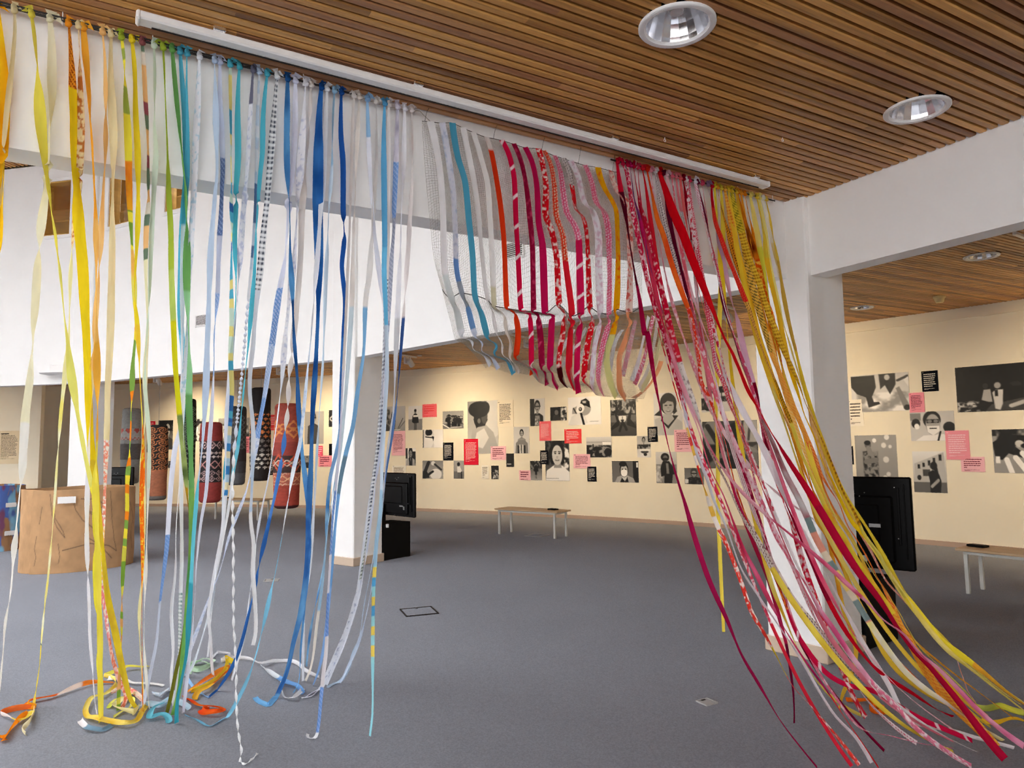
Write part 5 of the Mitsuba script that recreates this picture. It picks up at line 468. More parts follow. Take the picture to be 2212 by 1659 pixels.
POSTERS = [
('photo','photo of people in a tent, just right of the middle column',(64.292,2.250,0.708,0.609),(150,[('v',0.7,0.55),('n',0,0.1,0.35,1,9,0.05,0.5),('p',[(0.42,0.3),(0.55,0.28),(0.6,0.6),(0.56,0.95),(0.4,1),(0.38,0.6)],0.08),('e',0.49,0.28,0.06,0.07,0.12),('l',0.7,0.9,0.9,0.5,0.02,0.4),('l',0.75,0.9,1,0.6,0.02,0.45),('r',0.42,0.94,0.8,0.97,0.75)])),
('photo','photo of a person in a black jacket aiming a camera, beside the small pink card',(62.956,2.248,0.410,0.588),(0,[('v',0.8,0.72),('r',0,0.55,1,1,0.5),('fig',0.5,0.15,1.0,0.1,0.5,0.06,0.35),('r',0.34,0.38,0.7,0.46,0.85)])),
('card','small pink text card at the top left of the bright wall',(62.104,2.414,0.412,0.313),((240,110,118),(232,70,74),4)),
('photo','photo of a row of people standing in a hall, left of the big profile portrait',(60.727,2.170,0.594,0.416),(0,[('v',0.55,0.62),('r',0,0.7,1,1,0.45),('n',0.2,0.25,0.95,0.75,8,0.03,0.6),('fig',0.3,0.2,0.75,0.05,0.3,0.05,0.1),('fig',0.5,0.27,0.6,0.05,0.4,0.5,0.1),('fig',0.62,0.27,0.6,0.05,0.4,0.2,0.1),('fig',0.78,0.3,0.6,0.1,0.4,0.12,0.1),('l',0.02,0.75,0.3,0.95,0.03,0.8),('l',0.3,0.95,0.9,0.9,0.02,0.7)])),
('photo','big profile portrait of a young person with curly dark hair in a light hoodie',(59.032,1.976,0.838,1.215),(0,[('v',0.52,0.72),('e',0.85,0.3,0.3,0.4,0.72),('p',[(0.15,0.55),(0.6,0.45),(0.85,0.6),(0.98,0.85),(1,1),(0.05,1)],0.62),('p',[(0.3,0.6),(0.55,0.52),(0.7,0.7),(0.5,0.9),(0.2,0.85)],0.74),('p',[(0.28,0.2),(0.62,0.15),(0.66,0.28),(0.64,0.36),(0.58,0.47),(0.3,0.5),(0.2,0.35)],0.22),('e',0.56,0.3,0.1,0.14,0.33),('e',0.38,0.16,0.34,0.15,0.03),('e',0.2,0.14,0.14,0.1,0.04),('e',0.58,0.12,0.15,0.1,0.04),('p',[(0.2,0.2),(0.36,0.2),(0.4,0.4),(0.3,0.52),(0.22,0.4)],0.1),('e',0.38,0.38,0.055,0.05,0.42),('p',[(0.62,0.36),(0.67,0.35),(0.64,0.4)],0.2)])),
('card','tall cream text panel right of the big profile portrait',(57.762,2.268,0.423,0.597),((238,226,204),(60,50,50),12)),
('photo','photo of a smiling person in glasses and a dark jacket, above the salmon card',(56.039,2.268,0.383,0.601),(0,[('v',0.75,0.72),('r',0,0,0.3,1,0.15),('bust',0.5,0.3,0.75,0.04,0.55,0.05,0),('p',[(0.35,0.62),(0.65,0.62),(0.7,1),(0.3,1)],0.5),('n',0.35,0.7,0.65,0.95,12,0.35,0.8),('r',0.32,0.27,0.72,0.3,0.08)])),
('photo','small dark photo of a person beside a doorway, right of the one with glasses',(54.940,2.214,0.415,0.294),(0,[('v',0.14,0.1),('r',0.62,0,1,1,0.4),('n',0.65,0,1,1,6,0.2,0.8),('e',0.38,0.4,0.12,0.2,0.42),('p',[(0.2,0.6),(0.5,0.55),(0.65,1),(0.1,1)],0.25)])),
('card','tall pink text card below the tent photo',(63.979,1.641,0.400,0.603),((240,186,196),(120,50,70),12)),
('photo','photo of a person in a pale shirt bending over, between two pink cards at left',(61.913,1.737,0.590,0.432),(0,[('v',0.8,0.85),('r',0,0,0.55,1,0.75),('e',0.3,0.15,0.17,0.2,0.05),('p',[(0.1,0.35),(0.5,0.3),(0.55,0.7),(0.4,1),(0.08,1)],0.8),('l',0.15,0.4,0.5,0.45,0.03,0.15),('p',[(0.45,0.35),(0.56,0.4),(0.52,0.65)],0.05),('r',0,0,0.04,1,0.1)])),
('card','black text card left of the tall red card',(61.019,1.426,0.291,0.420),((22,24,30),(210,205,200),10)),
('card','tall red text card overlapping the big profile portrait',(59.702,1.413,0.400,0.600),((214,40,62),(244,190,190),13)),
('card','pale pink text card at the lower right of the big profile portrait',(58.180,1.379,0.407,0.308),((240,186,196),(110,40,60),5)),
('photo','photo of a smiling youngster in a printed T-shirt beside the cream panel',(56.911,1.663,0.410,0.590),(0,[('v',0.72,0.75),('bust',0.52,0.25,0.5,0.05,0.6,0.55,0),('p',[(0.15,0.6),(0.35,0.5),(0.7,0.5),(0.9,0.62),(0.92,1),(0.1,1)],0.5),('r',0.25,0.7,0.75,1,0.1),('l',0.4,0.72,0.42,0.98,0.06,0.7),('l',0.58,0.72,0.58,0.98,0.06,0.7)])),
('card','salmon text card under the photo of the person in glasses',(55.644,1.851,0.296,0.423),((240,110,118),(250,190,190),13)),
('card','wide bright red text card over the corner of the girl portrait',(54.232,1.724,0.417,0.301),((232,70,74),(250,200,200),6)),
('photo','small photo of a dark haired person in a scarf right of the tall pink card',(63.244,1.306,0.295,0.422),(0,[('v',0.8,0.7),('r',0,0,0.2,0.6,0.05),('r',0.6,0.2,1,1,0.06),('bust',0.5,0.3,0.8,0.04,0.5,0.6,1),('l',0.4,0.6,0.45,1,0.08,0.15),('l',0.6,0.6,0.6,1,0.08,0.2)])),
('photo','large portrait photo of a smiling girl in a white T-shirt above the bench',(55.045,1.208,0.602,0.854),(0,[('v',0.25,0.4),('n',0,0,0.25,0.6,8,0.05,0.35),('n',0.75,0.1,1,0.7,8,0.2,0.9),('p',[(0.05,0.75),(0.35,0.62),(0.7,0.62),(1,0.78),(1,1),(0,1)],0.82),('e',0.5,0.3,0.3,0.34,0.12),('p',[(0.25,0.3),(0.35,0.55),(0.28,0.6),(0.2,0.5)],0.12),('p',[(0.72,0.3),(0.8,0.55),(0.7,0.6),(0.66,0.5)],0.15),('p',[(0.4,0.5),(0.62,0.5),(0.68,0.68),(0.35,0.68)],0.55),('e',0.5,0.36,0.215,0.25,0.72),('e',0.42,0.32,0.035,0.014,0.1),('e',0.59,0.32,0.035,0.014,0.1),('l',0.37,0.28,0.46,0.275,0.012,0.3),('l',0.55,0.275,0.64,0.28,0.012,0.3),('e',0.5,0.41,0.04,0.015,0.58),('e',0.5,0.485,0.08,0.024,0.25),('e',0.5,0.479,0.06,0.012,0.85),('r',0.03,0.94,0.55,0.95,0.5)])),
('card','small black text card tucked at the left of the girl portrait',(55.720,1.281,0.205,0.297),((22,24,30),(215,210,205),8)),
('photo',"small photo of a person standing outdoors in shorts, below the girl portrait's black card",(56.159,0.993,0.305,0.422),(0,[('v',0.3,0.6),('n',0,0,1,0.4,7,0.1,0.5),('fig',0.5,0.08,0.85,0.1,0.45,0.12,0.12),('r',0.42,0.72,0.47,0.92,0.6),('r',0.53,0.72,0.58,0.92,0.6)])),
('card','small pale pink text card low on the wall left of the outdoor standing photo',(56.748,0.888,0.293,0.213),((240,186,196),(110,40,60),3)),
('photo','photo of a reclining figure in pale clothes, lowest left on the bright wall',(61.928,0.997,0.595,0.429),(0,[('v',0.5,0.6),('e',0.65,0.75,0.28,0.3,0.78),('l',0.02,0.9,0.3,0.1,0.08,0.2),('l',0.1,0.95,0.5,0.6,0.06,0.12),('e',0.52,0.15,0.1,0.12,0.75),('p',[(0,0.6),(0.2,0.55),(0.35,0.95),(0,1)],0.06),('l',0.6,0.2,0.9,0.5,0.05,0.25)])),
('photo','narrow photo of a person from behind in a pale top, below a black card',(60.415,1.000,0.291,0.420),(0,[('v',0.6,0.55),('r',0,0.6,1,1,0.45),('e',0.48,0.2,0.14,0.11,0.06),('p',[(0.34,0.34),(0.62,0.3),(0.8,0.6),(0.78,0.95),(0.66,0.98),(0.6,0.65),(0.36,0.66)],0.75),('r',0.4,0.66,0.72,1,0.4),('l',0.75,0.65,0.78,0.98,0.05,0.1)])),
('card','small white text card low on the wall between the red card and a dark photo',(58.915,0.951,0.194,0.305),((238,232,220),(120,110,100),6)),
('photo','small dark photo of a seated figure low on the wall beside a small white card',(58.377,0.943,0.201,0.303),(0,[('v',0.06,0.08),('e',0.55,0.25,0.2,0.1,0.12),('p',[(0.5,0.3),(0.9,0.35),(0.95,0.8),(0.8,1),(0.15,1),(0.3,0.75),(0.55,0.7)],0.6),('n',0.2,0.5,0.95,1,8,0.1,0.7)])),
('photo','tiny nearly black portrait photo right of a pale pink card',(57.537,1.218,0.204,0.299),(0,[('v',0.06,0.08),('e',0.6,0.3,0.25,0.2,0.18),('e',0.6,0.25,0.2,0.12,0.08),('p',[(0.35,0.5),(0.85,0.5),(0.95,0.85),(0.3,0.85)],0.13),('r',0.08,0.76,0.65,0.82,0.75)])),
('card','white text card half hidden behind the middle television',(63.938,0.954,0.412,0.271),((240,234,222),(130,120,110),6)),
('card','pale pink text card right of the girl portrait',(53.808,1.197,0.408,0.296),((240,186,196),(120,50,70),7)),
('photo','pale photo of a person in a patterned cap holding an instant camera to the eye',(53.629,2.254,0.798,0.589),(0,[('v',0.84,0.82),('p',[(0.1,0.7),(0.3,0.55),(0.5,0.6),(0.6,0.95),(0.2,1),(0,1)],0.78),('e',0.5,0.42,0.2,0.25,0.6),('p',[(0.36,0.3),(0.42,0.12),(0.55,0.06),(0.66,0.18),(0.68,0.4),(0.55,0.32)],0.07),('n',0.42,0.14,0.62,0.24,10,0.05,0.7),('e',0.36,0.4,0.14,0.17,0.88),('e',0.38,0.44,0.05,0.07,0.15),('e',0.375,0.43,0.025,0.035,0.7),('p',[(0.14,0.4),(0.28,0.32),(0.22,0.6),(0.12,0.6)],0.6),('l',0.17,0.4,0.25,0.58,0.02,0.3),('l',0.4,0.6,0.48,0.98,0.03,0.06),('r',0.66,0.88,0.92,0.9,0.6)])),
('photo','dark mirrored photo of a face between outstretched arms under the mesh',(51.767,2.075,0.589,0.736),(0,[('v',0.32,0.28),('n',0,0,1,0.4,12,0.1,0.6),('r',0,0.4,1,0.42,0.1),('r',0,0.42,1,0.62,0.4),('p',[(0.15,0.3),(0.35,0.55),(0.35,0.7),(0,0.85),(0,0.78),(0.25,0.6)],0.04),('p',[(0.85,0.15),(0.65,0.55),(0.65,0.7),(1,0.8),(1,0.75),(0.78,0.55)],0.04),('e',0.47,0.5,0.15,0.13,0.75),('l',0.47,0.48,0.47,0.6,0.02,0.5),('l',0.42,0.57,0.52,0.57,0.02,0.25),('l',0.47,0.62,0.35,0.85,0.04,0.04),('l',0.47,0.62,0.62,0.82,0.04,0.04),('p',[(0.3,0.42),(0.47,0.3),(0.64,0.42),(0.6,0.44),(0.34,0.44)],0.05)])),
('photo','large portrait photo of a smiling dark haired woman in a pale cardigan',(49.744,2.115,0.609,0.823),(0,[('v',0.78,0.7),('p',[(0.02,0.62),(0.3,0.55),(0.7,0.55),(0.98,0.7),(1,1),(0.1,1)],0.66),('p',[(0.25,0.65),(0.3,0.56),(0.68,0.54),(0.86,0.55),(0.5,0.85)],0.1),('p',[(0.34,0.5),(0.62,0.5),(0.72,0.62),(0.5,0.78),(0.3,0.66)],0.62),('e',0.52,0.26,0.29,0.25,0.04),('p',[(0.24,0.25),(0.3,0.55),(0.02,0.52),(0.2,0.42)],0.05),('p',[(0.75,0.25),(0.82,0.45),(0.7,0.52),(0.66,0.4)],0.05),('e',0.52,0.33,0.2,0.19,0.62),('e',0.44,0.3,0.04,0.012,0.08),('e',0.6,0.3,0.04,0.012,0.08),('e',0.52,0.36,0.035,0.012,0.5),('e',0.52,0.43,0.07,0.02,0.28),('e',0.52,0.424,0.05,0.011,0.85),('p',[(0.34,0.2),(0.5,0.12),(0.7,0.2),(0.66,0.22),(0.5,0.19),(0.36,0.26)],0.04)])),
('card','black text card overlapping the portrait of the woman in a cardigan',(50.447,1.726,0.213,0.294),((22,24,30),(215,210,205),7)),
('photo','photo of a bright classroom with people at tables',(52.957,1.487,0.596,0.419),(0,[('v',0.75,0.55),('r',0,0.22,1,0.3,0.62),('r',0.65,0.25,0.97,0.42,0.9),('n',0,0.4,1,1,7,0.04,0.55),('e',0.15,0.8,0.1,0.15,0.05),('e',0.42,0.85,0.1,0.12,0.06),('e',0.85,0.75,0.14,0.2,0.06),('r',0.25,0.35,0.29,0.5,0.05)])),
('photo',"small photo of a person behind a bowl, below the black card on the woman's portrait",(50.859,1.487,0.298,0.422),(0,[('v',0.62,0.75),('bust',0.5,0.2,0.5,0.05,0.55,0.75,0),('n',0,0.4,1,0.6,7,0.1,0.6),('e',0.55,0.74,0.28,0.08,0.3),('r',0.2,0.62,0.95,0.7,0.8),('e',0.6,0.87,0.13,0.06,0.06)])),
('card','pink text card with a big quote mark below the woman in a cardigan',(49.102,1.592,0.388,0.421),((240,186,196),(120,50,70),8)),
('card','small black text card below the classroom photo',(53.332,0.933,0.214,0.305),((22,24,30),(215,210,205),7)),
('photo',"photo of a person in a face mask and cardigan, low in the wall's middle",(51.745,0.990,0.601,0.425),(0,[('v',0.4,0.45),('r',0.8,0,1,1,0.08),('r',0.92,0.06,0.99,0.3,0.8),('p',[(0.1,1),(0.2,0.75),(0.36,0.68),(0.6,0.68),(0.8,0.8),(0.88,1)],0.62),('p',[(0.3,1),(0.38,0.75),(0.58,0.75),(0.62,1)],0.1),('p',[(0.36,0.6),(0.58,0.6),(0.56,0.8),(0.48,0.95),(0.38,0.8)],0.7),('e',0.46,0.42,0.16,0.33,0.06),('e',0.46,0.45,0.135,0.28,0.66),('e',0.46,0.56,0.125,0.17,0.88),('e',0.4,0.38,0.03,0.025,0.08),('e',0.52,0.38,0.03,0.025,0.08),('e',0.42,0.14,0.14,0.12,0.05)])),
('photo','photo of a curly haired person photographing, full figure in dark clothes',(49.887,1.082,0.442,0.602),(0,[('v',0.72,0.6),('r',0,0.4,1,1,0.5),('n',0,0.45,0.3,1,5,0.4,0.7),('e',0.45,0.17,0.2,0.13,0.06),('e',0.47,0.2,0.12,0.09,0.4),('r',0.34,0.2,0.62,0.27,0.1),('p',[(0.22,0.5),(0.34,0.3),(0.64,0.3),(0.85,0.5),(0.95,0.7),(0.8,0.72),(0.75,1),(0.38,1),(0.4,0.75),(0.24,0.8)],0.05),('p',[(0.48,0.36),(0.6,0.36),(0.64,0.7),(0.5,0.7)],0.48)])),
('photo','small photo of a long haired person in glasses, lowest right of the curly haired one',(48.718,0.927,0.391,0.302),(0,[('v',0.42,0.5),('bust',0.5,0.32,0.7,0.3,0.55,0.08,1),('r',0.35,0.3,0.65,0.36,0.1),('n',0.25,0.6,0.9,1,9,0.03,0.3),('r',0.02,0.7,0.2,0.95,0.75)])),
('photo','pale photo of a studio room with seated people, highest behind the red ribbons',(47.724,2.346,0.573,0.466),(0,[('v',0.8,0.72),('r',0,0,1,0.2,0.2),('n',0,0.05,1,0.25,9,0.1,0.8),('n',0,0.45,0.4,0.9,6,0.05,0.6),('e',0.22,0.75,0.14,0.2,0.06),('r',0.3,0.2,0.33,0.6,0.2),('r',0.7,0.2,0.73,0.7,0.25),('n',0.6,0.4,1,0.6,8,0.2,0.7)])),
('photo','largest photo behind the red ribbons, close hands and dark clothing',(47.229,1.507,1.059,0.860),(0,[('v',0.3,0.25),('r',0.62,0,1,0.45,0.6),('l',0.75,0,0.7,0.4,0.02,0.3),('l',0.88,0,0.84,0.4,0.02,0.3),('e',0.6,0.4,0.18,0.35,0.06),('p',[(0.3,0.6),(0.6,0.5),(0.7,1),(0.25,1)],0.05),('e',0.2,0.25,0.18,0.3,0.5),('l',0.1,0.1,0.3,0.5,0.05,0.2),('p',[(0.78,0.62),(0.98,0.5),(1,0.95),(0.85,0.9)],0.45),('l',0.8,0.55,0.95,0.65,0.05,0.5),('l',0.78,0.65,0.95,0.72,0.05,0.45),('l',0.25,0.75,0.45,0.7,0.06,0.4),('l',0.05,0.9,0.3,0.95,0.05,0.35),('n',0,0.5,0.3,1,5,0.05,0.4)])),
('photo',"photo of people's legs on a paper covered floor beside a paper roll",(41.960,2.287,0.855,0.585),(0,[('v',0.72,0.75),('n',0.1,0.5,1,1,5,0.55,0.85),('p',[(0,0.02),(0.42,0.02),(0.44,0.35),(0.36,0.6),(0.4,0.78),(0.3,0.85),(0.26,0.6),(0.1,0.5),(0,0.3)],0.06),('p',[(0.28,0.75),(0.48,0.74),(0.5,0.8),(0.3,0.88)],0.04),('p',[(0.5,0),(0.78,0),(0.78,0.3),(0.68,0.55),(0.6,0.3),(0.52,0.4)],0.07),('e',0.64,0.1,0.05,0.08,0.7),('p',[(0.78,0.4),(0.84,0.36),(1,0.88),(0.9,0.96)],0.5),('e',0.95,0.92,0.05,0.07,0.08),('l',0.82,0.2,0.98,0.1,0.03,0.3),('p',[(0.92,0.2),(1,0.1),(1,0.4)],0.8)])),
('card','white text card beside the right column overlapping the photo of legs',(42.725,1.990,0.226,0.425),((240,232,216),(80,70,70),6)),
('card','black text card on the right wall',(40.489,2.415,0.219,0.306),((22,24,30),(215,210,205),7)),
('card','small deep pink text card right of the photo of legs',(40.892,2.106,0.208,0.299),((236,150,165),(110,30,60),9)),
('photo','dark photo of two people sitting on the floor in a patch of light, top right',(38.920,2.257,0.858,0.648),(0,[('v',0.05,0.08),('n',0.6,0.1,0.95,0.5,6,0.04,0.22),('p',[(0,0.78),(0.25,0.75),(0.35,1),(0,1)],0.4),('n',0,0.78,0.32,1,16,0.03,0.7),('p',[(0.5,0.85),(1,0.72),(1,1),(0.4,1)],0.3),('e',0.43,0.45,0.045,0.07,0.25),('e',0.6,0.45,0.05,0.07,0.6),('p',[(0.36,0.75),(0.4,0.53),(0.5,0.52),(0.52,0.8),(0.46,0.8)],0.62),('p',[(0.52,0.6),(0.57,0.54),(0.68,0.54),(0.66,0.85),(0.62,0.98),(0.55,0.95)],0.72),('r',0.56,0.55,0.6,0.68,0.06),('l',0.78,0.9,1,0.8,0.04,0.65)])),
('photo','photo of a person in glasses and a white face mask on the right wall',(40.508,1.747,0.595,0.434),(0,[('v',0.7,0.72),('r',0,0.05,0.25,0.3,0.5),('e',0.13,0.4,0.1,0.16,0.1),('e',0.15,0.5,0.06,0.1,0.85),('e',0.88,0.55,0.13,0.18,0.06),('p',[(0.1,1),(0.3,0.82),(0.75,0.78),(0.9,1)],0.85),('e',0.5,0.28,0.2,0.3,0.08),('e',0.52,0.45,0.165,0.36,0.62),('p',[(0.38,0.5),(0.66,0.5),(0.66,0.68),(0.52,0.82),(0.4,0.7)],0.9),('r',0.44,0.56,0.6,0.6,0.12),('r',0.38,0.27,0.66,0.4,0.14),('e',0.45,0.335,0.055,0.055,0.5),('e',0.59,0.335,0.055,0.055,0.5),('l',0.68,0.7,0.62,1,0.02,0.06)])),
('card','large deep pink text card right of the face mask photo',(39.859,1.463,0.304,0.419),((236,150,165),(250,205,215),9)),
('card','pale pink text card lowest on the right wall',(39.498,1.189,0.296,0.209),((240,186,196),(120,40,60),5)),
('photo','photo of a kneeling figure laying paper strips, right edge of the picture',(38.429,1.375,0.527,0.598),(0,[('v',0.6,0.55),('r',0,0,1,0.15,0.2),('n',0.1,0,1,0.3,4,0.1,0.7),('p',[(0,0.3),(0.3,0.12),(0.7,0.15),(0.7,0.28),(0.5,0.4),(0.75,0.6),(0.65,0.65),(0.35,0.55),(0.2,0.7),(0.05,0.68)],0.05),('e',0.6,0.33,0.1,0.08,0.7),('l',0.3,0.7,0.4,1,0.06,0.85),('l',0.5,0.65,0.75,1,0.06,0.9),('l',0.65,0.55,1,0.95,0.06,0.85),('r',0.05,0.62,0.15,0.78,0.85),('e',0.75,0.38,0.12,0.06,0.1)])),
('photo','photo of a thoughtful woman in a patterned dress before balloons, above the right television',(42.185,1.283,0.617,0.691),(0,[('v',0.58,0.52),('e',0.48,0.12,0.05,0.05,0.8),('e',0.78,0.05,0.06,0.06,0.78),('e',0.7,0.23,0.06,0.06,0.75),('e',0.85,0.26,0.04,0.04,0.75),('e',0.74,0.55,0.07,0.07,0.72),('e',0.78,0.87,0.05,0.05,0.7),('e',0.7,0.94,0.05,0.04,0.7),('p',[(0.2,0.38),(0.32,0.34),(0.46,0.4),(0.52,0.7),(0.56,1),(0.2,1),(0.24,0.7)],0.28),('n',0.2,0.38,0.54,1,12,0.08,0.5),('e',0.32,0.22,0.075,0.085,0.4),('e',0.31,0.17,0.075,0.05,0.06),('l',0.33,0.3,0.38,0.42,0.06,0.5),('l',0.26,0.6,0.5,0.56,0.06,0.45)])),
('photo','photo of a woman with long hair in front of a pale building with windows',(40.661,1.070,0.448,0.607),(0,[('v',0.8,0.6),('p',[(0.05,0.3),(0.95,0.02),(1,0.75),(0.05,0.78)],0.66),('r',0.15,0.32,0.22,0.42,0.15),('r',0.3,0.28,0.37,0.38,0.15),('r',0.47,0.22,0.54,0.34,0.15),('r',0.62,0.16,0.69,0.29,0.15),('r',0.8,0.08,0.88,0.22,0.15),('r',0.3,0.44,0.52,0.6,0.3),('r',0,0.75,1,1,0.4),('e',0.18,0.64,0.06,0.06,0.1),('p',[(0.46,0.52),(0.6,0.45),(0.78,0.55),(0.84,0.72),(0.8,1),(0.5,1),(0.5,0.75)],0.1),('e',0.6,0.35,0.09,0.08,0.4),('e',0.64,0.35,0.1,0.1,0.05),('p',[(0.62,0.4),(0.74,0.4),(0.78,0.62),(0.7,0.62)],0.06),('l',0.55,0.85,0.75,0.7,0.04,0.6)])),
('card','narrow black card edge just right of the right column',(42.920,1.315,0.036,0.288),((22,24,30),(210,205,200),0)),
('card','red text card highest at the left, behind the black and tan bolster',(79.761,2.217,0.233,0.299),((214,40,62),(246,200,200),4)),
('photo','photo of a person in round glasses behind the tan patterned bolster',(78.852,1.977,0.468,0.814),(0,[('v',0.2,0.6),('r',0,0,1,0.16,0.08),('bust',0.65,0.3,0.9,0.05,0.6,0.3,0),('r',0.5,0.28,0.95,0.36,0.15)])),
('photo','high contrast photo between the green and the red topped bolsters',(76.677,2.093,0.324,0.614),(0,[('v',0.2,0.15),('n',0,0,1,1,5,0.03,0.8),('e',0.6,0.4,0.2,0.2,0.6)])),
('photo','photo of a group at work right of the red topped bolster',(74.436,1.978,0.986,0.844),(0,[('v',0.6,0.4),('n',0,0.2,1,1,7,0.04,0.7),('e',0.3,0.4,0.12,0.15,0.1),('e',0.7,0.45,0.1,0.15,0.1)])),
('card','pink text card left of the cross patterned bolster',(73.567,1.670,0.176,0.437),((236,150,165),(110,40,60),6)),
('card','red text card between the cross patterned and the red bolsters',(71.883,2.248,0.294,0.415),((232,70,74),(250,200,200),6)),
('photo','photo of a standing person in glasses right of the red bolster',(69.246,2.082,0.594,0.847),(0,[('v',0.65,0.6),('bust',0.45,0.2,0.55,0.3,0.6,0.3,0),('r',0.2,0.5,0.75,1,0.3),('r',0.3,0.17,0.6,0.21,0.15)])),
('photo','narrow photo left of the middle column',(68.145,2.309,0.173,0.432),(0,[('v',0.2,0.1),('l',0.2,0.5,0.8,0.3,0.05,0.7),('l',0.2,0.55,0.8,0.7,0.05,0.7)])),
('card','pink text card lowest left of the middle column',(68.520,1.212,0.417,0.286),((236,150,165),(110,30,60),4)),
('card','small rose card above the lowest pink one left of the middle column',(68.848,1.470,0.159,0.276),((230,90,120),(250,200,210),4)),
('card','small black card beside the middle column edge',(68.181,1.507,0.108,0.298),((22,24,30),(210,205,200),0)),
('photo','pale photo behind the dark blue twisted ribbon',(71.853,1.424,0.292,0.307),(0,[('v',0.8,0.75),('r',0.1,0.6,0.9,0.95,0.2),('r',0.2,0.2,0.3,0.6,0.4)])),
('card','black text card left of the red bolster',(71.899,1.056,0.204,0.404),((22,24,30),(210,205,200),6)),
('photo','small portrait photo right of the red bolster near its lower end',(69.680,1.197,0.174,0.325),(0,[('v',0.5,0.5),('bust',0.5,0.3,0.7,0.1,0.6,0.1,0)])),
('card','pink text card behind the tan bolster, low at the left',(79.738,1.022,0.174,0.540),((236,150,165),(110,40,60),7)),
('photo','small dark photo right of the tan patterned bolster',(78.606,1.152,0.219,0.192),(0,[('v',0.2,0.1),('n',0,0,1,1,4,0.05,0.5)])),
('photo','small grey photo left of the tan patterned bolster',(79.890,1.719,0.131,0.440),(0,[('v',0.45,0.4),('r',0,0.5,1,1,0.12),('n',0,0.5,1,1,4,0.05,0.4)])),
]

# ================================================================ CLOTH
def vary(h, a, b, c): return (math.sin(h * 12.9898 + a * 78.233 + b * 37.719 + c * 4.7) * 43758.5453) % 1.0
def colour(seg, t, U, Vv, seed):
    """vertex colours of a strip; t = fraction of the length, U = metres along, Vv = metres across"""
    out = np.zeros((len(t), 3))
    starts = [s[0] for s in seg] + [9.]
    P = np.stack([U, Vv, np.full_like(U, seed * 1.37)], 1)
    for i, (t0, kind, c1, c2) in enumerate(seg):
        m = (t >= t0) & (t < starts[i + 1])
        if i == 0: m |= t < t0
        if not m.any(): continue
        a = lin(c1); u, v, p = U[m], Vv[m], P[m]
        if kind == 'b': pal = [lin(c) for c in c2]
        else: b = lin(c2) if c2 else a
        if kind == 'p': o = np.repeat(a[None], m.sum(), 0)
        elif kind == 'f':
            n1 = meshkit.noise(p * [62, 62, 1], seed); n2 = meshkit.noise(p * [120, 120, 1] + 9, seed + 3)
            k = np.clip((np.maximum(n1, n2 * .93) - .62) / .08, 0, 1)[:, None]; o = a * (1 - k) + b * k
        elif kind == 'g':
            x = np.floor(u / .0125).astype(int) % 2; y = np.floor((v + 1) / .0125).astype(int) % 2
            k = (.12 + .38 * x + .5 * y * x)[:, None]; k = np.where((x + y)[:, None] == 0, 0, k); o = a * (1 - k) + b * k
        elif kind == 's': k = (((u + v * .9) / .026) % 1 < .36)[:, None]; o = np.where(k, b, a)
        elif kind == 'c': k = (((u - v * .7) / .17) % 1 < .12)[:, None]; o = np.where(k, b, a)
        elif kind == 'l': k = (((v + 1) / .011) % 1 < .4)[:, None]; o = np.where(k, b, a)
        elif kind == 'b':
            idx = np.floor(u / .055 + .5 * meshkit.noise(p * [7, 0, 1], seed)).astype(int); ch = np.array([int(vary(seed, k, 1, 2) * len(pal)) for k in range(idx.min(), idx.max() + 1)])
            o = np.array(pal)[ch[idx - idx.min()]]
        elif kind == 'd':
            x, y = u / .018, (v + 1) / .018; x = x + .5 * (np.floor(y) % 2); dx, dy = x % 1 - .5, y % 1 - .5
            k = (dx * dx + dy * dy < .085)[:, None]; o = np.where(k, b, a)
        else:
            k = np.clip((meshkit.fbm(p * [9, 16, 1], 3, seed) - .3) * 2.5, 0, 1)[:, None]; o = a * (1 - k) + b * k
        out[m] = o
    n = meshkit.noise(P * [14, 60, 1], seed + 8)[:, None]
    return np.clip(out * (.93 + .12 * n), 0, 1)
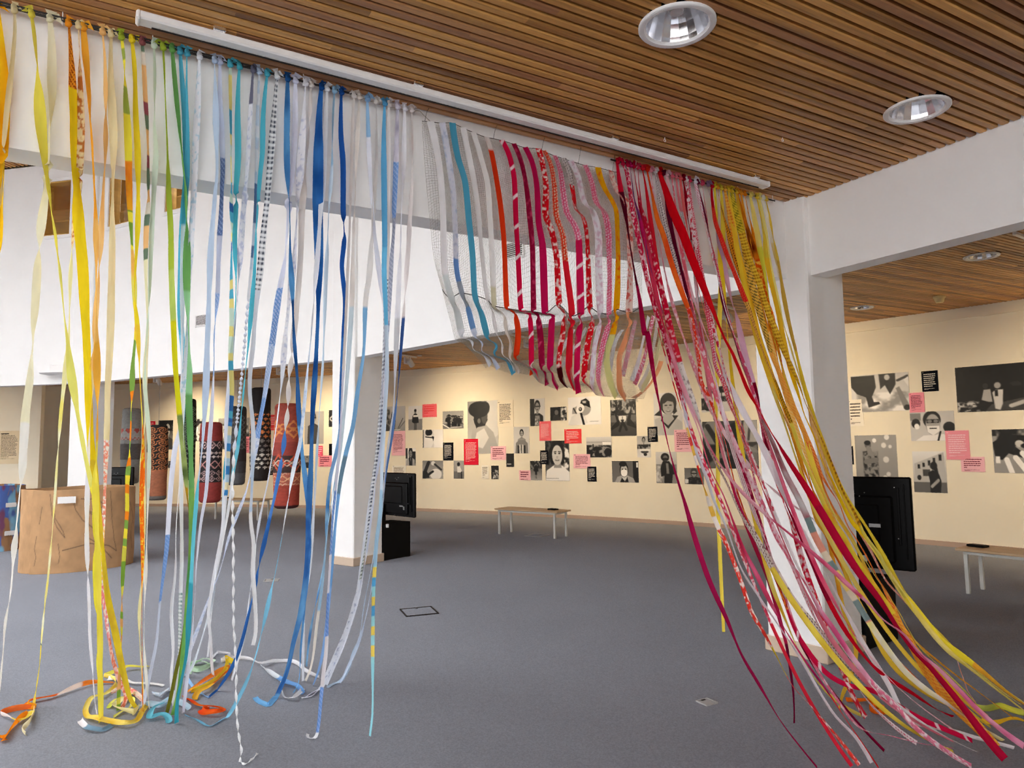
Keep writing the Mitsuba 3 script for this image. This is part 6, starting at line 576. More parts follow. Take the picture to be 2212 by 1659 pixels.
def strip(pts, w, seg, seed, twist=.5, spiral=0., narrow=True, flat=False, curl=.12, step=None):
    pts = np.asarray(pts, float)
    L = np.concatenate([[0], np.cumsum(np.linalg.norm(np.diff(pts, axis=0), axis=1))]); keep = np.concatenate([[True], np.diff(L) > 1e-5]); pts, L = pts[keep], L[keep]
    fine = any(s[1] in 'fgsdlbc' for s in seg)
    h = step or (.007 if fine else .016); n = int(L[-1] / h) + 2; m = 9 if fine else 5
    l = np.linspace(0, L[-1], n); P = np.stack([PchipInterpolator(L, pts[:, k])(l) for k in range(3)], 1)
    ker = np.hanning(2 * max(2, int(.05 / h)) + 1); ker /= ker.sum(); hl = len(ker) // 2
    Q = np.pad(P, ((hl, hl), (0, 0)), mode='edge'); S = np.stack([np.convolve(Q[:, k], ker, 'valid') for k in range(3)], 1)
    wgt = np.clip(np.minimum(np.arange(n), np.arange(n)[::-1]) / max(hl, 1), 0, 1)[:, None]; P = S * wgt + P * (1 - wgt)
    T = np.gradient(P, axis=0); T /= np.linalg.norm(T, axis=1)[:, None] + 1e-9
    tz = np.abs(T[:, 2:]); N0 = -np.array([*HN, 0]) * tz + np.array([0, 0, 1.]) * (1 - tz)
    if flat: N0 = np.repeat([[0, 0, 1.]], n, 0)
    W = np.cross(T, N0); W /= np.linalg.norm(W, axis=1)[:, None] + 1e-9; N = np.cross(W, T)
    z = np.zeros(n); nz = lambda f, s: meshkit.noise(np.stack([l * f, z + seed * 3.1 + s, z], 1), seed + s) - .5
    phi = twist * 6.5 * nz(1.6, 1) + twist * 2.2 * nz(4.5, 2) + spiral * l * np.clip((l / L[-1] - .3) * 6, 0, 1)
    ww = w * (.92 + .3 * nz(2.4, 3))
    if narrow: ww = ww * (.38 + .62 * np.clip(l / .3, 0, 1) ** .8)
    if narrow: ww = ww * (1 - .34 * l / L[-1])
    D = np.cos(phi)[:, None] * W + np.sin(phi)[:, None] * N; E = -np.sin(phi)[:, None] * W + np.cos(phi)[:, None] * N
    v = np.linspace(-.5, .5, m); cu = (curl + .5 * curl * nz(3., 4))[:, None] * (v[None] ** 2 * 4 - .4)
    rip = .045 * (meshkit.noise(np.stack([np.repeat(l[:, None], m, 1) * 22, np.repeat(v[None], n, 0) * 3 + seed, np.zeros((n, m))], -1), seed + 6) - .5)
    X = P[:, None] + (v[None] * ww[:, None])[..., None] * D[:, None] + ((cu + rip) * ww[:, None])[..., None] * E[:, None]
    X[..., 2] = np.maximum(X[..., 2], .003)
    i, j = np.meshgrid(np.arange(n - 1), np.arange(m - 1), indexing='ij')
    f = np.stack([i * m + j, (i + 1) * m + j, (i + 1) * m + j + 1, i * m + j + 1], -1).reshape(-1, 4)
    col = colour(seg, np.repeat(l / L[-1], m), np.repeat(l, m), np.tile(v, n) * w, seed)
    return (X.reshape(-1, 3), f), col
def knot(p, w, col, seed):
    rs = np.random.RandomState(seed); ms = []
    for k, (sc, of) in enumerate((((.012, .016, .017), (0, 0, -.002)), ((.014, .010, .011), (.004, -.006, -.016)))):
        s = trimesh.creation.icosphere(2); s.vertices *= np.array(sc) * (1 + .35 * (meshkit.noise(s.vertices * 2.2 + seed) - .5))[:, None]; ms.append(at(s, np.array(p) + of))
    V = [np.array(m.vertices) for m in ms]; F = [np.array(m.faces) for m in ms]
    for k in range(2):
        a = rs.uniform(.3, 2.6); d = np.array([*(HD * math.cos(a)), math.sin(a)]) ; d[:2] += -HN * rs.uniform(.1, .5); d /= np.linalg.norm(d)
        ln = rs.uniform(.02, .042); t = np.linspace(0, 1, 6)[:, None]; cpt = np.array(p) + d * t * ln + np.array([0, 0, -.4 * ln]) * t ** 2
        sd = np.cross(d, [*HN, 0]); sd /= np.linalg.norm(sd); ww = w * (.18 + .32 * t)
        g = np.stack([cpt - sd * ww, cpt + sd * ww], 1).reshape(-1, 3); i = np.arange(5) * 2
        V.append(g); F.append(np.vstack([np.stack([i, i + 2, i + 3], 1), np.stack([i, i + 3, i + 1], 1)]))
    off = np.cumsum([0] + [len(v) for v in V]); Fm = np.vstack([f + o for f, o in zip(F, off)]); V = np.vstack(V)
    return (V, Fm), np.repeat(lin(col)[None], len(V), 0) * .95
def ribbon(name, label, w, tw, spn, seg, rows, seed, group, tied=True):
    pts = np.array([H(*r) for r in rows]); t = thing(name, label, 'ribbon', group)
    if tied:
        s0 = rows[0][0]; top = H(s0, 3.312, .06); pts[0] = top - [0, 0, .008]
    m, c = strip(pts, w, seg, seed, tw, spn)
    put('strip', m, 'mat_fabric', t, smooth=True, color=c)
    if tied:
        m, c = knot(top + np.array([0, 0, .004]), w, seg[0][2], seed); put('knot', m, 'mat_fabric', t, smooth=True, color=c)
for i, (lab, w, tw, spn, seg, rows) in enumerate(LEFT): ribbon('hanging_ribbon', lab, w, tw, spn, seg, rows, 11 + i, 'ribbons tied to the left rod')
for i, (lab, w, tw, spn, seg, rows) in enumerate(RIGHT): ribbon('hanging_ribbon', lab, w, tw, spn, seg, rows, 101 + i, 'ribbons tied to the right rod')
for i, (lab, w, seg, rows) in enumerate(FLOOR_STRIPS):
    rs = np.random.RandomState(300 + i); n = len(rows)
    pts = np.array([H(s, .010 + .022 * rs.rand() * (0 < j < n - 1), o) for j, (s, o) in enumerate(rows)])
    m, c = strip(pts, w, seg, 300 + i, .55, 0, narrow=False, flat=True, curl=.2)
    tag(put('loose_strip', m, 'mat_fabric', smooth=True, color=c), lab, 'cloth strip', 'cloth strips lying on the carpet')

# rods and the slack wire that carry the ribbons
t = thing('ribbon_rod', 'thin dark metal rod under the ceiling carrying the left ribbons', 'rod')
put('bar', cat_([tube([H(-1.2, 3.312, .06), H(1.155, 3.314, .06)], .0055), tube([H(-1.2, 3.322, .066), H(.62, 3.322, .066)], .004)]), 'mat_rod', t, smooth=40)
wl = [H(1.10 + .372 * x, 3.314 - .02 * math.sin(x * 3.1) , .06) for x in np.linspace(0, 1, 16)] + [H(1.50, 3.30, .05), H(1.545, 3.27, .05)]
put('slack_wire', tube(wl, .0017, 5), 'mat_wire', t)
def hook(s, o=.06, ztop=Z_CEIL - .001, zb=3.306):
    a = np.linspace(-math.pi * .9, 0, 10); r = .012
    return tube([H(s, ztop, o + .006)] + [H(s, zb + .012, o + .006)] + [H(s, zb + r * math.sin(x), o - r * math.cos(x) + 0.003) for x in a[::-1]], .0022, 5)
for s in (-.12, .21, .86): put('hook', hook(s), 'mat_plastic_white', t, smooth=40)
t = thing('ribbon_rod', 'thin dark metal rod under the ceiling carrying the red and yellow ribbons', 'rod')
put('bar', tube([H(2.76, 3.312, .06), H(4.30, 3.312, .06)], .0055), 'mat_rod', t, smooth=40)
for s in (2.96, 3.5, 3.9, 4.27): put('hook', hook(s), 'mat_plastic_white', t, smooth=40)

# hanging wire mesh swag with woven ribbons
G = [SHEET_EDGES[0]] + [w[3] for w in WOVEN] + [SHEET_EDGES[1]]
G = np.array([[H(*r) for r in g] for g in G])                     # columns x 12 x 3
for i in range(len(G)):                                           # row 5 = the seam where the two panels join
    k = 5 if i <= 9 else 6
    G[i] = PchipInterpolator(np.arange(12), G[i], axis=0)(np.concatenate([np.linspace(0, k, 6), np.linspace(k, 11, 7)[1:]]))
def sheet_grid(G, nu, nv):
    a = np.concatenate([[0], np.cumsum(np.linalg.norm(np.diff(G.mean(1), axis=0), axis=1))]); a /= a[-1]
    A = PchipInterpolator(a, G, axis=0)(np.linspace(0, 1, nu))
    return PchipInterpolator(np.linspace(0, 1, G.shape[1]), A, axis=1)(np.linspace(0, 1, nv))
t = thing('wire_mesh_swag', 'large sagging sheet of square wire mesh hung below the ceiling between the two ribbon groups', 'wire mesh')
def grid_wires(S, r):
    ms = [tube(S[i], r, 3) for i in range(S.shape[0])] + [tube(S[:, j], r, 3) for j in range(S.shape[1])]; return cat_(ms)
S = sheet_grid(G, 150, 156)
key = put('wire_grid', grid_wires(S, .00078), 'mat_wire', t); labels[key] = {'label': 'fine square wire grid', 'kind': 'stuff'}
FT, FB = np.array([H(*r) for r in FAR_SHEET[0]]), np.array([H(*r) for r in FAR_SHEET[1]])
FG = np.stack([FT, (FT + FB) / 2 + [0, 0, -.03], FB], 1); FS = sheet_grid(FG, 84, 40)
key = put('far_wire_grid', grid_wires(FS, .00075), 'mat_wire', t); labels[key] = {'label': 'far side of the wire swag', 'kind': 'stuff'}
fold = np.array([G[i, 5] for i in range(len(G))]); fold = PchipInterpolator(np.arange(len(fold)), fold)(np.linspace(0, len(fold) - 1, 60))
put('seam_wire', tube(fold, .0022, 5), 'mat_rod', t); put('top_wire', tube(S[:, 0], .0018, 5), 'mat_rod', t)
for i in (2, 48, 84, 114, 140):
    q = S[i, 0]; s = (q[:2] @ HD); put('hanging_wire', tube([q, q + [.01, 0, .05], np.array([*H(s + .03, 0, .05)[:2], Z_CEIL])], .0011, 4), 'mat_rod', t)
for i, (lab, w, seg, rows) in enumerate(WOVEN):
    pts = np.array([H(r[0], r[1], r[2] + .006) for r in rows]); m, c = strip(pts, w, seg, 400 + i, .12, 0, narrow=False, curl=.05)
    tag(put('woven_ribbon', m, 'mat_fabric', smooth=True, color=c), lab, 'ribbon', 'ribbons woven through the near side of the wire mesh')
for i, (lab, w, seg, rows) in enumerate(FAR_STRIPS):
    pts = np.array([H(*r) for r in rows]); m, c = strip(pts, w, seg, 450 + i, .2, 0, narrow=False, curl=.05)
    tag(put('woven_ribbon', m, 'mat_fabric', smooth=True, color=c), lab, 'ribbon', 'ribbons woven through the far side of the wire mesh')

# ================================================================ LIGHT FITTINGS
t = thing('batten_light', 'long white batten light under the timber ceiling', 'light')
s0, s1, ob, zb = .145, 3.98, .238, 3.296
ux = [*HD, 0]; uy = [*HN, 0]
put('housing', obox(H((s0 + s1) / 2, zb + .018, ob), ux, uy, s1 - s0, .068, .036, .006), 'mat_plastic_white', t)
put('slot', obox(H((s0 + s1) / 2, zb - .001, ob - .02), ux, uy, s1 - s0 - .1, .007, .006, 0), 'mat_dark', t)
for s in (s0, s1): put('end_cap', obox(H(s, zb + .017, ob), ux, uy, .02, .074, .042, .008), 'mat_plastic_white', t)
for s in (.45, 1.37, 2.62, 3.85): put('bracket', obox(H(s, zb + .0425, ob + .03), ux, uy, .05, .03, .018, .003), 'mat_steel', t)
def downlight(c, R, z, label, small=False):
    t = thing('downlight', label, 'light')
    prof = [(R * .80, .0), (R * .84, -.012), (R * .96, -.014), (R, -.008), (R, .0)]
    put('trim_ring', at(lathe(prof, 48), [*c, z]), 'mat_plastic_white', t, smooth=50)
    cone = [(R * .82, -.002), (R * .78, .02), (R * .66, .07), (R * .5, .12), (R * .42, .15)]
    put('reflector', at(lathe(cone, 20), [*c, z]), 'mat_mirror', t)
    put('cap', at(lathe([(R * .43, .15), (.0005, .151)], 20), [*c, z]), 'mat_steel', t)
    if not small: put('lamp', at(lathe([(.001, .05), (R * .18, .055), (R * .2, .09), (R * .2, .149)], 20), [*c, z]), 'mat_plastic_white', t, smooth=40)
for s, o, R, lab in DOWN: downlight(H(s, 0, o)[:2], R, Z_CEIL, lab)
for (r, a, R), lab in zip(GAL_DOWN, ('chrome downlight in the gallery ceiling nearest the right edge', 'chrome downlight in the gallery ceiling beside the right column', 'tiny downlight in the gallery ceiling seen left of the mesh', 'tiny downlight in the gallery ceiling seen through the mesh')):
    downlight(ring(r, a)[:2], R, Z_GAL, lab, R < .1)
t = thing('smoke_detector', 'cream smoke detector on the slatted gallery ceiling', 'smoke detector')
c = ring(26.903, 39.231)[:2]
put('base', at(lathe([(.001, .0), (.075, .0), (.075, -.02), (.06, -.03), (.001, -.03)][::-1], 24), [*c, Z_GAL]), 'mat_shade', t, smooth=40)
put('sensor_head', at(lathe([(.001, -.085), (.045, -.085), (.055, -.06), (.06, -.03), (.001, -.03)], 24), [*c, Z_GAL]), 'mat_shade', t, smooth=40)
SPOTS = [(26.4, 76.5, 'left of the bolsters'), (26.1, 68.0, 'behind the green ribbon'), (25.9, 59.77, 'right of the middle column'), (25.4, 52.4, 'seen through the wire mesh'), (25.2, 43.9, 'behind the red ribbons'), (25.6, 35.5, 'hidden beyond the right column'), (25.6, 27.4, 'beyond the right edge')]
SPOTS.append((23.7, 84.5, 'at the far left in front of the partition'))
for i, (r, a, where) in enumerate(SPOTS):
    er = (ring(1, a)[:2] - C); et = np.array([-er[1], er[0]])
    t = thing('track_spotlight', f'white track spotlight in the gallery {where}', 'light')
    put('track', obox(ring(r - .55, a, Z_GAL - .015), [*er, 0], [*et, 0], 1.5, .035, .03, .003), 'mat_plastic_white', t)
    put('driver_box', obox(ring(r - .02, a, Z_GAL - .10) + [*(et * .09), 0], [*er, 0], [*et, 0], .13, .05, .15, .006), 'mat_plastic_white', t)
    aim = ring(25.4 if i == 7 else R_OUT, a, 1.35); pw_ = SPOT_POWER * (.09 if i == 7 else 1.); o = ring(r, a, Z_GAL - .15); dv = aim - o; dv /= np.linalg.norm(dv)
    hd_ = lathe([(.001, -.085), (.045, -.085), (.058, -.07), (.06, .085), (.054, .085), (.05, .03)], 24)
    x = np.cross(dv, [0, 0, 1.]); x /= np.linalg.norm(x); hd_.apply_transform(frame(o, x, np.cross(dv, x), dv))
    put('lamp_head', hd_, 'mat_plastic_white', t, smooth=40)
    dk = lathe([(.052, .03), (.001, .03)], 24); dk.apply_transform(frame(o, x, np.cross(dv, x), dv)); put('lens', dk, 'mat_steel', t)
    put('stem', tube([o + [0, 0, .05], ring(r, a, Z_GAL - .02)], .012, 8), 'mat_plastic_white', t)
    q = o + dv * .1
    scene[f'spot_beam_{i}'] = {'type': 'spot', 'to_world': mi.ScalarTransform4f().look_at(origin=q.tolist(), target=aim.tolist(), up=[0, 0, 1]),
                               'intensity': {'type': 'rgb', 'value': [pw_ * 1.0, pw_ * .80, pw_ * .52]}, 'cutoff_angle': 54., 'beam_width': 16.}
for s, o, lab in ((2.891, .02, 'tiny white eye hook screwed into the ceiling above the red ribbons'), (3.5, .751, 'tiny white eye hook in the ceiling below the right downlight')):
    a = np.linspace(0, 6.0, 14)
    tag(put('eye_hook', tube([H(s, Z_CEIL + .002, max(o, .4 if o < .1 else o))] + [H(s + .008 * math.sin(x), Z_CEIL - .018 + .008 * math.cos(x), max(o, .4 if o < .1 else o)) for x in a], .0016, 5), 'mat_plastic_white'), lab, 'hook')

# ================================================================ THINGS ON THE COURT WALLS
for k, a, z, lab in ((1, 61.38, 3.585, 'white wall vent with horizontal slots seen between the left ribbons'), (0, 44.79, 3.61, 'white wall vent seen through the wire mesh')):
    p0, p1 = seg_pts(k); u = (p1 - p0) / np.linalg.norm(p1 - p0); nn = np.array([u[1], -u[0]]); cu = seg_u(k, a); c = p0 + u * cu
    t = thing('wall_vent', lab, 'vent')
    W_, H_ = (.27, .17)
    put('backing', obox([*(c - nn * .004), z], [*u, 0], [*nn, 0], W_, .008, H_, 0), 'mat_dark', t)
    put('frame', cat_([obox([*(c + u * s * W_ / 2 - nn * .012), z], [*u, 0], [*nn, 0], .018, .02, H_ + .03, .002) for s in (-1, 1)] + [obox([*(c - nn * .012), z + s * H_ / 2], [*u, 0], [*nn, 0], W_, .02, .018, .002) for s in (-1, 1)]), 'mat_plastic_white', t)
    for j in range(7): put('slat', obox([*(c - nn * .012), z - H_ / 2 + .022 + j * .021], [*u, 0], [*nn, .4], W_ - .015, .016, .009, .001), 'mat_plastic_white', t)
# wall fitting at the far left
p0, p1 = seg_pts(2); u = (p1 - p0) / np.linalg.norm(p1 - p0); nn = np.array([u[1], -u[0]]); c = p0 + u * seg_u(2, 71.05)
t = thing('wall_lamp', 'white wall lamp with a dish on the far left court wall', 'light')
put('back_plate', obox([*(c - nn * .02), 3.03], [*u, 0], [*nn, 0], .34, .04, .15, .008), 'mat_plastic_white', t)
dish = lathe([(.001, .0), (.10, .008), (.24, .035), (.26, .05), (.24, .05), (.001, .015)], 36); dish.vertices *= [1, .42, 1]
dish.apply_transform(frame([*(c - nn * .14), 2.90], [*u, 0], [*nn, 0], [0, 0, 1.])); put('dish', dish, 'mat_plastic_white', t, smooth=40)
put('arm', obox([*(c - nn * .07), 2.945], [*u, 0], [*nn, 0], .05, .12, .04, .004), 'mat_plastic_white', t)

# ================================================================ PICTURES AND CARDS ON THE GALLERY WALL
def shape_mask(kind, a, U, V, soft):
    if kind == 'e': return np.clip((1 - np.hypot((U - a[0]) / a[2], (V - a[1]) / a[3])) * min(a[2], a[3]) / soft + .5, 0, 1)
    if kind == 'r': return np.clip(np.minimum(np.minimum(U - a[0], a[2] - U), np.minimum(V - a[1], a[3] - V)) / soft + .5, 0, 1)
    if kind == 'l':
        p, q = np.array(a[:2]), np.array(a[2:4]); dd = q - p; t = np.clip(((U - p[0]) * dd[0] + (V - p[1]) * dd[1]) / (dd @ dd), 0, 1)
        return np.clip((a[4] - np.hypot(U - p[0] - t * dd[0], V - p[1] - t * dd[1])) / soft + .5, 0, 1)
    pts = np.array(a[0], float); ins = np.zeros(U.shape, bool); dist = np.full(U.shape, 9.)
    for (x0, y0), (x1, y1) in zip(pts, np.roll(pts, -1, 0)):
        c = (y0 > V) != (y1 > V); ins ^= c & (U < (x1 - x0) * (V - y0) / ((y1 - y0) or 1e-9) + x0)
        dd = np.array([x1 - x0, y1 - y0]); t = np.clip(((U - x0) * dd[0] + (V - y0) * dd[1]) / (dd @ dd + 1e-12), 0, 1); dist = np.minimum(dist, np.hypot(U - x0 - t * dd[0], V - y0 - t * dd[1]))
    return np.clip(np.where(ins, dist, -dist) / soft + .5, 0, 1)
def picture(spec, U, V, seed):
    g = np.full(U.shape, .5); soft = .02
    def lay(m, val):
        nonlocal g
        g = g * (1 - m) + val * m
    for s in spec:
        k = s[0]
        if k == 'v': g = s[1] + (s[2] - s[1]) * V
        elif k == 'n':
            m = shape_mask('r', s[1:5], U, V, .06); nn = meshkit.fbm(np.stack([U * s[5], V * s[5], np.full_like(U, seed)], -1), 3, seed)
            lay(m, s[6] + (s[7] - s[6]) * np.clip((nn - .35) * 3.3, 0, 1))
        elif k == 'bust':
            _, cx, cy, sc, hair, skin, cloth, lng = s; r = .22 * sc
            lay(shape_mask('p', ([(cx - .55 * sc, 1.02), (cx - .5 * sc, cy + .45 * sc), (cx - .18 * sc, cy + .32 * sc), (cx + .18 * sc, cy + .32 * sc), (cx + .5 * sc, cy + .45 * sc), (cx + .55 * sc, 1.02)],), U, V, soft), cloth)
            lay(shape_mask('e', (cx, cy - .05 * sc, r * 1.18, r * (1.9 if lng else 1.25)), U, V, soft), hair)
            lay(shape_mask('r', (cx - .09 * sc, cy, cx + .09 * sc, cy + .38 * sc), U, V, soft), skin * .85)
            lay(shape_mask('e', (cx, cy + .04 * sc, r * .86, r * 1.12), U, V, soft), skin)
            for e in (-1, 1): lay(shape_mask('e', (cx + e * .08 * sc, cy, .035 * sc, .016 * sc), U, V, soft), .08)
            lay(shape_mask('e', (cx, cy + .14 * sc, .07 * sc, .018 * sc), U, V, soft), .25)
        elif k == 'fig':
            _, cx, top, h, hair, skin, up, leg = s
            lay(shape_mask('r', (cx - .10 * h, top + .5 * h, cx + .10 * h, top + .98 * h), U, V, soft), leg)
            lay(shape_mask('p', ([(cx - .2 * h, top + .27 * h), (cx - .08 * h, top + .17 * h), (cx + .08 * h, top + .17 * h), (cx + .2 * h, top + .27 * h), (cx + .24 * h, top + .55 * h), (cx + .13 * h, top + .56 * h), (cx - .13 * h, top + .56 * h), (cx - .24 * h, top + .5 * h)],), U, V, soft), up)
            lay(shape_mask('e', (cx, top + .08 * h, .075 * h, .09 * h), U, V, soft), skin); lay(shape_mask('e', (cx, top + .035 * h, .085 * h, .055 * h), U, V, soft), hair)
        else: lay(shape_mask(k, s[1:-1], U, V, soft), s[-1])
    return np.clip(g, 0, 1)
def plate(o, ux, w, h, th, colfn=None, cell=.008):
    """flat panel on a wall: front face is a fine grid that can carry a print; o = centre of the back, ux = to the right seen from the front"""
    nrm = np.array([ux[1], -ux[0]]); ux3 = np.array([*ux, 0.]); n3 = np.array([*nrm, 0.])
    nx, ny = (max(2, int(w / cell)), max(2, int(h / cell))) if colfn else (2, 2)
    a, b = np.linspace(0, 1, nx), np.linspace(0, 1, ny); U, Vv = np.meshgrid(a, b)
    P = o + ((U - .5) * w)[..., None] * ux3 + ((.5 - Vv) * h)[..., None] * np.array([0, 0, 1.]) + n3 * th
    i, j = np.meshgrid(np.arange(ny - 1), np.arange(nx - 1), indexing='ij')
    f = np.stack([i * nx + j, (i + 1) * nx + j, (i + 1) * nx + j + 1, i * nx + j + 1], -1).reshape(-1, 4); f = np.vstack([f[:, [0, 1, 2]], f[:, [0, 2, 3]]])
    V = P.reshape(-1, 3); k = len(V)
    cs = np.array([o + ux3 * sx * w / 2 + np.array([0, 0, sz * h / 2]) + n3 * t for t in (th, 0) for sx, sz in ((-1, 1), (1, 1), (1, -1), (-1, -1))])
    sf = []
    for e in range(4): q = (e + 1) % 4; sf += [[k + e, k + q, k + 4 + q], [k + e, k + 4 + q, k + 4 + e]]
    sf += [[k + 4, k + 5, k + 6], [k + 4, k + 6, k + 7]]
    V = np.vstack([V, cs]); F = np.vstack([f, sf])
    col = np.vstack([colfn(U, Vv).reshape(-1, 3), np.full((8, 3), .7)]) if colfn else None
    return (V, F), col
def text_block(o, ux, w, h, th, lines, big=True, seed=1):
    """rows of small bars like lines of print, standing just proud of the card"""
    rs = np.random.RandomState(seed); nrm = np.array([ux[1], -ux[0], 0.]); ux3 = np.array([*ux, 0.]); V, F = [], []
    def bar(x0, x1, z0, z1):
        k = len(V)
        for t in (th + .0012, th - .0005):
            for x, z in ((x0, z1), (x1, z1), (x1, z0), (x0, z0)): V.append(o + ux3 * (x - w / 2) + np.array([0, 0, z - h / 2]) + nrm * t)
        F.extend([[k, k + 3, k + 2], [k, k + 2, k + 1]])
        for e in range(4): q = (e + 1) % 4; F.extend([[k + e, k + q, k + 4 + q], [k + e, k + 4 + q, k + 4 + e]])
    mx = .12 * w; lh = (h * .68) / max(lines, 1); y = h * .86
    if big:
        for s in (0, .045): bar(mx * .45 + s * w, mx * .45 + s * w + .032 * w, h * .92, h * .92 + .028 * w * 1.3)
    for i in range(lines):
        x = mx; end = w - mx if i < lines - 1 else mx + (w - 2 * mx) * rs.uniform(.25, .8)
        end -= w * rs.uniform(0, .12)
        while x < end - .02 * w:
            l = min(w * rs.uniform(.05, .14), end - x); bar(x, x + l, y - lh * .45, y); x += l + .014 * w
        y -= lh
    y -= lh * .5
    for i in range(2 if h > .2 else 1):
        bar(mx, mx + (w - 2 * mx) * (.85 if i == 0 else .35), max(y, h * .04), max(y, h * .04) + lh * .16); y -= lh * .35
    return (np.array(V), np.array(F))
for i, (kind, lab, (a, z, w, h), spec) in enumerate(POSTERS):
    er = ring(1, a)[:2] - C; ux = np.array([er[1], -er[0]])            # to the right when facing the wall
    o = ring(R_OUT - w * w / (8 * R_OUT) - .003 - .0006 * (i % 3), a, z); th = .004 if kind == 'photo' else .007
    if kind == 'photo':
        fn = lambda U, V: (lambda g: np.stack([g * 1.0, g * .965, g * .93], -1))(lin(255 * np.clip((picture(spec[1], U * 1.0, V, i) - .47) * 1.35 + .45, .03, .93)))
        m, c = plate(o, ux, w, h, th, fn, .0075)
        tag(put('photo_print', m, 'mat_print', color=c), lab, 'photo', 'black and white photos on the gallery wall')
    else:
        col, tc, n = spec; key = f'card_{i}'
        m, c = plate(o, ux, w, h, th); t = thing('text_card', lab, 'text card', 'text cards on the gallery wall')
        scene[t + '__board'] = mikit.ply(m, {'type': 'twosided', 'b': {'type': 'diffuse', 'reflectance': rgb(*col)}}, False)
        if n: scene[t + '__printed_text'] = mikit.ply(text_block(o, ux, w, h, th, n, True, i), {'type': 'twosided', 'b': {'type': 'diffuse', 'reflectance': rgb(*tc)}}, False); labels[t + '__printed_text'] = {'label': 'lines of small print', 'kind': 'stuff'}
er = ring(1, 88.0)[:2] - C; ux = np.array([er[1], -er[0]]); o = ring(25.4 * math.cos(math.radians(6)) / math.cos(math.radians(4.3)) - .002, 83.7, 1.675)
m, c = plate(o, ux, .56, .81, .006); t = thing('information_sheet', 'beige printed information sheet on the partition at the far left', 'text panel')
put('paper', m, mat('mat_sheet', (226, 206, 170), .7), t); tx = put('printed_text', text_block(o, ux, .56, .81, .006, 16, False, 77), mat('mat_ink', (120, 104, 84), .8), t)
labels[tx] = {'label': 'lines of small print', 'kind': 'stuff'}
put('heading', obox(o + np.array([*(-ux * .12), .33]) + np.array([ux[1], -ux[0], 0]) * .007, [*ux, 0], [*er, 0], .2, .003, .028, 0), mat('mat_ink_dark', (50, 40, 34), .8), t)

# ================================================================ BOLSTERS HANGING IN THE GALLERY
def bolster(x, y, z0, z1, r, label, fn, seed):
    t = thing('hanging_bolster', label, 'textile bolster', 'textile covered bolsters hanging from the gallery ceiling')
    L = z1 - z0; tt = np.linspace(0, 1, 150); e = np.minimum(np.minimum(tt, 1 - tt) * L / (r * .35), 1)
    rad = r * (.72 + .28 * np.sqrt(1 - (1 - e) ** 2)) * (1 + .03 * np.sin(tt * 9 + seed)) * (.95 + .07 * np.sin(tt * math.pi))
    prof = np.stack([np.concatenate([[.002], rad, [.002]]), np.concatenate([[z1], z1 - tt * L, [z0]])], 1)[::-1]
    n = 84; m = at(lathe(prof, n), [x, y, 0]); tv = np.repeat(np.concatenate([[0], tt, [1]])[::-1], n); th = np.tile(np.arange(n) / n, len(prof))
    col = fn(tv, th); nz = meshkit.noise(np.stack([np.cos(th * 6.283) * 6, np.sin(th * 6.283) * 6, tv * L * 40], 1), seed)[:, None]
    put('body', m, 'mat_matt', t, smooth=True, color=np.clip(lin(col) * (.82 + .3 * nz), 0, 1))
    put('hanging_cord', tube([[x, y, z1 - .01], [x, y, Z_GAL]], .003, 6), 'mat_grey', t)
def bands(tv, spec):
    out = np.zeros((len(tv), 3))
    for t0, c in spec: out[tv >= t0] = c
    return out
def motif(tv, th, t0, t1, nx, ny, kind, col, base):
    m = (tv >= t0) & (tv < t1); x = (th * nx) % 1 - .5; y = ((tv - t0) / (t1 - t0) * ny) % 1 - .5; par = np.floor((tv - t0) / (t1 - t0) * ny) % 2
    if kind == 'cross': x = ((th * nx + .5 * par) % 1) - .5; k = ((np.abs(x) < .11) & (np.abs(y) < .38)) | ((np.abs(y) < .13) & (np.abs(x) < .36))
    elif kind == 'diamond': d = np.abs(x) + np.abs(y); k = ((d < .5) & (d > .36)) | (d < .14)
    elif kind == 'zig': k = np.abs(y - (np.abs(x) - .25) * 1.2) < .14
    elif kind == 'heart': k = (np.hypot(np.abs(x) - .16, y + .1) < .2) | ((y > -.08) & (np.abs(x) < .34 - (y + .08) * .85))
    elif kind == 'x': k = (np.abs(np.abs(x) - np.abs(y)) < .09)
    else: s = np.hypot(x, y); an = np.arctan2(y, x); k = (np.sin(s * 26 + an * 2) > .1) & (s < .55)
    out = base.copy(); out[m & k] = col; return out
BO = []
def b1(tv, th):
    o = bands(tv, [(0, (150, 152, 150)), (.28, (176, 172, 168)), (.42, (150, 152, 150)), (.47, (92, 88, 86)), (.68, (142, 144, 140))]); o = motif(tv, th, .25, .36, 7, 1, 'heart', (176, 84, 78), o); return motif(tv, th, .38, .43, 14, 1, 'zig', (176, 84, 78), o)
def b2(tv, th):
    o = bands(tv, [(0, (30, 24, 22)), (.6, (168, 104, 74)), (.94, (110, 104, 98))]); return motif(tv, th, .03, .62, 5, 7, 'swirl', (196, 120, 76), o)
def b3(tv, th):
    o = bands(tv, [(0, (22, 22, 22))]); return motif(tv, th, .1, .95, 6, 14, 'diamond', (120, 140, 110), o)
def b4(tv, th):
    o = bands(tv, [(0, (146, 54, 50)), (.24, (40, 34, 36)), (.75, (152, 58, 54))]); o = motif(tv, th, .24, .34, 9, 1, 'diamond', (220, 180, 178), o); o = motif(tv, th, .36, .46, 14, 2, 'cross', (226, 206, 200), o); o = motif(tv, th, .48, .58, 8, 1, 'x', (210, 150, 146), o); return motif(tv, th, .6, .74, 9, 2, 'diamond', (206, 170, 170), o)
def b5(tv, th):
    o = bands(tv, [(0, (60, 58, 58)), (.55, (52, 44, 44)), (.7, (66, 64, 66)), (.85, (88, 88, 90))]); return motif(tv, th, .12, .55, 10, 7, 'x', (112, 108, 106), o)
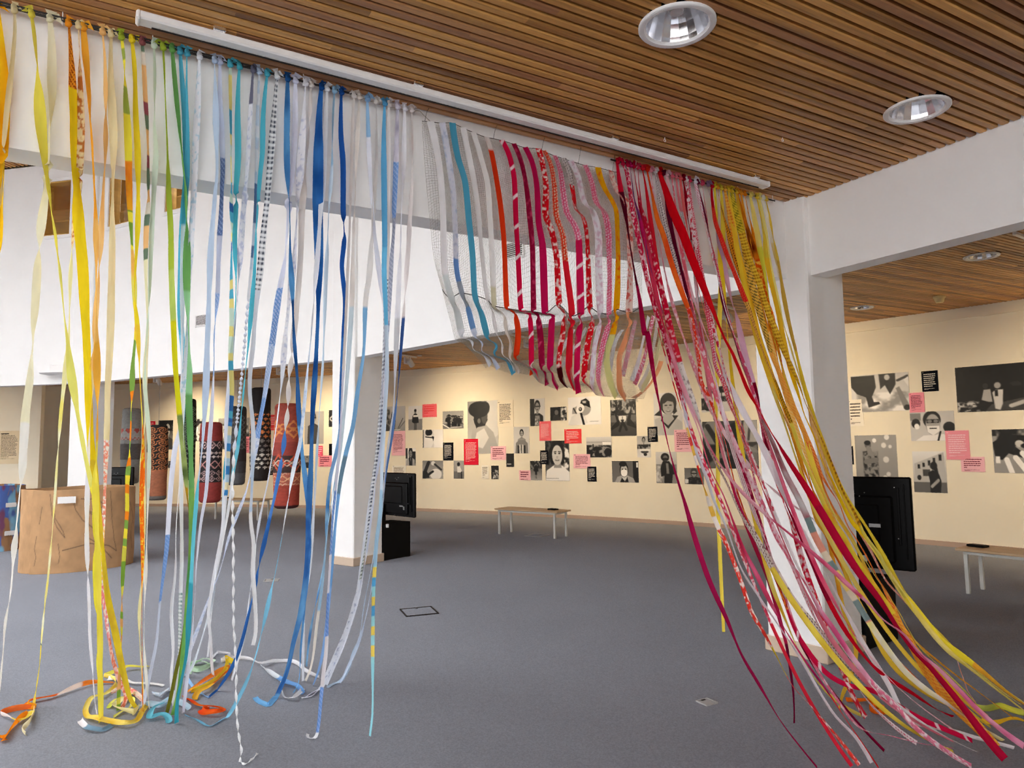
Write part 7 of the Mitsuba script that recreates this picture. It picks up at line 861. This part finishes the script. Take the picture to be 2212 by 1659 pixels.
def b6(tv, th):
    o = bands(tv, [(0, (30, 24, 22))]); o = motif(tv, th, .27, .55, 9, 6, 'cross', (206, 124, 70), o); o = motif(tv, th, .55, .7, 9, 3, 'cross', (120, 116, 110), o); return motif(tv, th, .7, .88, 9, 4, 'cross', (206, 200, 188), o)
def b7(tv, th):
    o = bands(tv, [(0, (168, 76, 62)), (.37, (150, 62, 54)), (.5, (66, 44, 40)), (.66, (176, 96, 76)), (.78, (160, 62, 48)), (.97, (70, 30, 30))]); o = motif(tv, th, .16, .34, 4, 1, 'diamond', (216, 136, 78), o); o = motif(tv, th, .2, .3, 4, 1, 'x', (216, 136, 78), o)
    o = motif(tv, th, .48, .66, 5, 1, 'diamond', (206, 90, 64), o); o = motif(tv, th, .54, .6, 10, 1, 'x', (220, 190, 170), o); o = motif(tv, th, .66, .68, 16, 1, 'zig', (226, 190, 160), o); o = motif(tv, th, .69, .75, 8, 1, 'x', (226, 170, 130), o); return motif(tv, th, .76, .78, 16, 1, 'zig', (226, 190, 160), o)
for i, (x, y, zt, zb_, w, fn, lab) in enumerate((
        (-7.37, 13.679, 2.368, .92, .34, b1, 'pale grey knitted bolster with a row of red hearts, leftmost'),
        (-6.715, 13.43, 2.029, .62, .34, b2, 'black and tan bolster with scroll pattern and a plain tan lower part'),
        (-6.019, 13.14, 2.494, 1.0, .26, b3, 'narrow black bolster with small green diamonds behind the green ribbon'),
        (-5.489, 12.9, 2.047, .60, .38, b4, 'bolster with dark red ends and black and pink Nordic bands'),
        (-4.923, 12.626, 2.312, .92, .33, b5, 'charcoal bolster with a grey lower end, between the red and the cross patterned ones'),
        (-4.401, 12.356, 2.615, 1.0, .34, b6, 'tall black bolster with orange and white crosses'),
        (-3.83, 12.04, 2.312, .55, .44, b7, 'biggest bolster, terracotta with an X motif and zigzag bands'))):
    bolster(x, y, zb_, zt, w / 2, lab, fn, 60 + i)

# ================================================================ PAPER ROLLS
def charcoal(u, v, strokes, wd):
    d = np.full(u.shape, 9.)
    for s in strokes:
        for (x0, y0), (x1, y1) in zip(s[:-1], s[1:]):
            dd = np.array([x1 - x0, y1 - y0]); t = np.clip(((u - x0) * dd[0] + (v - y0) * dd[1]) / (dd @ dd + 1e-12), 0, 1); d = np.minimum(d, np.hypot(u - x0 - t * dd[0], v - y0 - t * dd[1]))
    return np.clip(1.2 - d / wd, 0, 1)
def paper_roll(c, face, ra, rb, h, label, colfn, flap, seed):
    """standing roll of paper: an open, slightly dented spiral wall of card; face = direction (plan) towards the room"""
    face = np.array(face) / np.linalg.norm(face); sx = np.array([-face[1], face[0]])
    n, m = 520, 150; ph = np.linspace(-50, 320, n); hh = np.linspace(0, 1, m)
    k = 1 + flap * np.clip((10 - ph) / 60, 0, 1) - .02 * np.clip((ph - 290) / 30, 0, 1)
    P = np.zeros((m, n, 3)); a = np.radians(ph)
    for i, t in enumerate(hh):
        dent = 1 + .02 * (meshkit.noise(np.stack([ph * .06, np.full(n, t * 5.), np.full(n, seed * 1.)], 1), seed) - .5) + .012 * (meshkit.fbm(np.stack([ph * .16 + t * 3, t * 9. - ph * .03, np.full(n, seed * 2.)], 1), 3, seed + 4) - .5)
        q = (face * 1)[None] * (rb * np.cos(a) * k * dent)[:, None] + sx[None] * (ra * np.sin(a) * k * dent)[:, None]
        P[i, :, :2] = np.array(c) + q; P[i, :, 2] = t * h * (1 + .006 * np.sin(ph * .05)) + .002
    nr = np.stack([np.cos(a)[:, None] * face + np.sin(a)[:, None] * sx], 0)[0]
    Q = P.copy(); Q[..., :2] -= nr[None] * .004
    i, j = np.meshgrid(np.arange(m - 1), np.arange(n - 1), indexing='ij')
    f = np.stack([i * n + j, i * n + j + 1, (i + 1) * n + j + 1, (i + 1) * n + j], -1).reshape(-1, 4); N = m * n
    g = f[:, ::-1] + N
    j = np.arange(n - 1); top = np.stack([(m - 1) * n + j, (m - 1) * n + j + 1, N + (m - 1) * n + j + 1, N + (m - 1) * n + j], 1)
    i = np.arange(m - 1); e0 = np.stack([i * n, (i + 1) * n, N + (i + 1) * n, N + i * n], 1); e1 = np.stack([i * n + n - 1, N + i * n + n - 1, N + (i + 1) * n + n - 1, (i + 1) * n + n - 1], 1)
    U, V = np.meshgrid(ph, hh); col = colfn(U, V).reshape(-1, 3)
    t = thing('paper_roll', label, 'paper roll')
    put('sheet', (np.vstack([P.reshape(-1, 3), Q.reshape(-1, 3)]), np.vstack([f, g, top, e0, e1])), 'mat_matt', t, smooth=True, color=np.vstack([col, col * .9]))
    return t, face, sx
def brown(U, V):
    base = lin((170, 132, 94)); n = meshkit.fbm(np.stack([U * .12, V * 9, U * 0], -1), 4, 3)[..., None]
    st = [[(-30, .95), (-27, .7), (-22, .55), (-14, .42), (-16, .5), (-24, .66), (-26, .8)], [(-8, .9), (-5, .75), (2, .62), (14, .5), (20, .42)], [(0, .88), (16, .86), (24, .78), (12, .7), (4, .74), (16, .64), (22, .58)], [(-38, .8), (-40, .6)], [(-42, .45), (-44, .3), (-42, .2), (-44, .1)],
          [(-20, .35), (-18, .2), (-19, .12)], [(-16, .27), (10, .33), (30, .28), (40, .2)], [(8, .4), (20, .3), (34, .12)], [(30, .95), (33, .6), (36, .35), (40, .2)], [(60, .8), (70, .6), (66, .4), (72, .2)], [(50, .7), (56, .5), (54, .3)]]
    k = charcoal(U / 60., V, [[(x / 60., y) for x, y in s] for s in st], .0075)[..., None] * .75
    return (base * (.8 + .4 * n)) * (1 - k) + lin((60, 44, 36)) * k
vd = np.array([-6.12, 9.62]); tocam = -vd / np.linalg.norm(vd)
PR = np.array([-5.90, 9.72])
t, fc, sx = paper_roll(PR, tocam, .665, .50, 1.06, 'large standing roll of brown kraft paper with charcoal drawings, left on the carpet', brown, .05, 5)
put('paper_label', obox([*(PR + fc * .536 - sx * .16), .93], [*sx, 0], [*fc, 0], .2, .004, .085, 0), 'mat_plastic_white', t)
def painted(U, V):
    n1 = meshkit.fbm(np.stack([U * .06, V * 3.2, U * 0], -1), 3, 9)[..., None]; n2 = meshkit.fbm(np.stack([U * .05 + 7, V * 2.6, U * 0], -1), 3, 14)[..., None]
    c = lin((150, 110, 74)) * (.8 + .4 * n1); k = np.clip((n1 - .5) * 12, 0, 1); c = c * (1 - k) + lin((70, 96, 160)) * k
    k = np.clip((n2 - .56) * 12, 0, 1); c = c * (1 - k) + lin((120, 170, 196)) * k; k = np.clip((.36 - n2) * 12, 0, 1); return c * (1 - k) + lin((110, 60, 90)) * k
vd = np.array([-8.25, 11.45]); t, fc, sx = paper_roll((-8.42, 11.50), -vd / np.linalg.norm(vd), .46, .46, 1.02, 'standing paper roll painted blue and purple at the left edge', painted, .03, 8)
for zz in (.72, .28): put('paper_label', obox([*(np.array([-8.42, 11.50]) + fc * .40 + sx * .265), zz], [*(sx - fc * .6), 0], [*fc, 0], .16, .004, .07, 0), 'mat_plastic_white', t)
t = thing('plinth', 'low white plinth at the partition behind the paper roll', 'plinth')
er = ring(1, 83.0)[:2] - C; et = np.array([-er[1], er[0]])
put('body', obox(ring(24.95, 83.0, .34), [*et, 0], [*er, 0], .9, .4, .68, .006), 'mat_cream', t)

# ================================================================ TELEVISIONS ON BLACK PEDESTALS
for k, (r, a, r2_, a2, z0, z1, lab, lab2) in enumerate(((22.915, 36.5, 22.805, 37.566, .473, 1.24, 'behind the right column', 'right'), (22.66, 52.78, 22.777, 54.544, .53, 1.165, 'beside the middle column', 'middle'), (22.49, 69.0, 22.50, 70.55, .525, 1.245, 'beside the left column, behind the grey bolster', 'left'))):
    p1, p0 = ring(r, a)[:2], ring(r2_, a2)[:2]; u = (p1 - p0) / np.linalg.norm(p1 - p0); nn = np.array([u[1], -u[0]])    # nn faces the court
    if nn @ (ring(1, a)[:2] - C) > 0: nn = -nn
    W_ = 1.1; c = p1 - u * W_ / 2; h = z1 - z0; zc = (z0 + z1) / 2; ux = [*u, 0]; uy = [*nn, 0]
    def B(du, dz, dn, lu, ln, lz, cc=.003): return obox([*(c + u * du + nn * dn), zc + dz], ux, uy, lu, ln, lz, cc)
    t = thing('television', f'black flat screen television seen from the back, {lab}', 'television')
    put('case', B(0, 0, -.03, W_, .05, h, .012), 'mat_black', t)
    put('back_cover', cat_([B(-.03, -.05, .005, W_ * .8, .04, h * .72, .015), B(.03, .0, .028, W_ * .5, .02, h * .4, .01)]), 'mat_black', t)
    [put('cable_channel', B(*q), 'mat_black', t) for q in ((W_ * .41, .06, .002, .018, .02, h * .62, .003), (W_ * .45, .02, .0, .01, .016, h * .8, .003))]
    put('screen', B(0, 0, -.057, W_ - .03, .003, h - .03, 0), 'mat_black', t)
    if k == 0: [put('sticker', B(*q), 'mat_grey', t) for q in ((.27, -.02, .04, .09, .002, .03, 0), (.30, -.27, .0265, .022, .002, .075, 0), (.17, -.30, .0265, .05, .002, .05, 0))]
    if k == 1: [put('socket_panel', B(*q), 'mat_grey', t) for q in ((.30, -.16, .04, .09, .004, .02, 0), (.345, -.19, .027, .03, .004, .05, 0))]
    if k == 2: [put('sticker', B(*q), 'mat_grey', t) for q in ((.47, -.20, .0, .04, .004, .05, 0), (.47, -.28, .0, .05, .004, .025, 0))]
    for x, z in ((.12, .24), (.2, .25), (.16, .22), (.43, .3), (.27, -.12), (.44, -.12), (.1, -.3)): put('screw', B(x, z, .02, .007, .01, .007, 0), 'mat_screw', t)
    put('stand_neck', B(-.25, -h / 2 + .02, .03, .2, .06, .3, .004), 'mat_black_matt', t)
    er = ring(1, a)[:2] - C; et = np.array([-er[1], er[0]]); q = ring((22.085 + (22.565 if k == 0 else 22.6 if k == 1 else 22.47)) / 2, a)[:2]; ln = (.48, .515, .385)[k]
    t = thing('pedestal', f'black pedestal box under the {lab2} television', 'pedestal')
    put('body', obox([*(q + et * .205), .245], [*er, 0], [*et, 0], ln, .4, .488, .004), 'mat_black_matt', t)
    if k == 1:
        tag(put('power_adapter', obox([*(q - er * .20 - et * .012), .47], [*er, 0], [*et, 0], .035, .03, .05, .004), 'mat_plastic_white'), 'small white power adapter on the pedestal of the middle television', 'adapter')

# ================================================================ BENCHES
for k, (r, a, lab) in enumerate(((25.37, 52.45, 'centre of the gallery, below the girl portrait'), (24.93, 35.95, 'right edge of the picture'), (25.37, 69.0, 'left of the middle column, behind the hanging bolsters'))):
    er = ring(1, a)[:2] - C; et = np.array([-er[1], er[0]]); c = ring(r, a)[:2]; Lb, Wb = 1.33, .43
    t = thing('bench', f'low timber bench with grey metal legs, {lab}', 'bench')
    top = obox([*c, .437], [*et, 0], [*er, 0], Lb, Wb, .026, .004)
    uvt = np.stack([(top.vertices[:, :2] - c) @ et, (top.vertices[:, :2] - c) @ er], 1); put('seat', top, 'mat_bench', t, uv=uvt)
    fr = [obox([*(c + er * s * (Wb / 2 - .045)), .408], [*et, 0], [*er, 0], Lb - .12, .03, .032, .002) for s in (-1, 1)] + [obox([*(c + et * s * (Lb / 2 - .08)), .408], [*er, 0], [*et, 0], Wb - .09, .03, .032, .002) for s in (-1, 1)]
    put('frame', cat_(fr), 'mat_legs', t)
    for s in (-1, 1):
        for q in (-1, 1): put('leg', obox([*(c + et * s * (Lb / 2 - .08) + er * q * (Wb / 2 - .045)), .197], [*et, 0], [*er, 0], .036, .036, .392, .003), 'mat_legs', t)
    du = (-.42, .55, .5)[k]; w3 = c + et * du + er * .03
    lb2 = ('lying on the centre bench', 'lying on the right bench', 'lying on the left bench')[k]
    m = obox([*w3, .462], [*(et + er * .2), 0], [*er, 0], .17, .11, .022, .006)
    t = thing('remote_handset', f'small black handset {lb2}', 'handset'); put('body', m, 'mat_black_matt', t)
    put('key_pad', obox([*w3, .4745], [*(et + er * .2), 0], [*er, 0], .12, .07, .003, .001), 'mat_black', t)

# ================================================================ FLOOR OUTLETS
for (x, y, lab, s, rot) in ((-.906, 6.82, 'square floor outlet cover with a dark metal rim in the open carpet', .30, .35), (1.139, 4.379, 'small floor outlet plate near the red ribbons', .085, .5), (-2.87, 8.51, 'small white floor plate behind the left ribbons', .16, .2), (.392, 12.317, 'thin floor outlet cover in front of the centre bench', .31, -.6)):
    u = np.array([math.cos(rot), math.sin(rot), 0]); v = np.array([-u[1], u[0], 0]); t = thing('floor_outlet', lab, 'floor outlet')
    put('lid', obox([x, y, .003], u, v, s - .02, s - .02, .006, .001), 'mat_carpet' if s >= .3 else 'mat_grey', t)
    rm = [obox(np.array([x, y, .0045]) + d_ * s / 2 * sg, u if d_ is v else v, v if d_ is v else u, s + .006, .010, .009, .001) for d_ in (u, v) for sg in (-1, 1)]
    put('rim', cat_(rm), 'mat_rod' if s == .30 else 'mat_grey', t)
    put('finger_tab', obox(np.array([x, y, .0065]) + v * s * .36, u, v, .03, .012, .005, .001), 'mat_dark', t)
